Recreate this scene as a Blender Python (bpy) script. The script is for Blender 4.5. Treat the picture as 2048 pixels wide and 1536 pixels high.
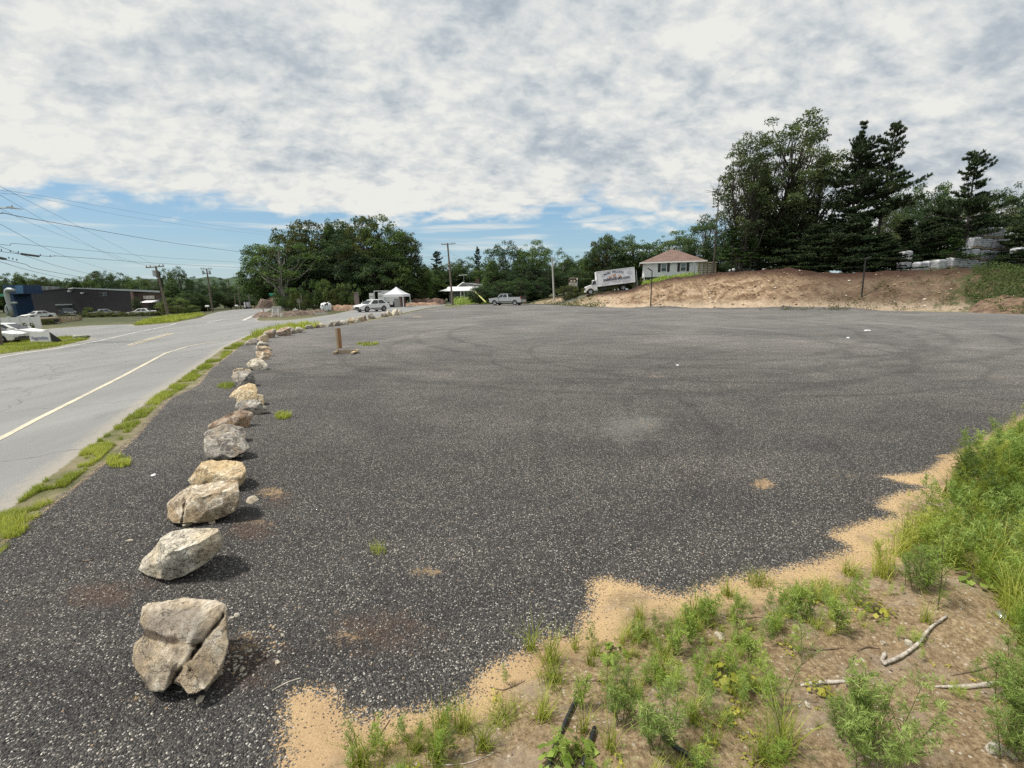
import bpy, bmesh, math, random
import numpy as np
from mathutils import Vector, Matrix, noise
from mathutils.geometry import tessellate_polygon
for o in list(bpy.data.objects): bpy.data.objects.remove(o)
S = bpy.context.scene
COL = S.collection
R = math.radians
rng = np.random.default_rng(7)
random.seed(7)
# ---------------------------------------------------------------- camera
EYE = 2.3; FPX = 900.0; TH = R(11.6); RO = R(1.1)
fw = Vector((0, math.cos(TH), -math.sin(TH))); up0 = Vector((0, math.sin(TH), math.cos(TH))); rt0 = Vector((1, 0, 0))
rt = rt0*math.cos(RO) - up0*math.sin(RO); up = up0*math.cos(RO) + rt0*math.sin(RO)
cam = bpy.data.cameras.new('camera'); co = bpy.data.objects.new('camera', cam); COL.objects.link(co)
m = Matrix.Identity(4)
for i in range(3):
    m[i][0] = rt[i]; m[i][1] = up[i]; m[i][2] = -fw[i]
m[2][3] = EYE
co.matrix_world = m
cam.lens = 36*FPX/2048; cam.sensor_width = 36; cam.clip_start = .05; cam.clip_end = 6000
S.camera = co
# ---------------------------------------------------------------- node helper
class NT:
    def __init__(s, tree): s.t = tree; s.k = tree.nodes; s.l = tree.links
    def n(s, typ, ins=None, **pr):
        nd = s.k.new(typ)
        for a, v in pr.items(): setattr(nd, a, v)
        for a, v in (ins or {}).items():
            sk = nd.inputs[a]
            if isinstance(v, bpy.types.NodeSocket): s.l.new(v, sk)
            elif isinstance(v, bpy.types.Node): s.l.new(v.outputs[0], sk)
            else:
                if sk.type == 'RGBA' and len(v) == 3: v = (*v, 1)
                sk.default_value = v
        return nd
    def ma(s, op, a, b=0.0, c=0.0, clamp=False): return s.n('ShaderNodeMath', {0: a, 1: b, 2: c}, operation=op, use_clamp=clamp).outputs[0]
    def mix(s, f, a, b, bt='MIX'):
        return s.n('ShaderNodeMix', {0: f, 6: a, 7: b}, data_type='RGBA', blend_type=bt).outputs[2]
    def step(s, v, lo, hi, smooth=True):
        return s.n('ShaderNodeMapRange', {0: v, 1: lo, 2: hi, 3: 0.0, 4: 1.0}, interpolation_type='SMOOTHSTEP' if smooth else 'LINEAR').outputs[0]
    def ramp(s, f, pts, interp='LINEAR'):
        r = s.n('ShaderNodeValToRGB', {0: f}); e = r.color_ramp.elements; r.color_ramp.interpolation = interp
        while len(e) < len(pts): e.new(.5)
        for q, (p, c) in zip(e, pts):
            q.position = p; q.color = (*c, 1) if len(c) == 3 else c
        return r.outputs[0]
    def noise(s, vec, sc, det=4, rough=.55, dist=0.0):
        return s.n('ShaderNodeTexNoise', {'Vector': vec, 'Scale': sc, 'Detail': det, 'Roughness': rough, 'Distortion': dist}).outputs[0]
    def attr(s, name): return s.n('ShaderNodeAttribute', attribute_name=name).outputs['Fac']
    def mapv(s, vec, sc=(1,1,1), rot=(0,0,0), loc=(0,0,0)):
        return s.n('ShaderNodeMapping', {'Vector': vec, 'Scale': sc, 'Rotation': rot, 'Location': loc}).outputs[0]
def new_mat(name):
    mt = bpy.data.materials.new(name); mt.use_nodes = True; mt.node_tree.nodes.clear()
    return mt, NT(mt.node_tree)
def finish(q, col, rough=.8, bump=None, bs=.3, bd=.02, metal=0.0, extra=None):
    ins = {'Base Color': col, 'Roughness': rough, 'Metallic': metal}
    if bump is not None:
        ins['Normal'] = q.n('ShaderNodeBump', {'Height': bump, 'Strength': bs, 'Distance': bd}).outputs[0]
    ins.update(extra or {})
    b = q.n('ShaderNodeBsdfPrincipled', ins)
    q.n('ShaderNodeOutputMaterial', {0: b.outputs[0]})
# ---------------------------------------------------------------- world / sun
SUN_EL, SUN_AZ = R(62), R(-99)       # azimuth measured from +Y towards +X
W = bpy.data.worlds.new('World'); S.world = W; W.use_nodes = True; W.node_tree.nodes.clear()
q = NT(W.node_tree)
sky = q.n('ShaderNodeTexSky', sky_type='NISHITA', sun_disc=False, sun_elevation=SUN_EL, sun_rotation=SUN_AZ, air_density=1.1, dust_density=1.5, ozone_density=1.3)
dirv = q.n('ShaderNodeTexCoord').outputs['Generated']
sep = q.n('ShaderNodeSeparateXYZ', {0: dirv})
dx, dy, dz = sep.outputs
zz = q.ma('ADD', q.ma('MAXIMUM', dz, 0.0), .42)
pv = q.n('ShaderNodeCombineXYZ', {0: q.ma('DIVIDE', dx, zz), 1: q.ma('DIVIDE', dy, zz), 2: 0.0}).outputs[0]
pr = q.mapv(pv, rot=(0, 0, R(-35)), sc=(.8, 1.1, 1))
big = q.noise(pr, 2.0, 3, .5, .5)
mid = q.noise(q.mapv(pr, loc=(5, 2, 0)), 6.5, 6, .56, .2)
small = q.noise(q.mapv(pr, loc=(1, 7, 0)), 24.0, 4, .6, .2)
elev = q.ma('ARCSINE', dz)
cov = q.ma('ADD', q.ma('MULTIPLY', q.ma('SUBTRACT', elev, R(8.6)), 7.5), q.ma('MULTIPLY', q.ma('SUBTRACT', mid, .5), 2.0))
cov = q.ma('ADD', cov, q.ma('MULTIPLY', q.ma('SUBTRACT', big, .5), 1.3))
# the deck reaches lower towards the right
cov = q.ma('ADD', cov, q.step(dx, .2, .75))
mask = q.step(cov, -.12, .3)
lowst = q.noise(q.mapv(dirv, sc=(1.5, 1.5, 26)), 2.4, 4, .5)
streak = q.ma('MULTIPLY', q.step(lowst, .52, .70), .6)
hz = q.ma('MULTIPLY', q.step(elev, R(4), R(-1)), .5)
mask2 = q.ma('MAXIMUM', mask, q.ma('MAXIMUM', streak, hz))
tone = q.ma('ADD', q.ma('MULTIPLY', mid, .66), q.ma('ADD', q.ma('MULTIPLY', small, .34), q.ma('MULTIPLY', big, .34)))
tone = q.ma('ADD', tone, q.ma('MULTIPLY', q.ma('ADD', dx, .35), -.035))
tone = q.ma('ADD', tone, q.ma('MULTIPLY', q.step(elev, R(24), R(7)), .035))
cc = q.ramp(tone, [(.49, (2.9, 3.35, 3.8)), (.575, (3.7, 4.1, 4.45)), (.65, (4.8, 5.05, 5.15)), (.76, (6.3, 6.3, 6.0))])
low = q.mix(q.step(elev, R(1), R(9)), (4.9, 5.6, 5.8), (6.4, 6.3, 5.8))
cc = q.mix(mask, low, cc)
skb = q.mix(q.step(elev, R(0), R(12)), (3.2, 4.8, 5.5), (1.6, 3.4, 5.3))
skc = q.mix(.35, skb, sky.outputs[0])
final = q.mix(mask2, skc, cc)
bg = q.n('ShaderNodeBackground', {'Color': final, 'Strength': .112})
q.n('ShaderNodeOutputWorld', {0: bg.outputs[0]})
W.cycles.sampling_method = 'MANUAL'; W.cycles.sample_map_resolution = 512
sl = bpy.data.lights.new('sun', 'SUN'); sl.energy = 4.0; sl.angle = R(8); sl.color = (1, .95, .86)
so = bpy.data.objects.new('sun', sl); COL.objects.link(so)
sd = Vector((math.cos(SUN_EL)*math.sin(SUN_AZ), math.cos(SUN_EL)*math.cos(SUN_AZ), math.sin(SUN_EL)))
so.rotation_euler = sd.to_track_quat('Z', 'Y').to_euler(); so.location = sd*50
S.view_settings.view_transform = 'Standard'; S.view_settings.look = 'None'; S.view_settings.exposure = .26; S.view_settings.gamma = 1
S.cycles.max_bounces = 6; S.cycles.transparent_max_bounces = 8; S.cycles.diffuse_bounces = 3
S.cycles.use_denoising = False
# ---------------------------------------------------------------- projection helpers (photo pixels, 2048 x 1536)
def ray(px, py): return fw + rt*((px-1024)/FPX) + up*((768-py)/FPX)
def G(px, py, z=0.0):
    d = ray(px, py); t = (z-EYE)/d.z
    return Vector((d.x*t, d.y*t, z))
def D(px, py, Y):
    d = ray(px, py); t = Y/d.y
    return Vector((d.x*t, Y, EYE+d.z*t))
def proj(p):
    v = Vector(p)-Vector((0, 0, EYE)); z = v.dot(fw)
    return 1024+FPX*v.dot(rt)/z, 768-FPX*v.dot(up)/z
def seg_dist(P, A, B):
    ab = B-A; t = np.clip(((P-A)@ab)/max(ab@ab, 1e-12), 0, 1)
    return np.linalg.norm(P-A-t[:, None]*ab, axis=1), t
def sdf(P, poly):
    poly = np.asarray(poly, float)[:, :2]; n = len(poly); d = np.full(len(P), 1e9); ins = np.zeros(len(P), bool)
    for i in range(n):
        a, b = poly[i], poly[(i+1) % n]
        d = np.minimum(d, seg_dist(P, a, b)[0])
        c = (a[1] > P[:, 1]) != (b[1] > P[:, 1])
        if c.any():
            xi = (b[0]-a[0])*(P[:, 1]-a[1])/((b[1]-a[1]) or 1e-12)+a[0]
            ins ^= c & (P[:, 0] < xi)
    return np.where(ins, d, -d)
def ss(x, a, b):
    t = np.clip((x-a)/(b-a), 0, 1); return t*t*(3-2*t)
def vnoise(x, y, s, seed=0):
    # cheap smooth value noise for arrays
    x = x*s+seed*17.3; y = y*s+seed*9.1
    xi = np.floor(x); yi = np.floor(y); fx = x-xi; fy = y-yi; fx = fx*fx*(3-2*fx); fy = fy*fy*(3-2*fy)
    def h(a, b):
        v = np.sin(a*127.1+b*311.7+seed*74.7)*43758.5453; return v-np.floor(v)
    return (h(xi, yi)*(1-fx)+h(xi+1, yi)*fx)*(1-fy)+(h(xi, yi+1)*(1-fx)+h(xi+1, yi+1)*fx)*fy-.5
def fbm(x, y, s, seed=0, o=4):
    return sum(vnoise(x, y, s*2**i, seed+i)/2**i for i in range(o))
# ---------------------------------------------------------------- layout polygons
def Gs(l): return [G(a, b).to_2d() for a, b in l]
LOT = Gs([(-500,1500),(-250,1290),(0,1088),(60,1040),(110,1003),(170,955),(235,905),(275,868),(300,838),(335,800),(395,770),(420,738),(455,712),(480,692),(508,676),(545,668),(590,661),(640,654),(700,648),(745,640),(800,630),(850,618),(885,612),(910,611),(980,607),(1075,607.5),(1250,616),(1400,617),(1700,620),(2048,627)]) + \
  [Vector((48, 22)), Vector((40, 8)), Vector((20, 7.6))] + \
  Gs([(2300,790),(2048,830),(1950,890),(1890,915),(1850,945),(1760,952),(1790,962),(1855,975),(1800,985),(1765,1000),(1758,1015),(1800,1032),(1740,1040),(1680,1060),(1655,1070),(1700,1092),(1680,1107),(1600,1130),(1540,1142),(1500,1150),(1440,1162),(1390,1182),(1350,1190),(1310,1182),(1260,1166),(1215,1157),(1178,1164),(1185,1190),(1180,1215),(1160,1250),(1150,1278),(1100,1272),(1050,1302),(1000,1322),(960,1345),(940,1385),(910,1410),(830,1418),(760,1432),(700,1430),(672,1410),(665,1386),(640,1378),(600,1382),(570,1400),(566,1536),(540,1700)]) + [Vector((-1.2, .6)), Vector((-1.6, -3)), Vector((-9, -8))]
n0 = G(0,1035).to_2d(); n1 = G(100,955).to_2d(); nd = (n0-n1).normalized()
ROAD = [n0+nd*22, n0] + Gs([(100,953),(200,878),(300,800),(400,731),(450,694),(500,670),(545,659),(600,652.5),(640,650),(700,644),(745,636.5),(800,627),(850,616.6),(888,611),(893,608.8),(912,608.8),(914,610.2),(980,604.8),(1060,600.5),(1060,598),(984,602.5),(911,606.8),(886,607.6),(850,611),(775,613),(709,619.5),(665,629),(620,635.5),(570,641),(520,641.5),(513,639.5),(520,634),(527,627),(543,618),(563,615.5),(566,611.5),(555,609.4),(527,613.7),(519,616.4),(489,618),(464,619.6),(440,623),(416,629),(400,636),(350,645),(300,650),(272,652),(262,648.5),(183,651),(100,657.5),(81,660),(0,666),(-250,690),(-700,720)]) + [Vector((-80, -8))]
ISL = Gs([(182,677.5),(144,671.5),(101,674),(0,681),(-400,712),(-700,760),(-300,742),(0,709),(101,696.5),(169,681)])
# bank foot line: (point, height)
FOOT = [(G(1075,607.5), .0), (G(1140,609.5), .9), (G(1180,612), 1.6), (G(1250,616), 2.4), (G(1290,616.5), 3.1), (G(1340,617), 3.8), (G(1400,617), 4.3), (G(1480,618), 4.6), (G(1560,619), 4.8), (G(1650,620), 3.8), (G(1750,621), 3.8), (G(1893,623), 3.7), (G(2048,627), 3.3), (Vector((48, 22, 0)), 3), (Vector((60, 5, 0)), 3), (Vector((70, -40, 0)), 3)]
BPX = [1050,1080,1110,1140,1186,1220,1262,1290,1340,1400,1480,1560,1610,1660,1750,1893,2048,2600]; BH = [0,.5,1.05,1.3,1.55,1.8,2.2,3.05,3.7,4.05,4.25,4.15,3.8,3.5,3.5,3.55,3.3,3.0]
def bank(P):
    best = np.full(len(P), 1e9); hh = np.zeros(len(P)); sg = np.ones(len(P)); uu = np.zeros(len(P))
    for i in range(len(FOOT)-1):
        a = np.array(FOOT[i][0][:2]); b = np.array(FOOT[i+1][0][:2])
        d, t = seg_dist(P, a, b); k = d < best
        cr = (b[0]-a[0])*(P[:, 1]-a[1])-(b[1]-a[1])*(P[:, 0]-a[0])
        best = np.where(k, d, best); hh = np.where(k, FOOT[i][1]*(1-t)+FOOT[i+1][1]*t, hh); sg = np.where(k, np.sign(cr), sg); uu = np.where(k, i+t, uu)
    az = np.where(P[:, 1] > 1, P[:, 0]/np.maximum(P[:, 1], 1)*900+1024, 4000.0)
    hh = np.interp(az, BPX, BH); uu = np.interp(az, [1075,1140,1180,1250,1290,1340,1400,1480,1560,1650,1750,1893,2048,2400], list(range(14)))
    return best*sg, hh, uu
def HT(P, full=False):
    P = np.atleast_2d(np.asarray(P, float)); x, y = P[:, 0], P[:, 1]
    d, hh, uu = bank(P)
    w = 1.25*hh+1.6
    t = np.clip((d)/w, 0, 1.35); prof = np.where(t < 1, .15*t*t*(3-2*t)+.85*t, 1.0)
    prof = np.where((t > .85), np.minimum(prof, 1-.5*np.clip(1.15-t, 0, 1)**2*1.1), prof)
    z = hh*prof
    z = z + np.where(d > 0, (fbm(x, y, .35, 3)*.30+fbm(x, y, 1.6, 5)*.24)*np.clip(d/1.5, 0, 1)*np.clip(hh/2, 0, 1), 0)
    z = z - 1.0*ss(-x, 45, 70)*ss(y, 52, 85)
    sl = sdf(P, LOT)
    near = ss(-sl, 0, .9)*(y < 14)*(y > -10)*(x > -3)*(d < -2)
    z = z + near*(.10+fbm(x, y, 1.1, 2)*.10) + near*fbm(x, y, 6, 8)*.025
    # shallow wheel ruts and unevenness in the gravel
    z = z + ss(sl, 0, 1.0)*(fbm(x, y, .5, 11, 3)*.02)*(y < 60)
    if full: return z, d, hh, uu, sl
    return z
def H(x, y): return float(HT([[x, y]])[0])
def at(px, Y):
    """ground point seen in column px at distance Y"""
    x = (px-1024)/FPX*Y
    for _ in range(6):
        z = H(x, Y); q0 = proj((x, Y, z))[0]; x += (px-q0)/FPX*Y
    return Vector((x, Y, H(x, Y)))
def gp(px, py):
    """ground point seen at pixel"""
    p = G(px, py)
    for _ in range(8): p = G(px, py, H(p.x, p.y))
    return p
# ---------------------------------------------------------------- object helpers
def link(o, parent=None):
    COL.objects.link(o)
    if parent: o.parent = parent
    return o
def tag(o, label=None, cat=None, group=None, kind=None):
    if label: o['label'] = label
    if cat: o['category'] = cat
    if group: o['group'] = group
    if kind: o['kind'] = kind
    return o
def empty(name, loc, rz=0, label=None, cat=None, group=None):
    o = bpy.data.objects.new(name, None); o.location = loc; o.rotation_euler = (0, 0, rz); o.empty_display_size = .1
    COL.objects.link(o); return tag(o, label, cat, group)
def np_mesh(name, V, F, mats, smooth=False, mi=None):
    V = np.asarray(V, np.float32); F = np.asarray(F, np.int32)
    me = bpy.data.meshes.new(name); n = F.shape[1]
    me.vertices.add(len(V)); me.vertices.foreach_set('co', V.ravel())
    me.loops.add(F.size); me.loops.foreach_set('vertex_index', F.ravel())
    me.polygons.add(len(F)); me.polygons.foreach_set('loop_start', np.arange(len(F), dtype=np.int32)*n)
    me.polygons.foreach_set('loop_total', np.full(len(F), n, np.int32))
    if smooth: me.polygons.foreach_set('use_smooth', np.ones(len(F), bool))
    for mt in (mats if isinstance(mats, (list, tuple)) else [mats]): me.materials.append(mt)
    if mi is not None: me.polygons.foreach_set('material_index', np.asarray(mi, np.int32))
    me.update(calc_edges=True); me.validate()
    return me
def add_attr(me, name, arr):
    a = me.attributes.new(name, 'FLOAT', 'POINT'); a.data.foreach_set('value', np.asarray(arr, np.float32))
class MB:
    def __init__(s): s.v = []; s.f = []; s.m = []; s.mat = 0
    def add(s, vs, fs):
        b = len(s.v); s.v += [tuple(v) for v in vs]; s.f += [tuple(b+i for i in f) for f in fs]; s.m += [s.mat]*len(fs); return s
    def box(s, c, d, rz=0, rot=None, tx=1, ty=1):
        M = rot or Matrix.Rotation(rz, 3, 'Z'); c = Vector(c); vs = []
        for z in (-1, 1):
            for y in (-1, 1):
                for x in (-1, 1):
                    k = (tx, ty) if z > 0 else (1, 1)
                    vs.append(c+M@Vector((x*d[0]/2*k[0], y*d[1]/2*k[1], z*d[2]/2)))
        return s.add(vs, [(0,2,3,1),(4,5,7,6),(0,1,5,4),(2,6,7,3),(0,4,6,2),(1,3,7,5)])
    def tube(s, pts, r, n=6, cap=True):
        pts = [Vector(p) for p in pts]; rs = r if isinstance(r, (list, tuple)) else [r]*len(pts); vs = []; fs = []
        ref = None
        for i, p in enumerate(pts):
            t = (pts[min(i+1, len(pts)-1)]-pts[max(i-1, 0)]).normalized()
            if ref is None: ref = (Vector((0, 0, 1)) if abs(t.z) < .9 else Vector((1, 0, 0))).cross(t).normalized()
            a = (ref-t*ref.dot(t)).normalized(); ref = a; b = t.cross(a)
            for k in range(n):
                w = 2*math.pi*k/n; vs.append(p+(a*math.cos(w)+b*math.sin(w))*rs[i])
        for i in range(len(pts)-1):
            for k in range(n): fs.append((i*n+k, i*n+(k+1) % n, (i+1)*n+(k+1) % n, (i+1)*n+k))
        if cap: fs.append(tuple(range(n))[::-1]); fs.append(tuple(range((len(pts)-1)*n, len(pts)*n)))
        return s.add(vs, fs)
    def prism(s, pts, o, ax, h):
        """closed outline of 3D points pts swept by vector ax*h from o"""
        o = Vector(o); a = [o+Vector(p) for p in pts]; b = [p+Vector(ax)*h for p in a]; n = len(a)
        tri = tessellate_polygon([a]); fs = [tuple(t) for t in tri]+[tuple(i+n for i in t[::-1]) for t in tri]
        fs += [(i, (i+1) % n, (i+1) % n+n, i+n) for i in range(n)]
        return s.add(a+b, fs)
    def poly(s, vs): return s.add(vs, [tuple(range(len(vs)))])
    def build(s, name, mats, parent=None, smooth=False, bev=0):
        me = bpy.data.meshes.new(name); me.from_pydata(s.v, [], s.f)
        for mt in (mats if isinstance(mats, (list, tuple)) else [mats]): me.materials.append(mt)
        me.polygons.foreach_set('material_index', s.m)
        bm = bmesh.new(); bm.from_mesh(me); bmesh.ops.recalc_face_normals(bm, faces=bm.faces)
        if bev: bmesh.ops.bevel(bm, geom=[e for e in bm.edges if e.is_manifold and e.calc_face_angle(0) > .5], offset=bev, segments=2, affect='EDGES', clamp_overlap=True)
        bm.to_mesh(me); bm.free()
        if smooth: me.polygons.foreach_set('use_smooth', [True]*len(me.polygons))
        me.update(); o = bpy.data.objects.new(name, me); return link(o, parent)
def simple(name, col, rough=.7, metal=0.0, var=.12, sc=3.0, bump=0.0, spec=.5):
    mt, q = new_mat(name); tc = q.n('ShaderNodeTexCoord').outputs['Object']
    f = q.noise(tc, sc, 5, .6)
    c = q.mix(f, tuple(x*(1-var*1.6) for x in col), tuple(min(1, x*(1+var*1.6)) for x in col))
    finish(q, c, rough, q.noise(tc, sc*6, 4) if bump else None, bump, .02, metal, {'Specular IOR Level': spec})
    return mt
# ---------------------------------------------------------------- ground material
def ground_material():
    mt, q = new_mat('ground_mix'); P = q.n('ShaderNodeNewGeometry').outputs['Position']
    n1 = q.noise(P, .6, 5, .6); n2 = q.noise(P, 9, 5, .65); n3 = q.noise(P, 55, 4, .7); nb = q.noise(P, .12, 4, .55)
    edge = q.ma('ADD', q.ma('MULTIPLY', q.ma('SUBTRACT', n3, .5), .16), q.ma('MULTIPLY', q.ma('SUBTRACT', n2, .5), .16))
    # asphalt millings
    def chips(scale, rnd):
        v = q.n('ShaderNodeTexVoronoi', {'Vector': P, 'Scale': scale, 'Randomness': 1.0})
        s = q.n('ShaderNodeSeparateColor', {0: v.outputs['Color']})
        return v.outputs['Distance'], s.outputs[0], s.outputs[1]
    d1, r1, g1 = chips(112, 1); d2, r2, g2 = chips(58, 1)
    dark = q.ramp(r1, [(0, (.024, .0235, .0235)), (.5, (.063, .061, .060)), (.8, (.110, .106, .102)), (.92, (.16, .155, .145)), (.965, (.38, .37, .34)), (1, (.66, .64, .59))])
    m2 = q.ma('MULTIPLY', q.step(r2, .90, .94), q.step(d2, .42, .34))
    big = q.ramp(g2, [(0, (.05, .05, .055)), (.5, (.10, .095, .09)), (.86, (.35, .31, .26)), (1, (.60, .56, .48))])
    grav = q.mix(m2, dark, big)
    grav = q.mix(q.ma('MULTIPLY', q.step(q.noise(P, 160, 3, .8), .56, .62), .2), grav, (.16, .15, .14))
    streak = q.noise(q.mapv(P, sc=(.45, 1.2, 1), rot=(0, 0, R(12))), 1.0, 6, .62, 1.6)
    streak2 = q.noise(q.mapv(P, sc=(.3, .8, 1), rot=(0, 0, R(-20))), .8, 5, .6, 1.8)
    tonef = q.ma('ADD', q.ma('MULTIPLY', q.step(streak, .25, .75), .3), q.ma('ADD', q.ma('MULTIPLY', n1, .55), q.ma('MULTIPLY', q.step(streak2, .3, .7), .35)))
    grav = q.mix(1.0, grav, q.ramp(tonef, [(.15, (.80, .79, .81)), (.5, (1.0, .98, .97)), (.8, (1.25, 1.2, 1.16)), (1, (1.5, 1.45, 1.4))]), 'MULTIPLY')
    grav = q.mix(q.ma('MULTIPLY', q.step(n1, .60, .72), .3), grav, (.13, .10, .085))
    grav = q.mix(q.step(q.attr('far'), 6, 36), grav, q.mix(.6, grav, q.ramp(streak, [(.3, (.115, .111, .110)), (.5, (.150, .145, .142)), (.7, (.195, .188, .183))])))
    sp = q.n('ShaderNodeSeparateXYZ', {0: P})
    def ring(cx, cy, r0, wd, amp):
        ddx = q.ma('SUBTRACT', sp.outputs[0], cx); ddy = q.ma('SUBTRACT', sp.outputs[1], cy)
        rr_ = q.ma('SQRT', q.ma('ADD', q.ma('MULTIPLY', ddx, ddx), q.ma('MULTIPLY', ddy, ddy)))
        rr_ = q.ma('ADD', rr_, q.ma('MULTIPLY', q.ma('SUBTRACT', n1, .5), .8))
        return q.ma('MULTIPLY', q.step(q.ma('ABSOLUTE', q.ma('SUBTRACT', rr_, r0)), wd, wd*.3), q.ma('MULTIPLY', q.step(q.noise(P, .45, 3, .5), .36, .5), amp))
    trk = None
    for t_ in ((7, 17, 6.3, .16, .85), (7, 17, 7.8, .14, .7), (4, 21, 9.5, .2, .7), (4, 21, 11.2, .2, .6), (9, 27, 12.6, .25, .7), (9, 27, 14.4, .25, .7), (2, 30, 17, .3, .7), (2, 30, 18.8, .3, .6), (-3, 9, 6.6, .12, .6), (-3, 9, 8.1, .12, .6), (14, 6, 12, .16, .5), (14, 6, 13.6, .16, .5)):
        v_ = ring(*t_); trk = v_ if trk is None else q.ma('MAXIMUM', trk, v_)
    grav = q.mix(trk, grav, q.mix(1.0, grav, (.72, .71, .72), 'MULTIPLY'))
    lane = q.ma('MAXIMUM', ring(7, 17, 5.6, .5, .8), q.ma('MAXIMUM', ring(4, 21, 10.4, .6, .7), q.ma('MAXIMUM', ring(9, 27, 13.5, .8, .7), ring(-3, 9, 7.3, .5, .6))))
    grav = q.mix(q.ma('MULTIPLY', lane, q.step(n2, .42, .6)), grav, q.mix(1.0, grav, (1.3, 1.29, 1.27), 'MULTIPLY'))
    pt_ = q.noise(P, .16, 5, .6, .8)
    grav = q.mix(1.0, grav, q.ramp(pt_, [(.35, (.84, .84, .85)), (.5, (1.02, 1.02, 1.02)), (.65, (1.28, 1.26, 1.24))]), 'MULTIPLY')
    grav = q.mix(q.ma('MULTIPLY', q.step(q.ma('ADD', q.attr('dust'), q.ma('MULTIPLY', q.ma('SUBTRACT', q.noise(P, 5, 8, .85), .5), 3.0)), .35, 1.3), .5), grav, q.mix(.5, grav, (.42, .42, .38)))
    # stains on the lot
    stn = q.ma('ADD', q.attr('sand'), q.ma('MULTIPLY', q.ma('SUBTRACT', q.noise(P, 11, 8, .85), .5), 2.6))
    sandc = q.ramp(q.noise(P, 150, 3, .8), [(.3, (.33, .215, .11)), (.5, (.54, .38, .205)), (.7, (.72, .55, .33))])
    sandc = q.mix(q.step(n1, .4, .65), sandc, q.mix(.5, sandc, (.40, .25, .15)))
    grav = q.mix(q.ma('MULTIPLY', q.step(stn, .45, .8), .85), grav, sandc)
    red = q.ma('ADD', q.attr('rust'), q.ma('MULTIPLY', q.ma('SUBTRACT', n2, .5), 1.0))
    grav = q.mix(q.ma('MULTIPLY', q.step(red, .4, .9), .42), grav, (.15, .085, .055))
    # road
    rn = q.noise(P, 90, 3, .8)
    road = q.ramp(rn, [(.32, (.12, .122, .122)), (.5, (.225, .226, .225)), (.68, (.36, .36, .355))])
    rs = q.noise(q.mapv(P, sc=(1.2, .25, 1), rot=(0, 0, R(-28))), .5, 5, .6, .5)
    road = q.mix(1.0, road, q.ramp(rs, [(.3, (.80, .80, .80)), (.7, (1.12, 1.12, 1.10))]), 'MULTIPLY')
    road = q.mix(q.ma('MULTIPLY', q.step(q.noise(q.mapv(P, sc=(1, .35, 1), rot=(0, 0, R(30))), .9, 5, .7, 1.5), .60, .72), .35), road, (.13, .13, .13))
    road = q.mix(q.ma('MULTIPLY', q.step(q.ma('ADD', q.attr('sdr'), q.ma('MULTIPLY', q.ma('SUBTRACT', n2, .5), .6)), .38, .05), .55), road, (.36, .32, .26))
    cv = q.n('ShaderNodeTexVoronoi', {'Vector': q.n('ShaderNodeVectorMath', {0: P, 1: q.n('ShaderNodeTexNoise', {'Vector': P, 'Scale': 1.3, 'Detail': 4.0}).outputs[1]}, operation='ADD').outputs[0], 'Scale': .24}, feature='DISTANCE_TO_EDGE').outputs[0]
    road = q.mix(q.ma('MULTIPLY', q.step(cv, .007, .002), .42), road, (.07, .07, .07))
    # sand + soil near the viewer, verge grass soil, bank
    pebv = q.n('ShaderNodeTexVoronoi', {'Vector': P, 'Scale': 38.0}); pr_ = q.n('ShaderNodeSeparateColor', {0: pebv.outputs['Color']})
    peb = q.ma('MULTIPLY', q.step(pr_.outputs[0], .86, .9), q.step(pebv.outputs['Distance'], .34, .25))
    soil = q.ramp(q.noise(P, 34, 6, .8), [(.3, (.10, .07, .042)), (.46, (.26, .185, .11)), (.58, (.42, .32, .205)), (.72, (.64, .54, .40))])
    soil = q.mix(1.0, soil, q.ramp(n1, [(.3, (.76, .73, .68)), (.7, (1.1, 1.09, 1.05))]), 'MULTIPLY')
    soil = q.mix(q.ma('MULTIPLY', q.step(q.noise(P, 3.5, 4, .6), .5, .65), .55), soil, (.36, .29, .22))
    soil = q.mix(peb, soil, (.52, .47, .38))
    sedge = q.ma('ADD', q.attr('sdl'), q.ma('MULTIPLY', q.ma('SUBTRACT', q.noise(P, 1.6, 5, .6), .5), 1.1))
    gnd = q.mix(q.step(sedge, -.34, -.10), soil, q.mix(q.ma('MULTIPLY', q.step(q.ma('ADD', r1, q.ma('MULTIPLY', q.step(q.attr('sdl'), -.16, 0), .12)), .95, .98), .85), sandc, (.05, .045, .045)))
    verge = q.ramp(q.noise(P, 1.3, 6, .7), [(.3, (.07, .08, .03)), (.45, (.14, .14, .06)), (.55, (.22, .19, .115)), (.75, (.30, .26, .18))])
    verge = q.mix(q.step(q.attr('far'), 35, 70), verge, q.ramp(q.noise(P, .5, 6, .7), [(.3, (.025, .035, .012)), (.55, (.06, .07, .025)), (.75, (.14, .12, .07))]))
    gnd = q.mix(q.attr('wild'), gnd, verge)
    dirtn = q.ma('ADD', q.ma('MULTIPLY', q.noise(q.mapv(P, sc=(1, 1, 2.2)), .5, 6, .7, 1.2), .7), q.ma('MULTIPLY', q.noise(P, 4.5, 6, .8), .3))
    bk = q.ramp(dirtn, [(.34, (.085, .050, .030)), (.43, (.20, .125, .072)), (.5, (.36, .25, .155)), (.56, (.48, .35, .23)), (.66, (.66, .52, .37))])
    ridg = None and q.n('ShaderNodeTexWave', {'Vector': q.mapv(P, rot=(0, 0, R(35)), sc=(1, 1, 1.4)), 'Scale': .7, 'Distortion': 16.0, 'Detail': 5.0, 'Detail Scale': .6, 'Detail Roughness': .65}).outputs[1]
    ers = q.noise(q.mapv(P, rot=(0, 0, R(40)), sc=(1.6, .35, .5)), 1.3, 6, .75, 1.5)
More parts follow.
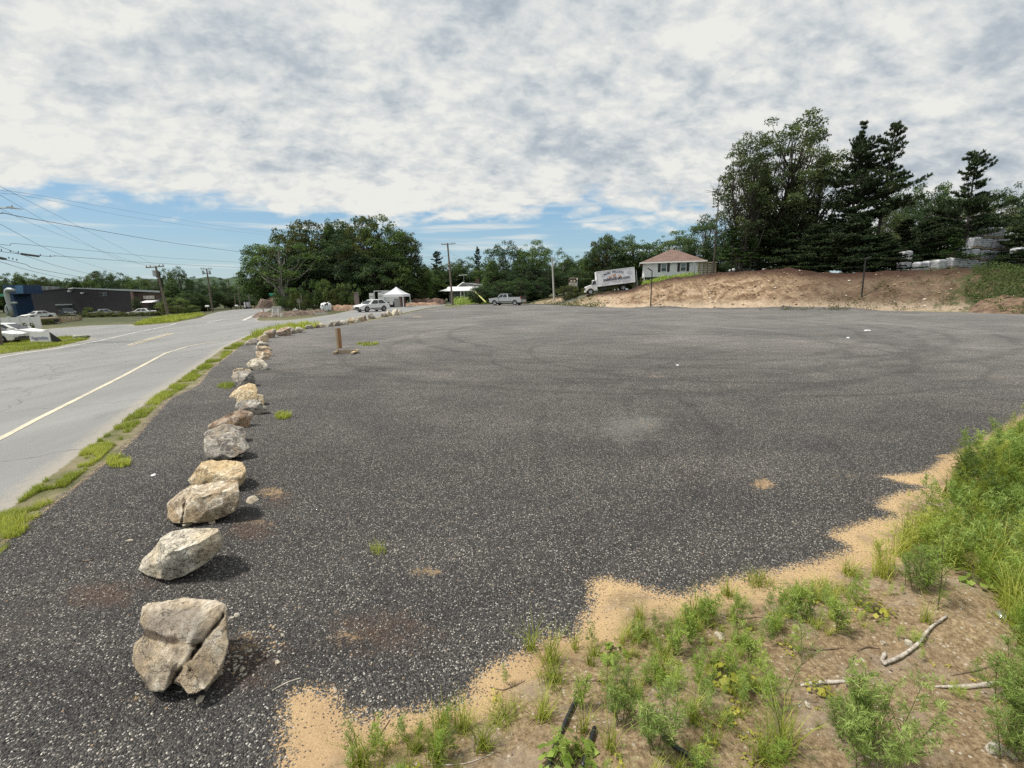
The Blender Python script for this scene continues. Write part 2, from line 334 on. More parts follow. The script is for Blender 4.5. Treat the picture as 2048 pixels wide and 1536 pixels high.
    bk = q.mix(1.0, bk, q.ramp(ers, [(.38, (.55, .50, .46)), (.52, (1, 1, 1)), (.66, (1.25, 1.22, 1.18))]), 'MULTIPLY')
    bk = q.mix(1.0, bk, (.95, .97, 1.0), 'MULTIPLY')
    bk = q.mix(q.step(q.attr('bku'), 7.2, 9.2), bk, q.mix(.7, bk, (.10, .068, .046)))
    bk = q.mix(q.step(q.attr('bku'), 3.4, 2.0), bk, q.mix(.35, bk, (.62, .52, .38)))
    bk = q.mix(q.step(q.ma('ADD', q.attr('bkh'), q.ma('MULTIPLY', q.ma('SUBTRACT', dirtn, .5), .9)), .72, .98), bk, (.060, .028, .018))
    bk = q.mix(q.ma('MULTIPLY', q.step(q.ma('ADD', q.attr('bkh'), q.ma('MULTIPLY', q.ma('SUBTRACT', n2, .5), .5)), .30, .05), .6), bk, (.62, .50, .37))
    bk = q.mix(q.ma('MULTIPLY', q.step(q.ma('ADD', q.attr('bkg'), q.ma('MULTIPLY', q.ma('SUBTRACT', q.noise(P, 1.1, 5, .7), .5), 1.4)), .4, .62), .85), bk, q.ramp(n2, [(.3, (.02, .035, .009)), (.7, (.08, .11, .03))]))
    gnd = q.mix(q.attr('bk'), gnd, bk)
    lotm = q.step(q.ma('ADD', q.attr('sdl'), q.ma('ADD', edge, q.ma('MULTIPLY', q.ma('SUBTRACT', r1, .5), .13))), -.012, .012)
    roadm = q.step(q.ma('ADD', q.attr('sdr'), q.ma('MULTIPLY', edge, .8)), -.02, .02)
    col = q.mix(roadm, q.mix(lotm, gnd, grav), road)
    hgt = q.ma('ADD', q.ma('MULTIPLY', q.ma('MULTIPLY', q.ma('SUBTRACT', .6, d1), 1.0), lotm), q.ma('MULTIPLY', q.ma('SUBTRACT', 1.0, lotm), q.noise(P, 45, 5, .8)))
    bst = q.ma('SUBTRACT', 1.0, q.ma('MULTIPLY', roadm, .9))
    bp = q.n('ShaderNodeBump', {'Height': hgt, 'Strength': q.ma('MULTIPLY', bst, q.step(q.attr('far'), 40, 6, False)), 'Distance': .018})
    # clods on the bank
    bp2 = q.n('ShaderNodeBump', {'Height': q.noise(P, 2.4, 6, .75), 'Strength': q.ma('MULTIPLY', q.attr('bk'), .9), 'Distance': .45, 'Normal': bp.outputs[0]})
    b = q.n('ShaderNodeBsdfPrincipled', {'Base Color': col, 'Roughness': .88, 'Normal': bp2.outputs[0], 'Specular IOR Level': .3})
    q.n('ShaderNodeOutputMaterial', {0: b.outputs[0]})
    return mt
M_GROUND = ground_material()
# ---------------------------------------------------------------- ground sheets: one polar grid split by what each face is
def ground():
    rr = [0.0]
    r = .35
    while r < 130: rr.append(r); r *= 1.0105
    while r < 4000: rr.append(r); r *= 1.12
    rr = np.array(rr[1:])
    ang = np.concatenate([np.arange(-70, 70, .24), np.arange(70, 290, 4)])*math.pi/180
    nr, na = len(rr), len(ang)
    A, RR = np.meshgrid(ang, rr); x = (RR*np.sin(A)).ravel(); y = (RR*np.cos(A)).ravel()
    P = np.stack([x, y], 1)
    z, bd, hh, uu, sl = HT(P, True)
    sr = sdf(P, ROAD); si = sdf(P, ISL); sr = np.minimum(sr, -si)
    z = np.where(sr > -.05, 0, z)
    V = np.stack([x, y, z], 1)
    i = np.arange(nr-1)[:, None]*na; j = np.arange(na)[None, :]; jn = (j+1) % na
    F = np.stack([i+j, i+jn, i+na+jn, i+na+j], -1).reshape(-1, 4)
    # masks
    wild = np.where((sl < 0), ss(np.hypot(x, y), 11, 16), 0.0)
    wild = np.maximum(wild, (x < -1.5-.02*y)*(sl < 0)*1.0)
    bkm = ss(bd, -.5, .1)*ss(-bd+12, 0, 4)*ss(hh, .25, .8)
    wild = np.maximum(wild, ss(bd, 5, 14)*.9)
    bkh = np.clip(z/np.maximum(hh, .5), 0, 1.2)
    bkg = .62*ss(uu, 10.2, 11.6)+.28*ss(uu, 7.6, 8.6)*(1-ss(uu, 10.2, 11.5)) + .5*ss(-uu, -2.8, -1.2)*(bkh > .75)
    sand = np.zeros(len(x)); rust = np.zeros(len(x))
    for px, py, w, h, s in [(1525,968,28,14,.85),(1700,952,60,5,.5),(850,1143,42,12,.7),(655,1140,30,12,.45),(545,985,38,14,.75),(520,1045,50,10,.6),(1895,912,24,4,1.2),(490,1290,38,45,.62),(700,1270,60,25,.55),(740,665,50,2,.3),(1290,850,60,16,.4),(600,668,40,2,.3),(1640,668,40,2,.5),(1960,665,70,2,.4),(835,633,22,2,.6),(850,660,60,4,.4),(300,1400,70,25,.4),(1010,752,60,6,.3),(1310,752,25,3,.55)]:
        c = G(px, py); ex = (G(px+w, py)-c).to_2d(); ey = (G(px, py-h)-c).to_2d()
        Mi = np.linalg.inv(np.array([[ex.x, ey.x], [ex.y, ey.y]])); uv = (P-np.array(c[:2]))@Mi.T
        sand += s*np.exp(-(uv**2).sum(1)*.8)
    for px, py, w, h, s in [(200,1190,90,30,.9),(500,1060,60,25,.9),(560,1000,50,20,.7),(330,1150,60,20,.6),(760,1260,160,60,.75),(470,1330,90,60,.8),(160,1290,60,40,.4),(1000,820,120,30,.35),(1350,760,200,14,.35),(1200,1010,200,30,.3)]:
        c = G(px, py); ex = (G(px+w, py)-c).to_2d(); ey = (G(px, py-h)-c).to_2d()
        Mi = np.linalg.inv(np.array([[ex.x, ey.x], [ex.y, ey.y]])); uv = (P-np.array(c[:2]))@Mi.T
        rust += s*np.exp(-(uv**2).sum(1)*.7)
    dust = np.zeros(len(x))
    for px, py, w, h, s in [(1250,862,70,26,1.0),(1290,842,60,12,.7),(1620,940,90,30,.5),(680,1130,60,24,.6),(860,1130,60,24,.5),(1400,700,220,8,.35),(1100,690,160,8,.3)]:
        c = G(px, py); ex = (G(px+w, py)-c).to_2d(); ey = (G(px, py-h)-c).to_2d()
        Mi = np.linalg.inv(np.array([[ex.x, ex.y], [ey.x, ey.y]])); uv = (P-np.array(c[:2]))@Mi
        dust += s*np.exp(-(uv**2).sum(1)*.8)
    at_ = dict(dust=dust, sdl=np.clip(sl, -3, 3), sdr=np.clip(sr, -3, 3), wild=wild, bk=bkm, bkh=bkh, bkg=bkg, bku=uu, sand=sand, rust=rust, far=np.hypot(x, y))
    fc_l = sl[F].mean(1); fc_r = sr[F].mean(1); fc_b = bkm[F].mean(1)
    cls = np.where(fc_r > 0, 1, np.where(fc_l > 0, 2, np.where(fc_b > .5, 3, 0)))
    for k, nm in enumerate(['ground', 'road', 'gravel_lot', 'dirt_bank']):
        f = F[cls == k]; ids, inv = np.unique(f, return_inverse=True)
        me = np_mesh(nm, V[ids], inv.reshape(f.shape), M_GROUND, smooth=True)
        for a, v in at_.items(): add_attr(me, a, v[ids])
        o = bpy.data.objects.new(nm, me); link(o); o['kind'] = 'structure'
    # a cap under the viewer
ground()
# painted lines
def strip(name, pts, w, mt, z=.006):
    p = [G(a, b).to_2d() for a, b in pts]; vs = []; q_ = []
    # resample
    for i in range(len(p)-1):
        n = max(1, int((p[i+1]-p[i]).length/.5))
        for k in range(n): q_.append(p[i].lerp(p[i+1], k/n))
    q_.append(p[-1])
    for i, c in enumerate(q_):
        t = (q_[min(i+1, len(q_)-1)]-q_[max(i-1, 0)]).normalized(); nrm = Vector((-t.y, t.x))
        vs += [(*(c+nrm*w/2), z), (*(c-nrm*w/2), z)]
    mb = MB(); mb.add(vs, [(2*i, 2*i+1, 2*i+3, 2*i+2) for i in range(len(q_)-1)])
    o = mb.build(name, mt); o['kind'] = 'structure'; return o
def paint(name, col):
    mt, q = new_mat(name); P = q.n('ShaderNodeNewGeometry').outputs['Position']
    n = q.noise(P, 22, 6, .85); n2 = q.noise(P, 1.1, 4, .6)
    c = q.mix(q.ma('MULTIPLY', q.step(q.ma('ADD', n, q.ma('MULTIPLY', n2, .8)), .78, 1.12), .85), col, (.27, .265, .255))
    finish(q, c, .75); return mt
M_PW = paint('worn_white_paint', (.60, .58, .53)); M_PC = paint('worn_cream_paint', (.62, .55, .40)); M_PY = paint('worn_yellow_paint', (.58, .45, .24))
strip('edge_line', [(-200,975),(0,878),(75,838),(165,793),(250,750),(330,707),(375,693),(410,686.5),(455,681.5)], .115, M_PC)
strip('far_edge_line', [(-200,750),(51,706),(118,696.6),(203,680.6),(271,665),(340,651),(352,647)], .14, M_PW)
strip('center_line', [(259,691.8),(300,679.5),(341,668),(347,666)], .12, M_PY)
strip('center_line', [(254,690.6),(295,678.2),(336,667.2)], .10, M_PC)
strip('lane_dash', [(414,646),(440,640),(450,638)], .12, M_PW)
strip('stop_line', [(486,641),(510,630),(526,621.5)], .30, M_PW)
strip('stop_line', [(487.5,641.6),(518,643),(561,642),(600,640.5)], .16, M_PW)
# ---------------------------------------------------------------- boulders
def rock_mat(name, a, b, c, warm=(.42, .30, .17)):
    mt, q = new_mat(name); P = q.n('ShaderNodeTexCoord').outputs['Object']; oi = q.n('ShaderNodeObjectInfo').outputs['Random']
    P = q.n('ShaderNodeVectorMath', {0: P, 1: q.n('ShaderNodeCombineXYZ', {0: q.ma('MULTIPLY', oi, 30), 1: q.ma('MULTIPLY', oi, 17), 2: 0.0}).outputs[0]}, operation='ADD').outputs[0]
    n = q.noise(P, 7, 8, .68, .6); n2 = q.noise(P, 28, 8, .75); n3 = q.noise(q.mapv(P, loc=(3, 3, 3)), 3.2, 5, .6, .3)
    col = q.ramp(n, [(.36, a), (.5, b), (.62, c)])
    col = q.mix(q.ma('MULTIPLY', q.step(n3, .48, .60), .75), col, warm)
    col = q.mix(1.0, col, q.ramp(n2, [(.34, (.42, .41, .40)), (.5, (.92, .92, .92)), (.66, (1.25, 1.25, 1.24))]), 'MULTIPLY')
    nz = q.n('ShaderNodeSeparateXYZ', {0: q.n('ShaderNodeNewGeometry').outputs['Normal']}).outputs[2]
    pt = q.n('ShaderNodeNewGeometry').outputs['Pointiness']
    col = q.mix(q.ma('MULTIPLY', q.step(pt, .52, .58), .55), col, (.62, .57, .49))
    wv = q.n('ShaderNodeTexVoronoi', {'Vector': q.n('ShaderNodeVectorMath', {0: q.mapv(P, sc=(1, 1, .5), rot=(.3, .5, .2)), 1: q.n('ShaderNodeTexNoise', {'Vector': P, 'Scale': 6.0, 'Detail': 5.0}).outputs[1]}, operation='ADD').outputs[0], 'Scale': 2.0}, feature='DISTANCE_TO_EDGE').outputs[0]
    crack = q.step(wv, .015, .0)
    col = q.mix(q.ma('MULTIPLY', crack, .3), col, (.12, .085, .06))
    if name == 'split_rock':
        nn_ = q.ma('MULTIPLY', q.ma('SUBTRACT', n2, .5), .9)
        col = q.mix(q.ma('MULTIPLY', q.step(q.ma('ADD', q.ma('MULTIPLY', q.attr('dkf'), .40), q.ma('ADD', nn_, q.ma('MULTIPLY', q.ma('SUBTRACT', n3, .5), 2.0))), .12, .5), .6), col, q.mix(n2, (.06, .055, .055), (.22, .20, .19)))
        col = q.mix(q.ma('MULTIPLY', q.step(q.attr('crk'), .35, .8), .8), col, (.06, .035, .022))
    h = q.ma('ADD', q.ma('MULTIPLY', n, 1.2), q.ma('ADD', q.ma('MULTIPLY', n2, .45), q.ma('MULTIPLY', crack, -.6)))
    finish(q, col, .85, h, 1.0, .045); return mt
RM = {'tan': rock_mat('tan_rock', (.28, .21, .14), (.56, .46, .33), (.80, .72, .58)),
      'grey': rock_mat('grey_rock', (.12, .11, .10), (.33, .30, .265), (.62, .58, .51), (.40, .32, .23)),
      'gold': rock_mat('golden_rock', (.38, .27, .15), (.62, .48, .30), (.80, .70, .51), (.62, .46, .25)),
      'brown': rock_mat('brown_rock', (.14, .09, .065), (.34, .24, .17), (.56, .46, .36), (.40, .26, .15)),
      'pale': rock_mat('pale_rock', (.34, .30, .24), (.64, .58, .47), (.84, .79, .67), (.62, .52, .36))}
_ico = {}
def ico(n):
    if n not in _ico:
        bm = bmesh.new(); bmesh.ops.create_icosphere(bm, subdivisions=n, radius=1); bm.verts.ensure_lookup_table()
        _ico[n] = (np.array([v.co[:] for v in bm.verts]), np.array([[v.index for v in f.verts] for f in bm.faces])); bm.free()
    return _ico[n]
def rock_mesh(seed, dims, planes=None, sub=5, npl=13, rough=.05, tone='tan', power=1.0):
    V, F = ico(sub); V = V.copy(); r = np.random.default_rng(seed)
    if planes is None:
        planes = []
        for _ in range(npl):
            n = r.normal(size=3); n /= np.linalg.norm(n); planes.append((n, r.uniform(.50, .84)))
        planes.append((np.array([0, 0, -1.]), .5))
    V = np.sign(V)*np.abs(V)**power*1.12
    for n, d in planes:
        n = np.array(n, float); n /= np.linalg.norm(n); e = V@n-d; V = V-np.clip(e, 0, None)[:, None]*n
    sv = r.uniform(0, 50, 3)
    off = np.array([noise.fractal(Vector(v*1.6+sv), .9, 2.1, 6)+.35*noise.fractal(Vector(v*6+sv), .8, 2.1, 4) for v in V])
    st = np.array([noise.noise(Vector(v*2.3-sv)) for v in V]); off = off+.9*(np.floor(st*6)/6+.25*(st*6-np.floor(st*6))/6*6*(1/6))
    V = V*(1+rough*off)[:, None]
    mn, mx = V.min(0), V.max(0); V = (V-(mn+mx)/2)/((mx-mn)/2)*np.array(dims)/2
    return np_mesh('rock', V, F, RM[tone], smooth=sub >= 4)
BL = [ # x0,x1,ytop,ybase, tone, seed, label
 (512,537,682,694,'pale',31,'pale lumpy boulder at the foot of the square blocks'),
 (491,516,677,690,'grey',33,'flat grey slab jutting towards the road at the bend'),
 (515,529,673,684,'gold',35,'small square yellow block at the bend'),
 (520,537,668,684,'gold',37,'tall square cream block at the bend'),
 (528,553,659,676,'brown',39,'slanting slab tilted on edge where the row bends'),
 (554,581,655,672,'brown',41,'reddish brown boulder just past the bend'),
 (577,591,655,668,'grey',43,'small dark grey boulder past the bend'),
 (589,608,654,666,'pale',45,'whitish boulder past the bend beside tall weeds'),
 (611,627,650,658,'grey',47,'dark low boulder along the side road, first of the far run'),
 (627,640,649,656,'brown',49,'brown knob-shaped boulder along the side road'),
 (637,650,647,655,'tan',51,'low tan boulder beside the brown knob-shaped boulder'),
 (652,667,642,653,'grey',53,'peaked grey boulder behind the wooden sign stand'),
 (664,682,641,652,'grey',55,'mossy grey boulder behind the wooden sign stand'),
 (680,698,641,650,'pale',57,'whitish flat boulder right of the mossy grey boulder'),
 (693,710,634,647,'tan',59,'tan peaked boulder at the start of the five touching rocks'),
 (707,720,634,646,'pale',61,'pale boulder in the middle of the touching rocks'),
 (716,728,633,644,'tan',63,'tan tilted boulder second from the end of the touching rocks'),
 (724,734,630,642,'brown',65,'brown upright boulder at the right end of the touching rocks'),
 (736,752,627,638,'grey',67,'grey double-peaked boulder standing alone in front of the white suv'),
 (762,778,625,634,'grey',69,'dark flat boulder at the start of the last cluster below the tent'),
 (770,785,622,632,'tan',71,'tan boulder in the last cluster below the tent'),
 (783,797,619,631,'pale',73,'large pale boulder in the last cluster below the tent'),
 (795,805,620,630,'pale',75,'thin white slab ending the row of boulders'),
]
ROCKPOS = []
def place_rock(x0, x1, yt, yb, tone, seed, label, **kw):
    cx = (x0+x1)/2; g = G(cx, yb); dep = (g-Vector((0, 0, EYE))).dot(fw)
    w = (x1-x0)*dep/FPX; dpt = w*.62; c = G(cx, yb-(0 if dep > 8 else 4)); dirn = Vector((c.x, c.y, 0)).normalized()
    c = c+dirn*dpt*.42; dep2 = (c-Vector((0, 0, EYE))).dot(fw)
    # height from top pixel: visible vertical extent = height + foreshortened depth
    elev = math.atan2(EYE, math.hypot(c.x, c.y))
    vis = (yb-yt)*dep2/FPX; h = max((vis-dpt*math.sin(elev)*.8)/math.cos(elev)*1.08, w*.33)
    me = rock_mesh(seed, (w*1.04, dpt, h*1.12), sub=5 if dep < 6 else (4 if dep < 14 else 3), tone=tone, **kw)
    o = bpy.data.objects.new('boulder', me); link(o); o.location = (c.x, c.y, h*.44)
    o.rotation_euler = (0, 0, math.atan2(-dirn.x, dirn.y))
    tag(o, label, 'boulder', 'row of boulders along the gravel lot'); ROCKPOS.append((c.x, c.y, w))
    return o
for b in BL: place_rock(*b)
# the nearer boulders follow their own outlines
def shaped(out, tone, seed, label, thick=.75, planes=(), npl=7, crack=None, rough=.05, sub=5):
    out = np.array(out, float); mn, mx = out.min(0), out.max(0); c = (mn+mx)/2; g = G(c[0], mx[1]-2)
    V, F = ico(sub); V = V.copy(); r = np.random.default_rng(seed)
    pl = list(planes)+[((r.uniform(-.8, .8), -r.uniform(.55, 1), r.uniform(-.7, .8)), r.uniform(.55, .82)) for _ in range(npl)]
    V = np.sign(V)*np.abs(V)**.8*1.05
    for n, dd in pl:
        n = np.array(n, float); n /= np.linalg.norm(n); e_ = V@n-dd; V = V-np.clip(e_, 0, None)[:, None]*n
    # radius of the outline in each direction
    A = np.arctan2(V[:, 2], V[:, 0]); ta = np.linspace(-math.pi, math.pi, 361); tr = np.zeros(361); n = len(out); P = np.stack([out[:, 0]-c[0], c[1]-out[:, 1]], 1)
    for q_, t in enumerate(ta):
        dv = np.array([math.cos(t), math.sin(t)]); best = 0
        for k in range(n):
            a_, b_ = P[k], P[(k+1) % n]; M = np.array([[dv[0], a_[0]-b_[0]], [dv[1], a_[1]-b_[1]]]); de = np.linalg.det(M)
            if abs(de) < 1e-9: continue
            s_ = np.linalg.solve(M, a_)
            if s_[0] > 0 and -1e-6 <= s_[1] <= 1+1e-6: best = max(best, s_[0])
        tr[q_] = best
    rr = np.interp(A, ta, tr); rho = np.hypot(V[:, 0], V[:, 2]); mxr = rho.max(); f = np.clip(rho/.98, 0, 1)
    X = np.cos(A)*rr*f; Z = np.sin(A)*rr*f; half = (mx[0]-mn[0]+mx[1]-mn[1])/4; Yd = V[:, 1]*half*thick
    sv = r.uniform(0, 50, 3); U = np.stack([X, Yd, Z], 1)/half
    off = np.array([noise.fractal(Vector(v*1.8+sv), .9, 2.1, 6)+.4*noise.fractal(Vector(v*7+sv), .8, 2.1, 4) for v in U]); st = np.array([noise.noise(Vector(v*2.4-sv)) for v in U]); off = off+.8*np.floor(st*6)/6
    cr = np.zeros(len(V)); dk = np.zeros(len(V))
    if crack is not None:
        for (x0, y0, x1, y1, wd, dp) in crack:
            a_ = np.array([x0-c[0], c[1]-y0])/half; b_ = np.array([x1-c[0], c[1]-y1])/half; ab = b_-a_; p_ = U[:, [0, 2]]; t = np.clip(((p_-a_)@ab)/(ab@ab), 0, 1)
            wob = np.array([noise.noise(Vector((u[0]*4, u[1]*4, seed))) for u in p_])*.06; dist_ = np.linalg.norm(p_-a_-t[:, None]*ab, axis=1)+wob; m_ = np.exp(-(dist_/wd)**2)*(U[:, 1] < .1); cr = np.maximum(cr, m_); U[:, 1] += m_*dp
    U = U*(1+rough*off)[:, None]; U[:, 1] += off*rough*.6
    gd = math.hypot(g.x, g.y); ta = math.tan(.72*math.atan2(EYE, gd)); D0 = (g-Vector((0, 0, EYE))).dot(fw)*1.03
    Px = (c[0]+U[:, 0]*half-1024)/FPX; Py = (768-c[1]+U[:, 2]*half)/FPX; dirs = np.array(fw[:])[None]+Px[:, None]*np.array(rt[:])+Py[:, None]*np.array(up[:])
    for _ in range(8):
        dd_ = D0*(1+half/FPX*(U[:, 1]+U[:, 2]*ta)); W_ = dirs*dd_[:, None]; W_[:, 2] += EYE; zm = W_[:, 2].min(); D0 += (zm+.09*half*2*D0/FPX)/max(EYE/D0, .02)*.7
    W_[:, 2] = np.maximum(W_[:, 2], -.015); cen = np.array([W_[:, 0].mean(), W_[:, 1].mean(), 0]); W_ = W_-cen; t = D0
    me = np_mesh('rock', W_, F, RM[tone], smooth=True); add_attr(me, 'crk', cr)
    # dark weathered face attribute for the nearest boulder
    lip = U[:, 2]-(.22-.22*(U[:, 0]+.75)); add_attr(me, 'dkf', ss(lip, -.05, .1)*ss(-U[:, 1], -.1, .2)*ss(-U[:, 0], -.75, -.3)*ss(-U[:, 2], -1, -.72))
    o = bpy.data.objects.new('boulder', me); link(o); o.location = cen; ROCKPOS.append((cen[0], cen[1], 2*half*t/FPX)); return tag(o, label, 'boulder', 'row of boulders along the gravel lot')
RM['hero'] = rock_mat('split_rock', (.26, .21, .16), (.56, .47, .35), (.82, .75, .63), (.55, .42, .26))
K2 = lambda l: [(320+u/4.52, 720+v/4.52) for u, v in l]; K3 = lambda l: [(440+u/7.68, 640+v/7.68) for u, v in l]
shaped([(283,1214),(300,1205),(360,1196),(415,1202),(445,1203),(456,1213),(452,1240),(456,1290),(437,1348),(412,1377),(375,1387),(362,1368),(346,1362),(327,1384),(300,1383),(283,1350),(268,1320),(271,1287),(284,1274),(291,1262),(281,1246)], 'hero', 3, 'chunky split boulder with a diagonal crack and notched foot, nearest of the row', .62,
  planes=[((-.25,-.9,.05),.55),((.55,-.8,-.15),.60),((-.1,-.55,.85),.74),((-.5,-.75,-.4),.66)], npl=4, crack=[(446,1232,400,1290,.03,.10),(400,1290,345,1362,.04,.14),(290,1266,350,1282,.10,-.05),(350,1282,398,1292,.05,.06),(386,1300,380,1340,.02,.05)], rough=.055, sub=6)
shaped([(276,1140),(284,1121),(305,1100),(322,1076),(345,1062),(390,1056),(435,1058),(446,1078),(443,1096),(425,1116),(395,1138),(365,1153),(340,1161),(318,1157),(293,1150)], 'pale', 12, 'lens-shaped pale boulder with a smooth bright top, second from the near end', .8,
  planes=[((-.15,-.62,.80),.50),((.05,-.85,-.55),.42),((-.85,-.5,-.1),.62),((.6,-.7,-.3),.62)], npl=1, rough=.03, sub=6)
shaped([(334,1036),(336,1006),(350,992),(378,972),(420,965),(465,959),(478,966),(479,1000),(470,1024),(430,1040),(390,1047),(345,1047)], 'tan', 23, 'long blocky brown boulder with a bright flat top, third from the near end', .7,
  planes=[((0,-.5,.86),.50),((.05,-.95,-.3),.50),((-.6,-.75,.1),.62)], npl=2, crack=[(372,1000,363,1046,.035,.13)], rough=.05, sub=6)
shaped(K2([(262,1085),(290,1050),(330,980),(375,920),(480,903),(600,903),(690,912),(750,925),(787,1010),(775,1065),(740,1135),(690,1150),(500,1160),(300,1140)]), 'gold', 34, 'flat-topped golden boulder, fourth from the near end', .7, planes=[((0,-.55,.83),.42),((-.5,-.8,-.2),.6)], npl=2)
shaped(K2([(395,660),(470,620),(560,588),(640,578),(700,598),(755,610),(778,660),(775,740),(600,760),(420,745)]), 'grey', 41, 'pale grey slab standing behind the rounded dark grey boulder', .5, npl=4)
shaped(K2([(396,722),(430,688),(550,668),(660,653),(712,680),(772,720),(816,792),(790,822),(700,862),(620,897),(480,902),(420,880),(400,800)]), 'grey', 45, 'rounded dark grey boulder leaning against a paler slab', .7, npl=5, rough=.07)
shaped(K2([(424,592),(500,553),(620,488),(730,443),(830,468),(852,500),(822,582),(790,617),(740,628),(600,632),(440,628)]), 'brown', 52, 'brown wedge-shaped boulder pointing left in the row', .55, planes=[((-.5,-.8,-.1),.42),((.8,-.5,.1),.5)], npl=2)
shaped(K2([(618,342),(650,295),(720,240),(800,208),(860,225),(887,270),(880,320),(760,340),(690,350)]), 'gold', 71, 'yellow leaning wedge boulder beside the spotted grey boulder', .6, npl=4)
shaped(K2([(693,372),(700,320),(760,273),(870,280),(882,310),(932,315),(948,382),(930,410),(800,415),(700,405)]), 'gold', 63, 'yellow block lying on the back of the grey boulder', .6, npl=4)
shaped(K2([(678,422),(700,378),(790,358),(870,355),(930,400),(970,430),(962,470),(900,497),(850,492),(760,462),(690,455)]), 'grey', 66, 'grey boulder in front of the yellow blocks, halfway along the row', .6, npl=5)
shaped(K2([(655,97),(700,75),(760,71),(820,88),(838,118),(800,140),(660,135)]), 'tan', 82, 'thin tan slab behind the spotted grey boulder', .5, npl=3, sub=4)
shaped(K2([(650,152),(665,115),(730,98),(800,103),(850,150),(870,202),(856,217),(770,232),(700,252),(663,205)]), 'grey', 85, 'spotted grey boulder with round top beside a patch of grass', .7, npl=4, rough=.08)
shaped(K3([(398,692),(430,650),(500,600),(600,588),(660,613),(742,692),(722,752),(620,777),(550,787),(450,735)]), 'pale', 91, 'whitish humped boulder standing alone in the row', .7, npl=5, sub=4)
shaped(K3([(545,490),(590,474),(680,498),(762,550),(752,602),(700,622),(600,600),(560,565)]), 'tan', 94, 'tan boulder just behind the whitish humped boulder', .7, npl=4, sub=4)
shaped(K3([(640,492),(700,455),(760,458),(822,542),(802,567),(760,562),(700,530)]), 'brown', 97, 'brown slab leaning right behind the whitish humped boulder', .6, npl=3, sub=4)
shaped(K3([(558,412),(620,398),(700,400),(782,430),(792,467),(700,478),(600,478),(560,458)]), 'tan', 99, 'low tan boulder with a dark hollow, near the bend', .7, npl=4, sub=4)
# ---------------------------------------------------------------- vegetation materials
def leaf_mat(name, cols, trans=.4, rough=.6):
    mt, q = new_mat(name); v = q.attr('v'); P = q.n('ShaderNodeNewGeometry').outputs['Position']
    oi = q.n('ShaderNodeObjectInfo').outputs['Random']
    f = q.ma('ADD', q.ma('MULTIPLY', v, .75), q.ma('ADD', q.ma('MULTIPLY', q.noise(P, .6, 3, .6), .35), q.ma('MULTIPLY', q.ma('SUBTRACT', oi, .5), .22)))
    c = q.ramp(f, [(.2, cols[0]), (.55, cols[1]), (.9, cols[2])])
    d = q.n('ShaderNodeBsdfPrincipled', {'Base Color': c, 'Roughness': rough, 'Specular IOR Level': .25})
    t = q.n('ShaderNodeBsdfTranslucent', {'Color': q.mix(1.0, c, (1.25, 1.35, .7), 'MULTIPLY')})
    ms = q.n('ShaderNodeMixShader', {0: trans, 1: d.outputs[0], 2: t.outputs[0]})
    q.n('ShaderNodeOutputMaterial', {0: ms.outputs[0]}); return mt
LM = dict(
 mid=leaf_mat('mid_green_leaves', [(.028, .055, .022), (.075, .12, .042), (.16, .22, .075)]),
 light=leaf_mat('light_green_leaves', [(.03, .06, .018), (.075, .125, .038), (.16, .22, .07)]), shrub=leaf_mat('shrub_leaves', [(.04, .07, .02), (.10, .14, .045), (.19, .23, .08)]),
 dark=leaf_mat('dark_green_leaves', [(.018, .038, .020), (.048, .082, .038), (.11, .155, .06)]),
 olive=leaf_mat('olive_leaves', [(.03, .045, .015), (.08, .095, .03), (.15, .155, .05)]),
 rusty=leaf_mat('rusty_leaves', [(.03, .045, .018), (.075, .095, .036), (.155, .15, .06)]),
 oak=leaf_mat('oak_leaves', [(.025, .042, .018), (.07, .10, .042), (.18, .215, .11)]),
 pine=leaf_mat('pine_needles', [(.012, .025, .010), (.034, .058, .022), (.08, .11, .042)], .2),
 pinel=leaf_mat('light_pine_needles', [(.015, .035, .010), (.045, .085, .020), (.10, .16, .04)], .2),
 grass=leaf_mat('grass_blades', [(.11, .135, .02), (.27, .32, .05), (.52, .52, .15)], .4, .5),
 weed=leaf_mat('weed_leaves', [(.10, .15, .03), (.25, .35, .065), (.46, .55, .16)], .4, .5),
 weedd=leaf_mat('blue_green_weed_leaves', [(.08, .12, .03), (.20, .29, .07), (.38, .47, .15)], .35, .5),
 yellow=leaf_mat('yellow_leaves', [(.16, .17, .03), (.36, .36, .06), (.55, .50, .10)], .35, .5),
 dry=leaf_mat('dry_stems', [(.10, .07, .03), (.22, .16, .07), (.36, .29, .14)], .1))
def bark_mat(name, a, b):
    mt, q = new_mat(name); P = q.n('ShaderNodeTexCoord').outputs['Object']
    n = q.noise(q.mapv(P, sc=(6, 6, 1)), 3, 5, .7)
    finish(q, q.ramp(n, [(.35, a), (.65, b)]), .9, n, .5, .03); return mt
M_BARK = bark_mat('dark_bark', (.025, .020, .016), (.085, .070, .058))
M_BARKL = bark_mat('grey_bark', (.10, .09, .08), (.28, .26, .23))
M_POLE = bark_mat('weathered_pole_wood', (.10, .08, .06), (.24, .20, .165))
def quads(C, N, S, r, asp=1.0, T=None):
    """rhombic leaves: centres C, normals N, sizes S"""
    n = len(C); N = N/np.linalg.norm(N, axis=1)[:, None]
    if T is None: T = r.normal(size=(n, 3))
    T = T-(T*N).sum(1)[:, None]*N; T /= np.linalg.norm(T, axis=1)[:, None]+1e-9; B = np.cross(N, T)
    S = S[:, None]; h = S*.5; w = h*asp
    k = r.uniform(-.25, .25, (n, 1))
    V = np.stack([C-T*h, C+B*w+T*h*k, C+T*h, C-B*w+T*h*k], 1).reshape(-1, 3)
    return V, np.arange(n*4).reshape(-1, 4)
def rnd_dir(r, n):
    v = r.normal(size=(n, 3)); return v/np.linalg.norm(v, axis=1)[:, None]
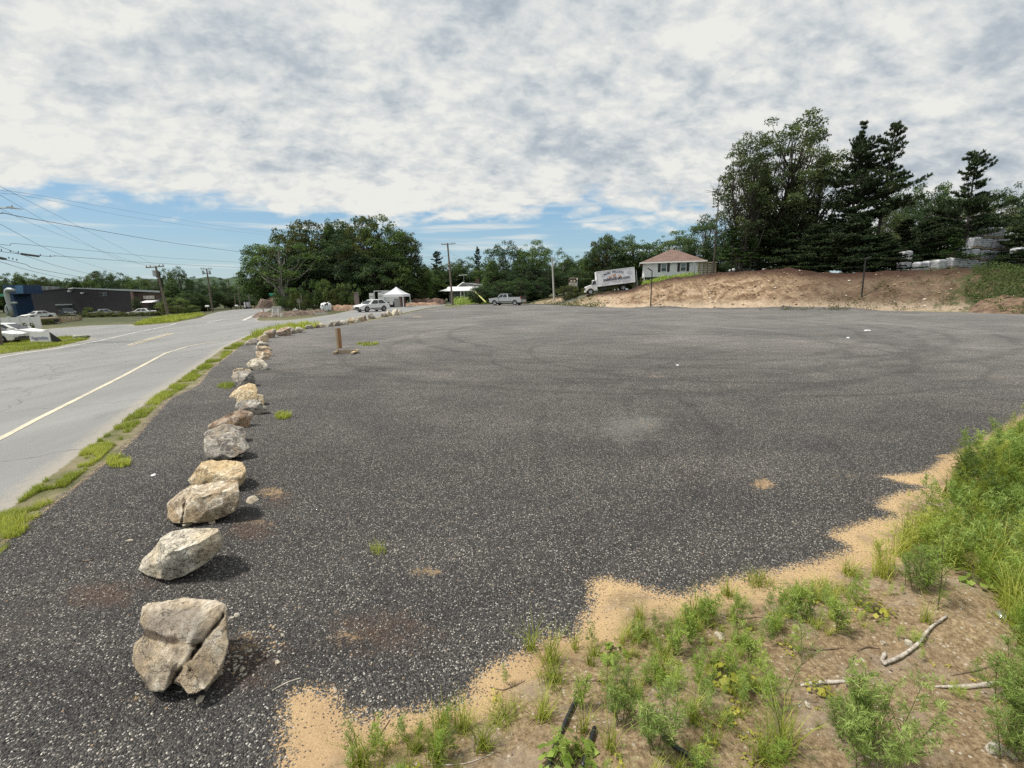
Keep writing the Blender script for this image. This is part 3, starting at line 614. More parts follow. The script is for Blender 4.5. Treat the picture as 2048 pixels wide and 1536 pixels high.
def limb(mb, a, b, r0, r1, r, sag=.15, n=5, k=5):
    a = np.array(a); b = np.array(b); L = np.linalg.norm(b-a); j = r.normal(size=3)*L*.07
    pts = [a+(b-a)*t+np.array([0, 0, L*sag*math.sin(math.pi*t)*-.4])+j*math.sin(math.pi*t) for t in np.linspace(0, 1, n)]
    mb.tube(pts, [r0+(r1-r0)*t for t in np.linspace(0, 1, n)], k, False)
def decid(seed, Hh=12.0, Wd=8.0, z0=.22, ncl=60, nleaf=150, ls=.3, cr=1.25, shape='round', open_=.0, stems=1):
    r = np.random.default_rng(seed); C = []; R_ = []
    while len(C) < ncl:
        u = rnd_dir(r, 1)[0]; rad = r.uniform(.35, 1)**.55
        zc = .5*(z0+1)*Hh; az = .5*(1-z0)*Hh
        p = np.array([u[0]*Wd/2*rad, u[1]*Wd/2*rad, zc+u[2]*az*rad])
        h = (p[2]/Hh-z0)/(1-z0)
        if shape == 'cone': k = 1.15*(1-h)**.8+.08
        elif shape == 'oval': k = 1.0
        elif shape == 'vase': k = .55+.6*math.sin(min(1, h*1.1)*math.pi*.62)
        else: k = 1.05
        p[:2] *= k
        rc = cr*r.uniform(.55, 1.25)*(1-.35*h)
        p[2] = min(p[2], Hh-rc*.6)
        C.append(p); R_.append(rc)
    C = np.array(C); R_ = np.array(R_); Vs = []; Fs = []; A = []; o = 0
    for c, rc in zip(C, R_):
        n = int(nleaf*1.3*(rc/cr)**2); u = rnd_dir(r, n); u[:, 2] = np.where(u[:, 2] < -.75, -u[:, 2], u[:, 2])
        rad = rc*(r.uniform(.25, 1.12, n)**.5); sub = .25*np.sin(u[:, 0]*5+c[0])*np.cos(u[:, 1]*6+c[1])
        p = c+u*(rad*(1+sub))[:, None]*np.array([1.15, 1.15, .8])
        V, F = quads(p, u*.6+r.normal(size=(n, 3))*.55+np.array([0, 0, .35]), ls*r.uniform(.55, 1.3, n), r, .62)
        Vs.append(V); Fs.append(F+o); o += len(V); A.append(np.repeat(np.clip(r.uniform(.25, .75)+r.normal(size=n)*.16, 0, 1), 4))
    mb = MB()
    for s in range(stems):
        a0 = r.uniform(0, 6.28); lean = (Wd*.12 if stems > 1 else .03*Wd); top = np.array([math.cos(a0)*lean*2, math.sin(a0)*lean*2, Hh*.82])
        b0 = np.array([math.cos(a0)*.25*(stems > 1), math.sin(a0)*.25*(stems > 1), -.3]); pts = [b0+(top-b0)*t+r.normal(size=3)*.12*(t > 0)*Hh/12 for t in np.linspace(0, 1, 9)]
        r0 = .022*Hh/(stems**.5); mb.tube(pts, [r0*(1-.85*t) for t in np.linspace(0, 1, 9)], 8, False)
        idx = [i for i in range(ncl) if i % stems == s]
        for i in idx:
            c = C[i]; t = np.clip(c[2]/Hh-.12-r.uniform(.05, .22), .16, .8)/.82; k = int(t*8); st = np.array(pts[min(k, 8)])
            limb(mb, st, c-np.array([0, 0, R_[i]*.2]), r0*.32*(1-.6*t), .018, r, .2, 5, 4)
    return np.concatenate(Vs), np.concatenate(Fs), np.concatenate(A), mb
def pine(seed, Hh=14.0, Lmax=3.2, z0=.25, step=.55, nlimb=5, dens=1.0, ls=.34, irregular=.25, prof='cone', droop=.0, bare=0):
    r = np.random.default_rng(seed); mb = MB(); Vs = []; Fs = []; A = []; o = 0
    lean = r.normal(size=2)*.02*Hh
    tp = lambda z: np.array([lean[0]*(z/Hh)**1.5, lean[1]*(z/Hh)**1.5, z])
    zs = np.linspace(-.3, Hh*.985, 10); r0 = .017*Hh
    mb.tube([tp(max(z, 0)) if z > 0 else np.array([0, 0, z]) for z in zs], [r0*(1-.9*(max(z, 0)/Hh)) for z in zs], 7, False)
    z = Hh*z0
    P = []; DN = []; cl = []
    while z < Hh*.985:
        h = (z/Hh-z0)/(1-z0)
        if prof == 'cone': L = Lmax*(1-h)**.75*(.75+.25*math.sin(h*9))
        elif prof == 'top': L = Lmax*math.sin(min(1, h*1.05+.12)*math.pi)**.6*(1-.35*h)
        else: L = Lmax*(1-h*.8)
        for k in range(nlimb):
            a = r.uniform(0, 6.28); l = max(.25, L*r.uniform(1-irregular*2, 1+irregular)); 
            if l < .3 and r.uniform() < .5: continue
            st = tp(z); up_ = (.15+.55*h-droop)*l
            end = st+np.array([math.cos(a)*l, math.sin(a)*l, up_*r.uniform(.4, 1.3)])
            limb(mb, st, end, .018+.012*l, .008, r, .15, 4, 3)
            n = max(2, int(l/.3)); 
            for i in range(n):
                t = .28+.72*(i+r.uniform(0, .9))/n; c = st+(end-st)*t; sp = .14*l*(1-t*.5)+.12
                for kk in range(int(3*dens)+1):
                    cc = c+np.array([-math.sin(a), math.cos(a), 0])*r.uniform(-1, 1)*sp*2.0+np.array([0, 0, r.uniform(-.05, .16)])
                    m_ = 9; u = rnd_dir(r, m_)*.5+np.array([math.cos(a)*.6, math.sin(a)*.6, .55])
                    u /= np.linalg.norm(u, axis=1)[:, None]; pp = cc+u*ls*.45*r.uniform(.3, 1.1, (m_, 1))
                    V, F = quads(pp, rnd_dir(r, m_), ls*r.uniform(.7, 1.2, m_), r, .24, T=u)
                    Vs.append(V); Fs.append(F+o); o += len(V); A.append(np.full(m_*4, np.clip(r.normal(.45, .18), 0, 1)))
        z += step*r.uniform(.7, 1.3)
    return np.concatenate(Vs), np.concatenate(Fs), np.concatenate(A), mb
def mk_proto(data, leafm, barkm=M_BARK):
    V, F, A, mb = data; me = np_mesh('crown', V, F, LM[leafm]); add_attr(me, 'v', A)
    o = mb.build('trunk', barkm); tm = o.data; bpy.data.objects.remove(o); return me, tm
PR = {}
def proto(k):
    if k in PR: return PR[k]
    f = {
     'dA': lambda: mk_proto(decid(1, 12, 8.8, .05, 150, 150, .28, 1.0), 'mid'),
     'dB': lambda: mk_proto(decid(2, 12, 7.6, .04, 140, 150, .27, 1.0, 'vase'), 'dark'),
     'dC': lambda: mk_proto(decid(3, 12, 7.8, .05, 135, 150, .28, .98, 'oval'), 'light'),
     'dD': lambda: mk_proto(decid(4, 12, 8.4, .05, 145, 150, .28, 1.02), 'olive'),
     'dE': lambda: mk_proto(decid(5, 12, 6.6, .04, 120, 150, .25, .9, 'cone'), 'mid'),
     'dF': lambda: mk_proto(decid(6, 12, 8.2, .05, 140, 150, .28, 1.0, 'oval'), 'rusty'),
     'dG': lambda: mk_proto(decid(16, 12, 9.2, .03, 160, 150, .28, 1.05), 'dark'),
     'dS': lambda: mk_proto(decid(7, 12, 7.0, .3, 34, 95, .26, .85, 'vase'), 'light', M_BARKL),
     'oA': lambda: mk_proto(decid(8, 20, 10.5, .22, 165, 170, .25, .95, 'oval'), 'oak'),
     'oB': lambda: mk_proto(decid(9, 18, 8.6, .22, 120, 170, .25, .92, 'oval', stems=2), 'oak'),
     'oC': lambda: mk_proto(decid(21, 18, 8.2, .15, 115, 165, .25, .92, 'oval'), 'oak'),
     'bA': lambda: mk_proto(decid(10, 3, 4.0, .02, 40, 200, .16, .55, stems=3), 'mid'),
     'bB': lambda: mk_proto(decid(11, 3, 4.5, .02, 42, 200, .14, .55, stems=3), 'olive'),
     'bC': lambda: mk_proto(decid(12, 3, 3.6, .02, 36, 190, .15, .55, stems=3), 'shrub'),
     'bD': lambda: mk_proto(decid(13, 3, 3.8, .02, 40, 210, .13, .6, stems=3), 'rusty'),
     'pA': lambda: mk_proto(pine(1, 14, 3.6, .12, .45, 6, 1.3), 'pine'),
     'pB': lambda: mk_proto(pine(2, 18, 4.2, .30, .5, 7, 1.5, .40, .4, 'top'), 'pine'),
     'pC': lambda: mk_proto(pine(3, 16, 4.4, .40, .55, 5, 1.0, .42, .32, 'cone'), 'pine'),
     'pD': lambda: mk_proto(pine(4, 9, 4.2, .06, .42, 7, 1.5, .40, .3, 'flat', .15), 'pine'),
     'pE': lambda: mk_proto(pine(5, 8, 3.2, .28, .42, 6, 1.1, .36, .3, 'cone', .1), 'pinel'),
     'pF': lambda: mk_proto(pine(6, 14, 4.8, .28, .55, 5, 1.2, .44, .32, 'cone'), 'pine'),
     'pG': lambda: mk_proto(pine(7, 12, 2.6, .1, .42, 6, 1.2, .34, .3, 'cone'), 'pine'),
    }[k]; PR[k] = f(); return PR[k]
PH = dict(dA=12,dB=12,dC=12,dD=12,dE=12,dF=12,dG=12,dS=12,oA=20,oB=18,oC=18,bA=3,bB=3,bC=3,bD=3,pA=14,pB=18,pC=16,pD=9,pE=8,pF=14,pG=12)
PW = dict(dA=9.6,dB=8,dC=8.4,dD=9,dE=6.6,dF=9,dG=10,dS=7.5,oA=10.4,oB=8.8,oC=8,bA=4.6,bB=5,bC=4.2,bD=4.4,pA=6.4,pB=7,pC=7,pD=8,pE=6.6,pF=7.4,pG=5.2)
def tree(k, px, ytop, Y, wpx=None, label=None, group=None, name=None, cat=None, sink=0.0):
    b = at(px, Y); top = D(px, ytop, Y).z; h = max(top-b.z, .6); s = h/PH[k]; sw = s
    if wpx: sw = (wpx/FPX*Y)/PW[k]
    isb = k[0] == 'b'; nm = name or ('bush' if isb else 'pine_tree' if k[0] == 'p' else 'oak_tree' if k[0] == 'o' else 'leafy_tree')
    e = empty(nm, (b.x, b.y, b.z-sink), random.uniform(0, 6.28), label, cat or ('bush' if isb else 'tree'), group)
    e.scale = (sw, sw, s)
    cm, tm = proto(k)
    c = bpy.data.objects.new('crown', cm); link(c, e)
    t = bpy.data.objects.new('stems' if isb else 'trunk', tm); link(t, e)
    return e
ORD = ['first','second','third','fourth','fifth','sixth','seventh','eighth','ninth','tenth','eleventh','twelfth','thirteenth','fourteenth','fifteenth','sixteenth','seventeenth','eighteenth','nineteenth','twentieth']
GC = 'trees of the wood behind the white suv'
for a in [
 ('dS',570,474,73.5,125,'light green tree with open branches at the left edge of the wood'),
 ('dC',532,478,82,80,'pale green leafy tree, second from the left of the wood'),
 ('dF',590,447,82,95,'brownish green tree on the left shoulder of the wood'),
 ('dD',640,437,86,95,'olive tree rising in the left half of the wood'),
 ('dG',688,440,92,100,'dark tree in the notch at the middle of the wood'),
 ('dE',672,433,84,60,'pointed green tree at the middle of the wood'),
 ('dB',722,434,90,95,'dark tree just right of the notch in the wood'),
 ('dD',735,430,82,80,'tallest olive tree of the wood, right of its middle'),
 ('dA',778,432,84,105,'broad green tree on the right shoulder of the wood'),
 ('dF',812,455,86,75,'brownish green tree at the right end of the wood'),
 ('dG',700,470,80,110,'dark broad tree low in the middle of the wood'),
 ('dB',640,480,80,100,'dark tree standing before the olive tree of the wood'),
 ('dE',798,490,80,80,'green tree above the white canopy tent'),
 ('dG',760,500,79,90,'dark tree behind the white container'),
 ('dB',590,500,78,80,'dark tree behind the white real estate sign'),
 ('dA',835,520,88,60,'low green tree right of the canopy tent'),
 ]: tree(a[0], a[1], a[2], a[3]+13, a[4]*1.12, *a[5:], group=GC)
for i, (k, px, yt, Y, w) in enumerate([('bA',575,570,73,50),('bB',600,580,72,35),('bA',630,555,72,50),('bC',655,560,72,45),('bB',680,572,72,45),('bA',700,560,73,45),('bB',610,590,70,30),('bC',740,548,95,40),('bA',770,565,96,60),('bB',835,575,96,50),('bA',535,592,96,30),('bB',665,590,71,35)]):
    tree(k, px, yt, Y, w, ORD[i]+' undergrowth bush at the foot of the wood left of the tent', 'undergrowth bushes at the foot of the wood')
GB = 'background trees between the wood and the box truck'
for a in [
 ('pC',872,503,120,42,'dark flat-topped pine just right of the wood'),
 ('dA',855,545,105,50,'green tree low beside the right end of the wood'),
 ('pA',889,538,135,25,'small dark pine behind the crossarm utility pole'),
 ('dA',905,528,125,60,'green tree behind the house with the metal porch roof'),
 ('dC',878,555,110,60,'pale green tree left of the house with the metal porch roof'),
 ('dB',935,514,120,55,'dark round tree above the house with the metal porch roof'),
 ('pA',958,494,115,30,'pointed spruce above the ridge of the low house'),
 ('dG',1010,482,98,78,'large dark round tree behind the silver pickup'),
 ('dE',985,520,92,45,'green tree left of the large round tree behind the pickup'),
 ('dA',1068,480,96,75,'tall green tree right of the large round tree'),
 ('dG',1045,520,88,70,'dark tree directly behind the silver pickup'),
 ('dS',1108,488,100,45,'thin airy tree with sky showing through, by the pale pole'),
 ('dB',1095,530,88,60,'dark tree behind the pale pole'),
 ('dA',1128,510,105,40,'green tree beyond the orange bush'),
 ('dG',1155,511,105,60,'green round tree behind the brown and cream sign'),
 ('dB',1150,535,92,50,'dark blue-green tree behind the brown and cream sign'),
 ('dC',1178,505,100,40,'yellow-green tree left of the box truck'),
 ('dG',1212,467,96,72,'dark round tree behind the box truck'),
 ('dD',1205,470,99,55,'rust-tinged tree behind the box truck'),
 ('dA',1262,471,98,85,'green tree between the box truck and the white house'),
 ('dB',1290,505,98,60,'dark tree at the left wall of the white house'),
 ('dA',1345,462,112,85,'airy green tree above the roof ridge of the white house'),
 ('dG',1408,430,96,85,'dark oak standing right behind the white house'),
 ('dG',1440,470,92,60,'dark tree behind the leftmost pines on the bank'),
 ]: tree(a[0], a[1], a[2], max(a[3]+(10 if a[1] < 1320 else 0), 100) if a[1] < 1320 else a[3], a[4]*1.15, *a[5:], group=GB)
for i, px in enumerate(range(850, 1310, 24)):
    tree(['dG','dA','dB','dE'][i % 4], px, 530+10*math.sin(i*1.9)-(8 if px > 1160 else 0), 122, 62, ORD[i]+' dark tree from the left in the rearmost row of the horizon wood', 'continuous wood along the horizon')
for i, px in enumerate(range(1195, 1290, 17)):
    tree(['bA','bD','bB'][i % 3], px, 556+3*math.sin(i*2), 86, 34, ORD[i]+' dark bush from the left behind the box truck', 'bushes behind the box truck')
for i, (px, yt, w) in enumerate([(960,570,60),(1000,560,60),(1040,555,60),(1075,560,50),(985,585,40),(1060,580,40)]):
    tree('dG', px, yt, 90, w, ORD[i]+' shrubby dark tree in the shade behind the silver pickup', 'shrubby trees behind the pickup', 'leafy_tree')
tree('bD',1136,569,79,52,'rounded orange-brown bush beside the pale pole','shrubs by the truck road')
tree('bB',1158,574,79.5,30,'olive half of the rounded hedge under the brown and cream sign','shrubs by the truck road')
# left background
GL = 'wood behind the brown warehouse'
lt = [(-60,560),(-25,556),(8,556),(30,545),(52,542),(75,546),(98,552),(120,556),(140,556),(162,553),(184,551),(206,540),(226,541),(246,545),(266,550),(286,553),(306,556)]
for i, (px, yt) in enumerate(lt):
    tree(['dA','dD','dG','dB','dE'][i % 5], px, yt, 128+6*(i % 3), 44, ORD[i]+' tree from the left above the roof of the dark warehouse', GL)
for a in [('pG',330,540,112,32,'narrow dark tree just right of the nearest crossarm pole'),('dB',345,536,116,30,'dark tree with twin tops right of the nearest crossarm pole'),
 ('dG',368,532,112,42,'tall peaked dark tree left of the road'),('dE',352,560,100,50,'green tree behind the yellow-green bush by the road'),
 ('dB',395,552,118,40,'dark tree behind the second crossarm pole'),('dG',385,580,98,50,'dark low tree at the left road edge'),
 ('dG',425,566,125,50,'dark tree right of the second crossarm pole'),('dB',450,555,140,40,'rounded dark tree where the road disappears'),('dG',410,590,100,40,'dark shrubby tree behind the white mailbox'),
 ('dB',462,585,130,36,'dark tree by the far leaning poles')]: tree(*a, group='trees along the left side of the road')
for i, (px, yt, Y, w) in enumerate([(478,566,190,40),(500,574,180,40),(520,560,170,42),(492,590,150,30),(535,575,140,36),(510,592,160,36),(548,590,125,30),(470,600,150,24),(527,598,135,26)]):
    tree(['dA','dG','dC','dB'][i % 4], px, yt, Y, w, ORD[i]+' green tree beyond the far bend of the road', 'trees beyond the bend of the road')
tree('bC',352,596,82,70,'tall yellow-green bush beside the nearest crossarm pole','bushes on the left verge')
tree('bB',335,606,80,40,'low olive bush at the foot of the nearest crossarm pole','bushes on the left verge')
tree('bC',382,610,84,44,'low green bush right of the nearest crossarm pole','bushes on the left verge')
tree('dB',277,594,97,16,'small dark tree against the brick end of the warehouse','bushes on the left verge')
tree('bC',180,615,84,20,'green bush in front of the warehouse wall','bushes on the left verge')
for i, (px, yt, w) in enumerate([(200,622,40),(232,622,36),(262,624,30),(300,623,40),(135,628,30),(320,622,30),(60,633,26),(86,638,24),(97,644,20),(168,625,24),(185,628,34),(215,629,44),(250,630,44),(290,629,44),(318,630,30)]):
    tree('bB', px, yt, 62 if px > 100 else 44, w, ORD[i]+' low weedy bush in front of the warehouse yard', 'low weeds in front of the warehouse yard')
for px, yt, w, lb in [(50,645,10,'largest weed growing against the white panel fence'),(66,648,8,'small weed at the right part of the white panel fence'),(28,650,8,'small weed at the left part of the white panel fence')]:
    tree('bA', px, yt, 37.5, w, lb, 'weeds against the white panel fence')
# right bank wood
GR = 'tall trees on top of the dirt bank'
for a in [
 ('oB',1478,262,60,110,'tall loose-crowned oak, leftmost on the bank'),
 ('oA',1562,216,61,165,'tallest oak on the bank'),
 ('oC',1516,285,62,130,'broad oak between the two tallest on the bank'),
 ('oC',1618,292,60,110,'oak right of the tallest one on the bank'),
 ('pB',1688,243,55,88,'tall dense dark pine right of the oaks'),
 ('pC',1744,252,54,100,'thin pine with long bare reaching branches'),
 ('pF',1922,298,50,105,'lone irregular pine rising above the right wood'),
 ('pE',1462,455,60,75,'light green young pine at the left end of the bank'),
 ('pE',1500,470,59,65,'young pine with low light green boughs, second from the left'),
 ('pD',1560,440,59,110,'low spreading pine under the tallest oak'),
 ('pD',1625,450,56,110,'dark spreading pine before the dense pine'),
 ('pD',1700,430,52,130,'widest dark spreading pine in the middle of the bank'),
 ('pD',1755,470,50,110,'low dark pine behind the right lamp post'),
 ('pG',1800,440,53,90,'dark pine right of the lamp post'),
 ('pD',1850,440,56,110,'spreading pine above the small wrapped stacks'),
 ('pE',1905,470,49,80,'olive pine bough tree under the lone irregular pine'),
 ('pD',1965,430,54,110,'dark spreading pine over the wrapped pallet stack'),
 ('pD',2040,440,47,110,'dark pine at the right edge of the picture'),
 ('pD',2030,500,44,70,'low dark pine at the right edge on the bank slope'),
 ('pG',1605,480,56,60,'small dark pine beside the leaning trunk'),
 ]: tree(*a, group=GR)
for i, (px, yt, Y, w) in enumerate([(1790,372,72,80),(1830,365,75,85),(1870,366,76,85),(1960,380,72,80),(2000,366,74,90),(2045,385,70,80),(2090,380,72,80),(1750,400,70,80),(1700,420,72,80),(1640,430,74,90),(1580,430,76,90),(1520,440,78,80),(1480,470,80,70)]):
    tree(['dG','dB','dA','oC'][i % 4] if i < 8 else 'dG', px, yt, Y, w, ORD[i]+' leafy tree of the wood behind the bank pines', 'leafy trees behind the bank pines')
# snag
def snag(px, yt, Y, label):
    b = at(px, Y); h = D(px, yt, Y).z-b.z; r = np.random.default_rng(5); mb = MB()
    pts = [(r.normal()*.15*t, r.normal()*.15*t, h*t) for t in np.linspace(0, 1, 8)]; mb.tube(pts, [.13*(1-.85*t) for t in np.linspace(0, 1, 8)], 6, False)
    for i in range(20):
        t = r.uniform(.4, 1); a = r.uniform(0, 6.28); l = r.uniform(.6, 2.2); p = np.array(pts[int(t*7)])
        e_ = p+np.array([math.cos(a)*l, math.sin(a)*l, r.uniform(-.1, .7)]); limb(mb, p, e_, .035, .01, r, .2, 4, 3)
        limb(mb, (p+e_)/2, e_+r.normal(size=3)*.5, .015, .006, r, .1, 3, 3)
    o = mb.build('dead_tree', M_BARK); o.location = b; return tag(o, label, 'tree')
snag(1426, 352, 60, 'bare dead tree with twiggy branches left of the oaks')
for px, yt, Y, r_ in [(1405,490,90,0)]: pass
# ---------------------------------------------------------------- far hill
def hill():
    xs = np.linspace(-1100, 160, 330); ys = np.linspace(380, 900, 60); X, Yy = np.meshgrid(xs, ys)
    a = X/Yy; prof = ss(a, -1.5, -1.0)*ss(-a, .1, .42)
    Z = (27*prof)*ss(Yy, 380, 620)-2+fbm(X, Yy, .012, 4)*7+fbm(X, Yy, .09, 6)*5
    V = np.stack([X, Yy, Z], -1).reshape(-1, 3); n = len(xs)
    i = np.arange(len(ys)-1)[:, None]*n; j = np.arange(n-1)[None, :]
    F = np.stack([i+j, i+j+1, i+n+j+1, i+n+j], -1).reshape(-1, 4)
    mt, q = new_mat('wooded_hill'); P = q.n('ShaderNodeNewGeometry').outputs['Position']
    n1 = q.noise(P, .12, 6, .7); finish(q, q.ramp(n1, [(.3, (.02, .045, .025)), (.55, (.045, .085, .04)), (.7, (.075, .12, .05))]), .9, n1, 1.0, 6)
    o = bpy.data.objects.new('hill', np_mesh('hill', V, F, mt)); link(o); o['kind'] = 'structure'
hill()
# ---------------------------------------------------------------- grass and weeds
def blades(P, h, r, w=.005, lean=.45, seg=3):
    """P base points (n,3), h heights; curved tapering blades"""
    n = len(P); a = r.uniform(0, 6.28, n); d = np.stack([np.cos(a), np.sin(a), np.zeros(n)], 1); s = np.stack([-np.sin(a), np.cos(a), np.zeros(n)], 1)
    ln = r.uniform(.1, 1, n)*lean; rows = []
    for k in range(seg+1):
        t = k/seg; c = P+d*(h*ln*t*t)[:, None]+np.array([0, 0, 1.])*(h*(t-.35*ln*t*t))[:, None]; ww = w*(1-t*.85)*(h/.15)**.3
        rows += [c-s*ww[:, None]/2, c+s*ww[:, None]/2]
    V = np.stack(rows, 1).reshape(-1, 3); m_ = 2*(seg+1); b = np.arange(n)[:, None]*m_
    F = np.concatenate([np.stack([b[:, 0]+2*k, b[:, 0]+2*k+1, b[:, 0]+2*k+3, b[:, 0]+2*k+2], 1) for k in range(seg)])
    return V, F, np.repeat(np.clip(r.normal(.5, .2, n), 0, 1), m_)
def in_poly(poly, n, r):
    poly = np.array([tuple(p) for p in poly]); mn, mx = poly.min(0), poly.max(0); out = []
    while sum(map(len, out)) < n:
        p = r.uniform(mn, mx, (n*3, 2)); out.append(p[sdf(p, poly) > 0])
    return np.concatenate(out)[:n]
def ground_pts(p): return np.column_stack([p, HT(p)])
def grass_patch(name, poly, n, h0, h1, mat='grass', w=.006, seed=1, clump=2.2, thr=-.15, lean=1.0, label=None):
    r = np.random.default_rng(seed); p = in_poly(poly, n, r); k = fbm(p[:, 0], p[:, 1], clump, seed) > thr; p = p[k]
    h = r.uniform(h0, h1, len(p))*(1+.7*fbm(p[:, 0], p[:, 1], clump, seed)); V, F, A = blades(ground_pts(p), np.clip(h, .02, None), r, w, lean, 2); A = np.clip(A+.5*np.repeat(fbm(p[:, 0], p[:, 1], .8, seed+9), 6), 0, 1)
    me = np_mesh(name, V, F, LM[mat]); add_attr(me, 'v', A); o = bpy.data.objects.new(name, me); link(o)
    tag(o, label, 'grass', None, 'stuff'); return o
grass_patch('grass', Gs([(-60,1080),(-60,1030),(0,1035),(100,955),(200,880),(228,893),(205,915),(105,995),(50,1045),(0,1072)]), 30000, .025, .085, w=.006, seed=1, thr=.0, label='yellow-green grass strip along the near road edge')
grass_patch('grass', Gs([(200,880),(300,802),(400,733),(450,697),(500,672),(510,675),(480,693),(432,728),(385,765),(325,803),(275,850),(228,895)]), 42000, .03, .10, w=.009, seed=2, thr=.0, label='yellow-green grass strip narrowing towards the bend of the boulder row')
grass_patch('grass', Gs([(500,670),(560,655),(600,650),(640,648),(640,655),(590,662),(550,669),(510,678)]), 3500, .15, .45, w=.03, seed=3, thr=-.1, label='weedy grass behind the boulders at the bend')
grass_patch('grass', Gs([(0,708),(101,696),(180,678.5),(140,672.5),(100,675),(0,682),(-200,695),(-200,728)]), 30000, .05, .13, w=.016, seed=4, thr=-.4, label='bright grass island in front of the white car')
grass_patch('grass', Gs([(268,650.5),(350,644),(410,629.5),(400,627),(340,632),(290,640)]), 12000, .10, .3, w=.04, seed=5, thr=-.3, label='grass verge around the nearest crossarm pole')
grass_patch('grass', Gs([(0,1040),(30,1040),(110,985),(150,965),(120,1000),(40,1075),(0,1110)]), 3000, .04, .1, w=.006, seed=6, thr=0, label='thin grass creeping over the gravel at the left edge')
for px, py, w, h, n, lb in [(738,689,26,4,420,'flat grass patch beside the wooden sign stand'),(565,832,18,8,330,'small grass patch right of the boulder row'),(455,772,22,7,360,'small grass patch left of the spotted grey boulder'),(235,925,32,14,700,'green tuft at the edge of the gravel by the road'),(757,1104,22,10,70,'sparse grass tuft in the open gravel'),(905,613,22,3,600,'grass clump at the foot of the tall crossarm pole')]:
    c = G(px, py).to_2d(); poly = [G(px+w*math.cos(a)*random.uniform(.6, 1.1), py+h*math.sin(a)*random.uniform(.7, 1)).to_2d() for a in np.linspace(0, 6.28, 10)[:-1]]
    far = py < 700; r_h = (.05, .13) if not far else (.06, .16)
    grass_patch('grass', poly, n, *r_h, w=.006 if py > 1000 else .012 if not far else .03, seed=px, thr=-.4, label=lb, lean=1.0)
# single plants near the viewer ---------------------------------------------------
def tuft(seed, n=45, h=.2, spread=.05, lean=.9, w=.006):
    n = int(n*1.5); h *= 1.12; lean *= 1.35; spread *= 1.3; w *= .9
    r = np.random.default_rng(seed); a = r.uniform(0, 6.28, n); d = r.uniform(0, spread, n); P = np.column_stack([np.cos(a)*d, np.sin(a)*d, np.zeros(n)-.01])
    return blades(P, h*r.uniform(.45, 1.1, n), r, w, lean, 4)
def feather(seed, h=.5, nb=14, bl=.16, nl=20, ls=.034, asp=.16, stems=1, spread=.04):
    nl = int(nl*1.5); ls *= .8; asp *= .8
    r = np.random.default_rng(seed); Vs = []; Fs = []; A = []; o = 0; mb = MB()
    for s in range(stems):
        a0 = r.uniform(0, 6.28); hh = h*r.uniform(.65, 1.05); ln = r.uniform(.05, .3); b = np.array([math.cos(a0), math.sin(a0), 0])*spread*r.uniform(0, 1)
        tipd = np.array([math.cos(a0)*ln, math.sin(a0)*ln, 1]); mb.tube([b, b+tipd*hh*.5+r.normal(size=3)*.01, b+tipd*hh], [.0035, .0025, .001], 4, False)
        for k in range(nb):
            t = .12+.88*k/nb; a = r.uniform(0, 6.28); l = bl*(1-.65*t)*r.uniform(.6, 1.25); st = b+tipd*hh*t
            d = np.array([math.cos(a)*.75, math.sin(a)*.75, r.uniform(.5, 1.0)]); d /= np.linalg.norm(d); en = st+d*l
            mb.tube([st, (st+en)/2+np.array([0, 0, .005]), en], [.0016, .0012, .0006], 3, False)
            tt = r.uniform(.1, 1.05, nl); C = st+np.outer(tt, en-st)+r.normal(size=(nl, 3))*.007
            T = d*.7+rnd_dir(r, nl)*.8; S_ = ls*r.uniform(.6, 1.3, nl); T = T/np.linalg.norm(T, axis=1)[:, None]
            V, F = quads(C+T*S_[:, None]*.4, rnd_dir(r, nl), S_, r, asp, T=T)
            Vs.append(V); Fs.append(F+o); o += len(V); A.append(np.full(nl*4, np.clip(r.normal(.3+.4*t, .12), 0, 1)))
    return np.concatenate(Vs), np.concatenate(Fs), np.concatenate(A), mb
def broad(seed, n=26, rad=.11, h=.09, ls=.05):
    r = np.random.default_rng(seed); mb = MB(); C = []; N = []
    for i in range(n):
        a = r.uniform(0, 6.28); d = rad*r.uniform(.1, 1)**.6; c = np.array([math.cos(a)*d, math.sin(a)*d, h*r.uniform(.25, 1)*(1-.4*d/rad)]); C.append(c); N.append([math.cos(a)*.5, math.sin(a)*.5, .8])
        mb.tube([(0, 0, -.01), c*.5+np.array([0, 0, .015]), c], [.002, .0015, .001], 3, False)
    V, F = quads(np.array(C), np.array(N)+r.normal(size=(n, 3))*.25, ls*r.uniform(.6, 1.2, n), r, .8)
    return V, F, np.repeat(np.clip(r.normal(.5, .2, n), 0, 1), 4), mb
PP = {}
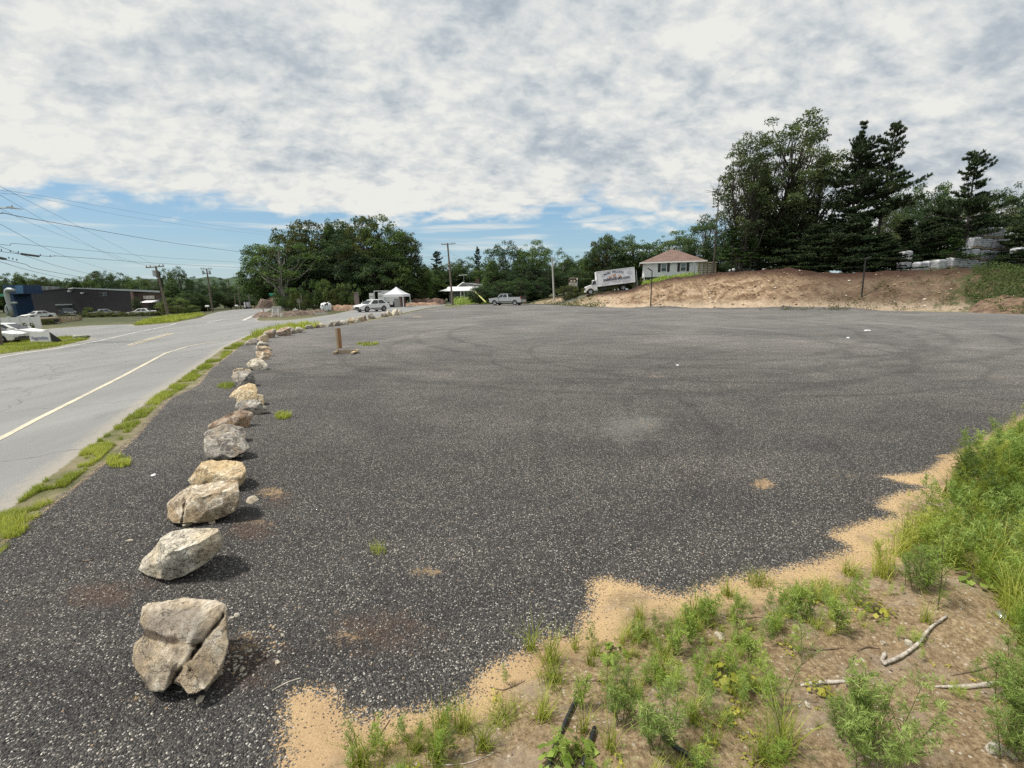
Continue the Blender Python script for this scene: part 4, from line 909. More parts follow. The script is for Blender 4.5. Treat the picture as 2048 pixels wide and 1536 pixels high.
def plant_meshes(k):
    if k in PP: return PP[k]
    if k[0] == 't':
        V, F, A = {'tA': lambda: tuft(1, 70, .17, .06), 'tB': lambda: tuft(2, 50, .24, .045, .7), 'tC': lambda: tuft(3, 90, .12, .09, 1.1), 'tD': lambda: tuft(4, 22, .26, .03, .5)}[k]()
        me = np_mesh('blades', V, F, LM['grass']); add_attr(me, 'v', A); PP[k] = (me, None)
    else:
        f, mt = {'fA': (lambda: feather(1, .42, 22, .15, 22), 'weed'), 'fB': (lambda: feather(2, .34, 16, .13, 20, stems=4, spread=.06), 'weedd'),
             'fC': (lambda: feather(3, .50, 20, .16, 26, stems=9, spread=.16), 'weedd'), 'fD': (lambda: feather(4, .55, 14, .2, 10, .03), 'weedd'),
             'fE': (lambda: feather(5, .22, 12, .09, 14, .03, .2, stems=3), 'weed'), 'yA': (lambda: broad(6, 44, .13, .13, .05), 'yellow'), 'yB': (lambda: broad(7, 26, .12, .08, .06), 'weed')}[k]
        V, F, A, mb = f(); me = np_mesh('leaves', V, F, LM[mt]); add_attr(me, 'v', A); o = mb.build('stem', M_STEM); tm = o.data; bpy.data.objects.remove(o); PP[k] = (me, tm)
    return PP[k]
M_STEM = simple('green_brown_stem', (.12, .13, .045), .7)
def plant(k, px, py, s=1.0, label=None, group=None, sz=None):
    p = gp(px, py); me, tm = plant_meshes(k)
    nm = {'t': 'grass_tuft', 'f': 'weed_plant', 'y': 'leafy_weed'}[k[0]]; ct = {'t': 'grass', 'f': 'weed', 'y': 'weed'}[k[0]]
    if tm is None:
        o = bpy.data.objects.new(nm, me); link(o); o.location = p; o.rotation_euler = (0, 0, random.uniform(0, 6)); o.scale = (s, s, sz or s)
    else:
        o = empty(nm, p, random.uniform(0, 6)); o.scale = (s, s, sz or s)
        link(bpy.data.objects.new('leaves', me), o); link(bpy.data.objects.new('stem', tm), o)
    return tag(o, label, ct, group)
GT = 'grass tufts on the bare soil'; GW = 'feathery weeds on the bare soil'
for k, px, py, s, lb in [
 ('tC',1518,1168,1.0,'flat grass tuft at the sand edge, farthest right of the row'),('tB',1455,1192,.75,'round grass tuft on the sand, middle of the row'),('tB',1388,1235,.85,'leggy grass tuft beside the large sand patch'),
 ('tC',1375,1255,1.0,'sprawling grass tuft beside the large sand patch'),('tB',1100,1325,.95,'tall grass tuft at the gravel edge'),('tD',1060,1300,1.0,'thin grass tuft overlapping the sand at the gravel edge'),
 ('tA',1105,1365,1.0,'yellow-green tuft just below the tall tuft'),('tA',1285,1275,.9,'tuft at the right foot of the large sand patch'),('tB',1278,1240,.6,'small upright tuft at the sand foot'),
 ('tA',1325,1360,1.1,'dense tuft in the middle of the soil'),('tC',1010,1435,.9,'spreading tuft near the bottom sand'),('tA',925,1455,.9,'tuft left of the spreading tuft near the bottom sand'),
 ('tB',965,1500,.8,'tuft at the bottom edge left of the black hose'),('tB',1085,1440,.8,'yellow tuft left of the black hose'),('tD',880,1465,.8,'wispy tuft nearest the bottom sand patch'),
 ('tB',720,1534,.8,'tuft cut by the bottom edge below the sand'),('tB',870,1520,.8,'tuft at the bottom edge between sand and hose'),('tD',1165,1465,.8,'upright tuft between the two black hoses'),
 ('tD',1220,1500,.9,'thin tuft right of the short black hose'),('tC',1650,1185,1.1,'bright tuft at the edge of the tall weeds'),('tA',1600,1195,.8,'low tuft just left of the bright tuft'),
 ('tB',1560,1500,1.1,'bright upright tuft left of the round bush'),('tA',1530,1525,1.0,'yellow-green tuft at the bottom edge by the round bush'),('tA',1475,1290,.7,'olive tuft behind the yellow leafy weed'),
 ('tD',1180,1330,.8,'thin tuft between sand tongues'),('tD',1150,1300,.7,'short tuft on the small sand tongue'),('tD',1385,1430,.8,'single stalk tuft in the stony soil'),('tA',1700,1150,1.0,'tuft at the left foot of the tall weeds'),
 ('tD',1850,1245,.8,'thin tuft behind the upper end of the curved branch')]: plant(k, px, py, s, lb, GT)
for k, px, py, s, lb in [
 ('fB',1240,1445,.9,'blue-green feathery weed left of centre bottom'),('fA',1215,1395,.7,'slender feathery weed above the black hose'),('fB',1310,1500,1.05,'feathery weed with several stems at the bottom centre'),
 ('fA',1350,1480,.9,'taller feathery stem beside the bottom centre weed'),('fE',1345,1310,1.0,'small feathery weed behind the dense tuft'),('fE',1385,1290,1.1,'small feathery weed near the white stones'),
 ('fA',1340,1300,.55,'slim feathery stem at the sand foot'),('fD',1565,1400,.95,'tall open weed with thin dark stem'),('fD',1605,1330,.8,'forked open weed behind the tall one'),('fD',1570,1525,1.05,'tall open weed rising from the bottom edge'),
 ('fC',1735,1530,1.0,'round bushy green weed at the bottom edge'),('fC',1700,1480,.55,'small bushy weed on the left side of the round bush'),('fE',1585,1235,1.3,'spiky weed beside the white pebble'),
 ('fE',1675,1265,1.2,'low bushy weed left of the yellow plant'),('fA',1893,1222,1.25,'tall feathery weed with dark stem before the green mass'),('fC',1840,1180,.75,'feathery clump at the foot of the green mass'),
 ('fE',1410,1255,.9,'feathery sprig beside the sprawling tuft'),('fD',1400,1500,.6,'open sprig in the stony soil'),('fE',1500,1325,.9,'dull green sprig below the sand'),('fE',1160,1420,.9,'sprig above the short black hose'),
 ('fC',2040,1420,.85,'bushy weed cut by the right edge'),('fC',2035,1520,.8,'weed at the bottom right corner'),('fA',1480,1260,.6,'wiry sprig between tufts and sand')]: plant(k, px, py, s, lb, GW)
for k, px, py, s, lb in [('yA',1455,1365,1.0,'yellow-leaved weed in the middle of the soil'),('yA',1755,1228,.8,'yellow drooping weed left of the tall feathery weed'),('yA',1640,1385,.55,'small yellow sprout on the pale root'),
 ('yB',1150,1520,1.0,'round-leaved weed between the black hoses at the bottom'),('yB',1120,1534,.9,'round-leaved weed at the bottom edge'),('yB',1950,1165,1.0,'round-leaved weed at the foot of the green mass'),('yB',1225,1310,.8,'broad-leaved weed beside the gravel edge')]: plant(k, px, py, s, lb, 'broad-leaved weeds on the bare soil')
def weed_mass(name, poly, n, kinds, s0, s1, mats, seed, label, dense=True):
    r = np.random.default_rng(seed); p = in_poly(poly, n, r); z = HT(p); Vs = []; Fs = []; A = []; M_ = []; o = 0
    for (x, y), zz_ in zip(p, z):
        k = kinds[r.integers(len(kinds))]; V, F, a = k[0]; s = r.uniform(s0, s1)*k[2]; an = r.uniform(0, 6.28); c, s_ = math.cos(an)*s, math.sin(an)*s
        W_ = np.column_stack([V[:, 0]*c-V[:, 1]*s_+x, V[:, 0]*s_+V[:, 1]*c+y, V[:, 2]*s*r.uniform(.8, 1.2)+zz_])
        Vs.append(W_); Fs.append(F+o); o += len(V); A.append(a*.7+.3*a.mean()+r.normal()*.16+.55*float(fbm(np.array([x]), np.array([y]), .9, seed)[0])); M_.append(np.full(len(F), k[1]))
    me = np_mesh(name, np.concatenate(Vs), np.concatenate(Fs), [LM[m_] for m_ in mats], mi=np.concatenate(M_)); add_attr(me, 'v', np.clip(np.concatenate(A), 0, 1))
    ob = bpy.data.objects.new(name, me); link(ob); return tag(ob, label, 'weeds', None, 'stuff')
f1 = feather(31, .5, 20, .15, 14, .04, .2, stems=2)[:3]; f2 = feather(32, .42, 18, .14, 14, .042, .2, stems=3, spread=.07)[:3]; f5 = feather(39, .62, 10, .10, 16, .03, .2)[:3]; g1 = tuft(33, 60, .34, .07, .8, .007)
weed_mass('tall_weeds', Gs([(2140,850),(2050,868),(1975,912),(1925,945),(1905,985),(1880,1030),(1855,1060),(1800,1090),(1755,1130),(1740,1175),(1830,1170),(1900,1150),(1960,1190),(2010,1240),(2048,1330),(2080,1536),(2500,1536),(2900,1000)]), 1150,
   [(f1, 0, 1.0), (f2, 1, 1.0), (g1, 2, 1.3), (f1, 2, .9), (f5, 2, 1.1)], .6, 1.1, ['weed', 'weedd', 'grass'], 9, 'dense mass of tall bright green weeds along the right edge')
f3 = feather(34, .3, 12, .10, 12, .034, .2, stems=2)[:3]; g2 = tuft(35, 26, .17, .04, .8, .006); f4 = feather(36, .36, 8, .16, 8, .03, .2)[:3]; y1 = broad(37, 14, .07, .07, .034)[:3]
def clumped(poly, n, seed, s, thr):
    r = np.random.default_rng(seed); p = in_poly(poly, n, r); return p[fbm(p[:, 0], p[:, 1], s, seed) > thr]
_ip = in_poly
def sparse(seed, thr):
    def f(poly, n, r): p = _ip(poly, n, r); return p[fbm(p[:, 0], p[:, 1], 2.4, seed) > thr]
    return f
in_poly = sparse(5, -.02)
LOWP = Gs([(640,1536),(870,1450),(960,1400),(1060,1330),(1180,1300),(1290,1260),(1400,1225),(1560,1205),(1700,1180),(1720,1230),(1660,1290),(1600,1340),(1560,1536),(1560,1640),(640,1640)])
weed_mass('low_weeds', LOWP, 580, [(f3, 0, 1.0), (g2, 1, 1.0), (g2, 1, .8), (f4, 2, .9), (y1, 3, .8), (f3, 2, .8)], .35, .85, ['weed', 'grass', 'weedd', 'yellow'], 12, 'low mixed sprigs and grass spread thinly over the stony soil')
in_poly = sparse(6, .05)
weed_mass('low_weeds', Gs([(1700,1180),(1830,1180),(1960,1200),(2048,1340),(2048,1536),(1560,1536),(1600,1340),(1660,1290)]), 260, [(f3, 0, .8), (g2, 1, .7), (y1, 3, .8)], .25, .6, ['weed', 'grass', 'weedd', 'yellow'], 13, 'scattered tiny sprigs around the fallen branches')
in_poly = _ip
# leafy cover on the bank and round the houses
def cover(name, pts, n, hgt, mat, ls, seed, label, cl=.5):
    r = np.random.default_rng(seed); poly = [at(px, Y).to_2d() for px, Y in pts]; p = in_poly(poly, n, r); k = fbm(p[:, 0], p[:, 1], cl, seed) > (-.12 if cl < 1 else .1); p = p[k]; n = len(p)
    z = HT(p)+r.uniform(0, 1, n)**1.5*hgt*(1+fbm(p[:, 0], p[:, 1], .9, seed))
    V, F = quads(np.column_stack([p, z]), r.normal(size=(n, 3))*.7+np.array([0, -.4, .6]), ls*r.uniform(.5, 1.3, n), r, .5)
    me = np_mesh(name, V, F, LM[mat]); add_attr(me, 'v', np.repeat(np.clip(r.normal(.5, .2, n), 0, 1), 4)); o = bpy.data.objects.new(name, me); link(o); return tag(o, label, 'weeds', None, 'stuff')
cover('bank_weeds', [(1925,38.5),(1970,36),(2048,31.5),(2300,29),(2300,38),(2048,38.5),(1970,42),(1945,43)], 22000, .5, 'shrub', .15, 1, 'green weeds covering the right end of the bank')
cover('bank_weeds', [(1480,47.5),(1700,41.5),(1900,38.2),(1920,40),(1850,44),(1700,44.5)], 5500, .28, 'olive', .12, 2, 'sparse weeds scattered over the middle of the bank', 1.2)
cover('house_weeds', [(1283,63),(1345,60.5),(1385,60.5),(1400,63),(1340,64),(1290,68)], 5200, .42, 'weed', .17, 3, 'bright green weeds along the foot of the white house')
cover('roadside_weeds', [(1075,84),(1180,62),(1215,62),(1190,72),(1140,84)], 3000, .5, 'olive', .2, 4, 'weeds on the low end of the bank under the truck')
cover('porch_weeds', [(905,86),(985,88),(985,100),(905,100)], 4500, 1.3, 'weed', .28, 5, 'bright weeds in front of the house with the metal porch roof')
# ---------------------------------------------------------------- shared materials
def paintm(name, col, rough=.35, var=.05, metal=0.0): return simple(name, col, rough, metal, var, 1.5)
M_WHITE = paintm('white_paint', (.78, .78, .77)); M_WP = simple('white_plastic', (.72, .72, .71), .5, var=.06); M_SILV = paintm('silver_paint', (.42, .44, .45), .3, .05, .35)
M_BLK = simple('black_rubber', (.018, .018, .02), .75); M_DK = simple('dark_trim', (.03, .03, .033), .5); M_CHR = simple('bright_metal', (.62, .63, .64), .3, .8, .05)
M_RED = simple('red_lens', (.35, .02, .02), .3); M_LENS = simple('clear_lens', (.65, .68, .70), .15)
M_GLS, _q = new_mat('dark_glass'); finish(_q, (.015, .02, .022, 1), .06, extra={'Specular IOR Level': .8})
M_WOOD = simple('weathered_wood', (.30, .235, .16), .8, 0, .2, 6); M_WOODL = simple('pale_wood', (.55, .44, .28), .75, 0, .15, 8); M_WOODB = simple('brown_board', (.28, .15, .065), .7, 0, .2, 6)
M_GALV = simple('galvanised_metal', (.42, .45, .45), .45, .5, .12, 2); M_BLKM = simple('black_metal', (.02, .02, .021), .5); M_WIRE = simple('cable_black', (.03, .032, .035), .6)
M_BLUE = simple('blue_metal', (.014, .045, .11), .5, .1, .15, 1); M_GREENS = simple('green_sign_paint', (.05, .42, .30), .5); M_CREAM = simple('cream_paint', (.62, .56, .44), .6, 0, .12, 3)
M_BROWN = simple('brown_paint', (.07, .035, .02), .6); M_INK = simple('dark_lettering', (.02, .025, .06), .6); M_INKB = simple('blue_lettering', (.16, .18, .32), .6); M_INKG = simple('grey_lettering', (.30, .31, .34), .7)
M_CONC = simple('concrete', (.34, .33, .31), .85, 0, .12, 2, .3); M_ORANGE = simple('orange_lettering', (.55, .24, .08), .6)
def label_of(o, l): o['label'] = l; return o
def wheel(parent, x, y, r, w, side):
    mb = MB(); n = 20
    # tyre: ring cross-section revolved about y
    prof = [(r*.60, -w/2), (r*.93, -w/2), (r, -w*.32), (r, w*.32), (r*.93, w/2), (r*.60, w/2)]; vs = []; fs = []
    for i in range(n):
        a = 2*math.pi*i/n
        for (q0, yy) in prof: vs.append((q0*math.cos(a), yy, q0*math.sin(a)))
    m_ = len(prof)
    for i in range(n):
        for k in range(m_-1): fs.append((i*m_+k, i*m_+k+1, (i+1) % n*m_+k+1, (i+1) % n*m_+k))
    mb.add(vs, fs); o = mb.build('wheel', M_BLK, parent); o.location = (x, y, r)
    rb = MB(); yy = side*w*.36
    rb.add([(r*.60*math.cos(2*math.pi*i/20), yy, r*.60*math.sin(2*math.pi*i/20)) for i in range(20)]+[(0, yy-side*.02, 0)], [(i, (i+1) % 20, 20) for i in range(20)])
    rb.mat = 1
    for k in range(5):
        a = 2*math.pi*(k+.5)/5; rb.add([(math.cos(a+d)*rr, yy+side*.012, math.sin(a+d)*rr) for d, rr in ((-.28, r*.22), (-.22, r*.52), (.22, r*.52), (.28, r*.22))], [(0, 1, 2, 3)])
    rb.build('rim', [M_CHR, M_DK], o)
def arc(cx, cz, r, n=7): return [(cx+r*math.cos(a), cz+r*math.sin(a)) for a in np.linspace(math.pi, 0, n)]
def vehicle(kind, loc, heading, paint, label, cat, group=None, scale=1.0, name=None, light='white'):
    """x forward, y to the left; heading: direction of +x"""
    K = dict(
     suv=dict(L=4.6, W=1.86, wb=(1.38, -1.30), r=.36, base=.30, out=[(2.28,.45),(2.30,.70),(2.22,.86),(1.30,1.02),(-2.05,1.08),(-2.27,.98),(-2.30,.55)], cab=[(1.15,1.0),(.25,1.58),(-1.35,1.62),(-2.12,1.05)], wt=.62),
     hatch=dict(L=4.5, W=1.78, wb=(1.36, -1.30), r=.33, base=.24, out=[(2.20,.38),(2.26,.62),(2.10,.74),(1.25,.92),(-2.0,.98),(-2.22,.88),(-2.24,.45)], cab=[(1.30,.88),(.30,1.42),(-1.1,1.46),(-2.0,.95)], wt=.60),
     sedan=dict(L=4.6, W=1.8, wb=(1.36, -1.34), r=.32, base=.24, out=[(2.24,.38),(2.28,.62),(2.15,.74),(1.1,.90),(-2.1,.95),(-2.28,.85),(-2.28,.42)], cab=[(1.05,.88),(.35,1.40),(-.85,1.42),(-1.55,.93)], wt=.60),
     pickup=dict(L=6.1, W=2.0, wb=(1.95, -1.85), r=.42, base=.48, out=[(2.95,.62),(2.98,1.05),(2.88,1.16),(1.62,1.30),(-.62,1.30),(-.62,1.34),(-2.98,1.34),(-3.02,.62)], cab=[(1.60,1.26),(.90,1.90),(-.45,1.92),(-.66,1.28)], wt=.72),
    )[kind]
    e = empty(name or {'suv': 'suv', 'hatch': 'parked_car', 'sedan': 'parked_car', 'pickup': 'pickup_truck'}[kind], loc, heading, label, cat, group); e.scale = (scale,)*3
    W_ = K['W']; y0 = W_/2; out = K['out']; fx, rx = K['wb']; r = K['r']; ar = r*1.17; b = K['base']
    bot = [(out[-1][0]+.05, b)]+[(out[-1][0]+.3, b)]
    poly = out+[(out[-1][0]+.06, b)]+[(rx-ar, b)]+[p for p in arc(rx, r, ar) if p[1] > b]+[(rx+ar, b), (fx-ar, b)]+[p for p in arc(fx, r, ar) if p[1] > b]+[(fx+ar, b), (out[0][0]-.06, b)]
    mb = MB(); mb.prism([(x, 0, z) for x, z in poly], (0, -y0, 0), (0, 1, 0), W_)
    body = mb.build('body', paint, e, bev=.045)
    # dark underside and wheel wells
    mb = MB(); mb.box((0, 0, b+.10), (K['L']*.86, W_*.86, .22)); 
    for x in (fx, rx): mb.box((x, 0, r+.1), (ar*1.9, W_*.94, ar*1.3))
    mb.build('underbody', M_DK, e)
    cab = K['cab']; wt = K['wt']*W_/2/.72*.72; wt = K['wt']*1.0*W_/2*1.2 if kind != 'pickup' else .80; wb_ = y0*.965
    (xa, za), (xb, zb), (xc, zc), (xd, zd) = cab
    bt = [(xa, za-.05, wb_), (xb, zb, wt), (xc, zc, wt*.98), (xd, zd-.05, wb_)]
    vs = [(x, w, z) for x, z, w in bt]+[(x, -w, z) for x, z, w in bt]
    mb = MB(); mb.add(vs, [(0, 1, 2, 3), (7, 6, 5, 4), (1, 5, 6, 2), (0, 4, 5, 1), (3, 2, 6, 7)]); cb = mb.build('cabin', paint, e, bev=.05)
    def bil(P4, u, v):
        a, b_, c, d = [Vector(p) for p in P4]; return (a*(1-u)+d*u)*(1-v)+(b_*(1-u)+c*u)*v
    for s in (1, -1):
        P4 = [(x, s*w, z) for x, z, w in bt]; nrm = Vector((0, s, .35)).normalized()
        nd_ = 2
        for k in range(2):
            u0, u1 = [(.10, .485), (.515, .90)][k]; mb = MB()
            va = .14; vb = .88
            q4 = [bil(P4, u0, va), bil(P4, u0+.02, vb), bil(P4, u1-.02, vb), bil(P4, u1, va)]; mb.prism([p+nrm*.012 for p in q4], (0, 0, 0), nrm, -.035)
            mb.build('side_window', M_GLS, e)
    for nm, a, b_, hd in (('windshield', 0, 1, 1), ('rear_window', 3, 2, -1)):
        P4 = [(bt[a][0], bt[a][2], bt[a][1]), (bt[b_][0], bt[b_][2], bt[b_][1]), (bt[b_][0], -bt[b_][2], bt[b_][1]), (bt[a][0], -bt[a][2], bt[a][1])]
        nrm = Vector((hd*.7, 0, .5)).normalized(); mb = MB(); mb.prism([bil(P4, u, v)+nrm*.012 for u, v in ((.07, .14), (.07, .9), (.93, .9), (.93, .14))], (0, 0, 0), nrm, -.035); mb.build(nm, M_GLS, e)
    for x in (fx, rx):
        for s in (1, -1): wheel(e, x, s*(y0-.13), r, .24, s)
    xf = out[0][0]; zf = out[1][1]
    for s in (1, -1):
        mb = MB(); mb.box((xf-.10, s*(y0-.24), zf+.02), (.28, .44, .15), s*-.25); mb.build('headlight', M_LENS, e)
        mb = MB(); mb.box((out[-2][0]+.04, s*(y0-.12), out[-2][1]-.06), (.12, .26, .20 if kind != 'pickup' else .34)); mb.build('taillight', M_RED, e)
        mb = MB(); mb.box((xa-.32, s*(y0+.07), za+.12), (.14, .20, .14)); mb.build('mirror', paint if kind != 'pickup' else M_DK, e)
    mb = MB(); mb.box((xf+.0, 0, zf-.12), (.06, W_*.5, .24)); mb.build('grille', M_DK if kind != 'pickup' else M_CHR, e)
    mb = MB(); mb.box((xf-.02, 0, b+.12), (.14, W_*.86, .16)); mb.build('bumper', M_DK if kind != 'pickup' else M_CHR, e)
    mb = MB(); mb.box((out[-1][0]-.02, 0, b+.16), (.14, W_*.86, .18)); mb.build('bumper', M_DK if kind != 'pickup' else M_CHR, e)
    for s in (1, -1):
        mb = MB(); mb.box((0, s*(y0+.004), b+.16), (fx-rx-2*ar-.1, .03, .12)); mb.build('side_sill', M_DK, e)
        for xx in (.1, -.75):
            mb = MB(); mb.box((xx, s*(y0+.012), out[3][1]-.12), (.16, .03, .035)); mb.build('door_handle', M_CHR, e)
    if kind == 'pickup':
        mb = MB(); mb.box((-1.85, 0, 1.345), (2.15, 1.62, .02)); mb.build('truck_bed', M_DK, e)
        mb = MB(); mb.prism([(-3.02, 0, 1.0), (-3.06, 0, 1.5), (-2.75, 0, 1.46), (-2.72, 0, 1.34), (-3.0, 0, 1.2)], (0, -.95, 0), (0, 1, 0), 1.9); mb.build('tailgate', M_DK, e)
    return e
def stand(px, py=None, Y=None):
    return gp(px, py) if py else at(px, Y)
def hd(a, b):
    """heading from ground pixel column a to b (px,Y)"""
    p, q_ = at(*a), at(*b); return math.atan2(q_.y-p.y, q_.x-p.x), (p+q_)/2
# parked and standing vehicles
def put_vehicle(kind, pxf, Yf, pxr, Yr, *a, **k):
    h, c = hd((pxr, Yr), (pxf, Yf)); return vehicle(kind, c, h, *a, **k)
put_vehicle('suv', 712, 60, 775, 64.0, M_WHITE, 'white suv standing on the side road in front of the wood', 'suv')
put_vehicle('pickup', 981, 81, 1050, 78, M_SILV, 'silver crew cab pickup at the far edge of the gravel lot', 'pickup truck', scale=1.03)
put_vehicle('hatch', 76, 27.4, -40, 26.6, M_WHITE, 'white car with black front wheel visible, farther of two at the left edge', 'car', 'white cars at the left edge', scale=.72)
put_vehicle('hatch', 33, 25.6, -88, 24.8, M_WHITE, 'white car cut by the left edge, nose pointing at the banner', 'car', 'white cars at the left edge', scale=.72)
GV = 'vehicles parked in the warehouse yard'
put_vehicle('pickup', 153, 88, 122, 96, simple('black_paint', (.02, .022, .026), .3), 'black pickup in front of the dark doorway of the warehouse', 'pickup truck', GV, scale=.9)
put_vehicle('sedan', 188, 90, 222, 92, M_SILV, 'silver car parked between bushes in the warehouse yard', 'car', GV)
put_vehicle('sedan', 265, 90, 304, 91, M_WHITE, 'white car parked before the brick end of the warehouse', 'car', GV)
put_vehicle('sedan', 64, 84, 92, 86, M_WHITE, 'white car half hidden in weeds before the warehouse wall', 'car', GV)
put_vehicle('suv', 1462, 62, 1492, 63, M_WHITE, 'white vehicle glimpsed between the leftmost trunks on the bank', 'car', 'vehicles behind the bank trees', scale=.55)
put_vehicle('sedan', 1535, 66, 1575, 66, M_WHITE, 'white vehicle glimpsed under the tallest oak', 'car', 'vehicles behind the bank trees', scale=.8)
# ---------------------------------------------------------------- lettering helper
def text(parent, s, size, loc, mt, rot=(R(90), 0, 0), name='lettering', align='CENTER', depth=.006, bold=0.0, xs=1.0):
    cu = bpy.data.curves.new('t', 'FONT'); cu.body = s; cu.size = size; cu.align_x = align; cu.align_y = 'CENTER'; cu.extrude = depth; cu.offset = bold
    t = bpy.data.objects.new('t', cu); COL.objects.link(t); dg = bpy.context.evaluated_depsgraph_get(); me = bpy.data.meshes.new_from_object(t.evaluated_get(dg))
    bpy.data.objects.remove(t); me.materials.clear(); me.materials.append(mt)
    o = bpy.data.objects.new(name, me); link(o, parent); o.location = loc; o.rotation_euler = rot; o.scale = (xs, 1, 1); return o
# ---------------------------------------------------------------- box truck (faces left)
def box_truck():
    a = at(1172, 74.5); Yb = 74.0; b = at(1276, Yb)
    za = D(1186, 590, 74.5).z; zb = D(1262, 579.0, Yb).z     # wheel contact heights
    A = Vector((D(1171, 588, 74.5).x, 74.5, za)); B = Vector((D(1275, 578, Yb).x, Yb, zb+.12))
    L = (B-A).length; d = (B-A).normalized(); pitch = math.asin(d.z); hz_ = math.atan2(d.y, d.x)
    e = empty('box_truck', A, 0, 'white box truck with wood pellets lettering on its side, nose downhill', 'truck'); e.rotation_euler = Matrix.Rotation(hz_, 3, 'Z').to_4x4().to_3x3().__matmul__(Matrix.Rotation(-pitch, 3, 'Y')).to_euler()
    s = L/9.0; e.scale = (s, s, s)
    # local: x from nose to tail 0..9, y away from the viewer, near side y=0
    W_ = 2.45
    mb = MB(); mb.box((5.45, W_/2, 2.45), (6.5, W_, 2.55)); cargo = mb.build('cargo_box', simple('box_panel_white', (.82, .83, .87), .45, 0, .03, 1), e, bev=.02)
    for z, h in ((3.70, .10), (1.21, .12)):
        mb = MB(); mb.box((5.45, -.012, z), (6.54, .05, h)); mb.build('edge_rail', M_WP, e)
    for x in (2.2, 8.68):
        mb = MB(); mb.box((x, -.014, 2.45), (.10, .05, 2.5)); mb.build('corner_post', M_WP, e)
    mb = MB(); mb.prism([(.15, 0, .62), (.12, 0, 1.25), (.35, 0, 1.42), (1.15, 0, 1.60), (1.48, 0, 2.28), (1.75, 0, 2.40), (2.16, 0, 2.40), (2.16, 0, .72), (1.42, 0, .72)]+[(x, 0, z) for x, z in arc(.95, .5, .56, 8)[::-1] if z > .62], (0, .12, 0), (0, 1, 0), W_-.24)
    mb.build('cab', M_WHITE, e, bev=.04)
    mb = MB(); mb.prism([(1.28, 0, 1.62), (1.54, 0, 2.22), (1.98, 0, 2.22), (1.98, 0, 1.62)], (0, .09, 0), (0, 1, 0), .05); mb.build('side_window', M_GLS, e)
    mb = MB(); mb.prism([(1.14, 0, 1.63), (1.44, 0, 2.28), (1.48, 0, 2.26), (1.2, 0, 1.60)], (0, .25, 0), (0, 1, 0), W_-.5); mb.build('windshield', M_GLS, e)
    mb = MB(); mb.box((1.2, 0.0, 1.85), (.12, .12, .34)); mb.build('mirror', M_DK, e)
    mb = MB(); mb.box((.12, W_/2, .60), (.14, W_*.9, .28)); mb.build('bumper', M_WP, e)
    mb = MB(); mb.box((.10, W_/2, 1.02), (.06, 1.3, .40)); mb.build('grille', M_DK, e)
    for y in (.30, W_-.30):
        mb = MB(); mb.box((.14, y, 1.02), (.10, .26, .2)); mb.build('headlight', M_LENS, e)
    mb = MB(); mb.box((1.85, .06, .60), (.75, .16, .14)); mb.build('step', M_CHR, e)
    mb = MB(); mb.box((1.93, .115, 1.40), (.10, .02, .035)); mb.build('door_handle', M_DK, e)
    mb = MB(); mb.box((4.9, W_/2, .92), (7.2, .9, .26)); mb.build('chassis', M_DK, e)
    mb = MB(); mb.box((3.2, .30, .70), (.9, .5, .42), 0); mb.build('fuel_tank', M_DK, e)
    for x in (.95, 6.6):
        for y, sd_ in ((.24, -1), (W_-.24, 1)): wheel(e, x, y, .48, .26, sd_)
    mb = MB(); mb.box((8.71, W_/2, 2.35), (.02, W_*.86, 2.2)); mb.build('rear_door', M_DK, e)
    mb = MB(); mb.box((9.0, .1, 1.9), (.10, .10, 2.5)); mb.box((9.0, W_-.1, 1.9), (.10, .10, 2.5)); mb.box((9.02, W_/2, 1.15), (.08, W_, 1.5)); mb.build('tail_lift', M_GALV, e)
    rt_ = (R(90), 0, 0); y = -.03
    text(e, 'pelletsdirect.com', .74, (5.55, y, 2.18), M_INK, rt_, bold=.018, xs=.88)
    for i, ch in enumerate('WOOD PELLETS'):
        u = (i-5.5)/5.5; text(e, ch, .44, (5.15+u*1.55, y, 3.32-.26*u*u), M_INK, (R(90), R(u*14), 0), bold=.015) if ch != ' ' else None
    for s_, x, z in (('Wood', 3.2, 3.15), ('Pellets', 3.2, 2.88), ('Fuel', 7.85, 3.30), ('Delivered', 7.85, 3.04), ('to You', 7.85, 2.78), ('508-779-0201', 3.55, 1.45), ('800-PELLETS', 7.2, 1.50), ('Northbridge, MA', 5.5, 1.72)):
        text(e, s_, .24 if z > 2 or z < 1.6 else .18, (x, y, z), M_INKG, rt_)
    mb = MB(); r = np.random.default_rng(4)
    for i in range(26):
        x = 4.2+r.uniform(0, 2.2); mb.box((x, -.018+.001*(i % 3), 2.35+r.uniform(0, .55)*(1-abs(x-5.3)/1.8)), (.06, .012, .34), rot=Matrix.Rotation(r.uniform(-.7, .7), 3, 'Y'))
    mb.build('pellet_picture', M_ORANGE, e)
box_truck()
# ---------------------------------------------------------------- white house
def siding(name, col, pitch=.2):
    mt, q = new_mat(name); P = q.n('ShaderNodeTexCoord').outputs['Object']; z = q.n('ShaderNodeSeparateXYZ', {0: P}).outputs[2]
    f = q.ma('FRACT', q.ma('DIVIDE', z, pitch)); n = q.noise(P, 1.5, 4, .6)
    c = q.mix(n, tuple(x*.92 for x in col), col); c = q.mix(q.ma('MULTIPLY', q.step(f, .14, .02), .35), c, (.25, .25, .26))
    finish(q, c, .55, f, .5, .02); return mt
def shingle(name, a, b):
    mt, q = new_mat(name); P = q.n('ShaderNodeTexCoord').outputs['Object']
    n = q.noise(q.mapv(P, sc=(1, 1, 3)), 1.2, 5, .65); n2 = q.noise(P, 14, 3, .8)
    c = q.ramp(q.ma('ADD', q.ma('MULTIPLY', n, .6), q.ma('MULTIPLY', n2, .4)), [(.35, a), (.65, b)]); finish(q, c, .9, n2, .4, .02); return mt
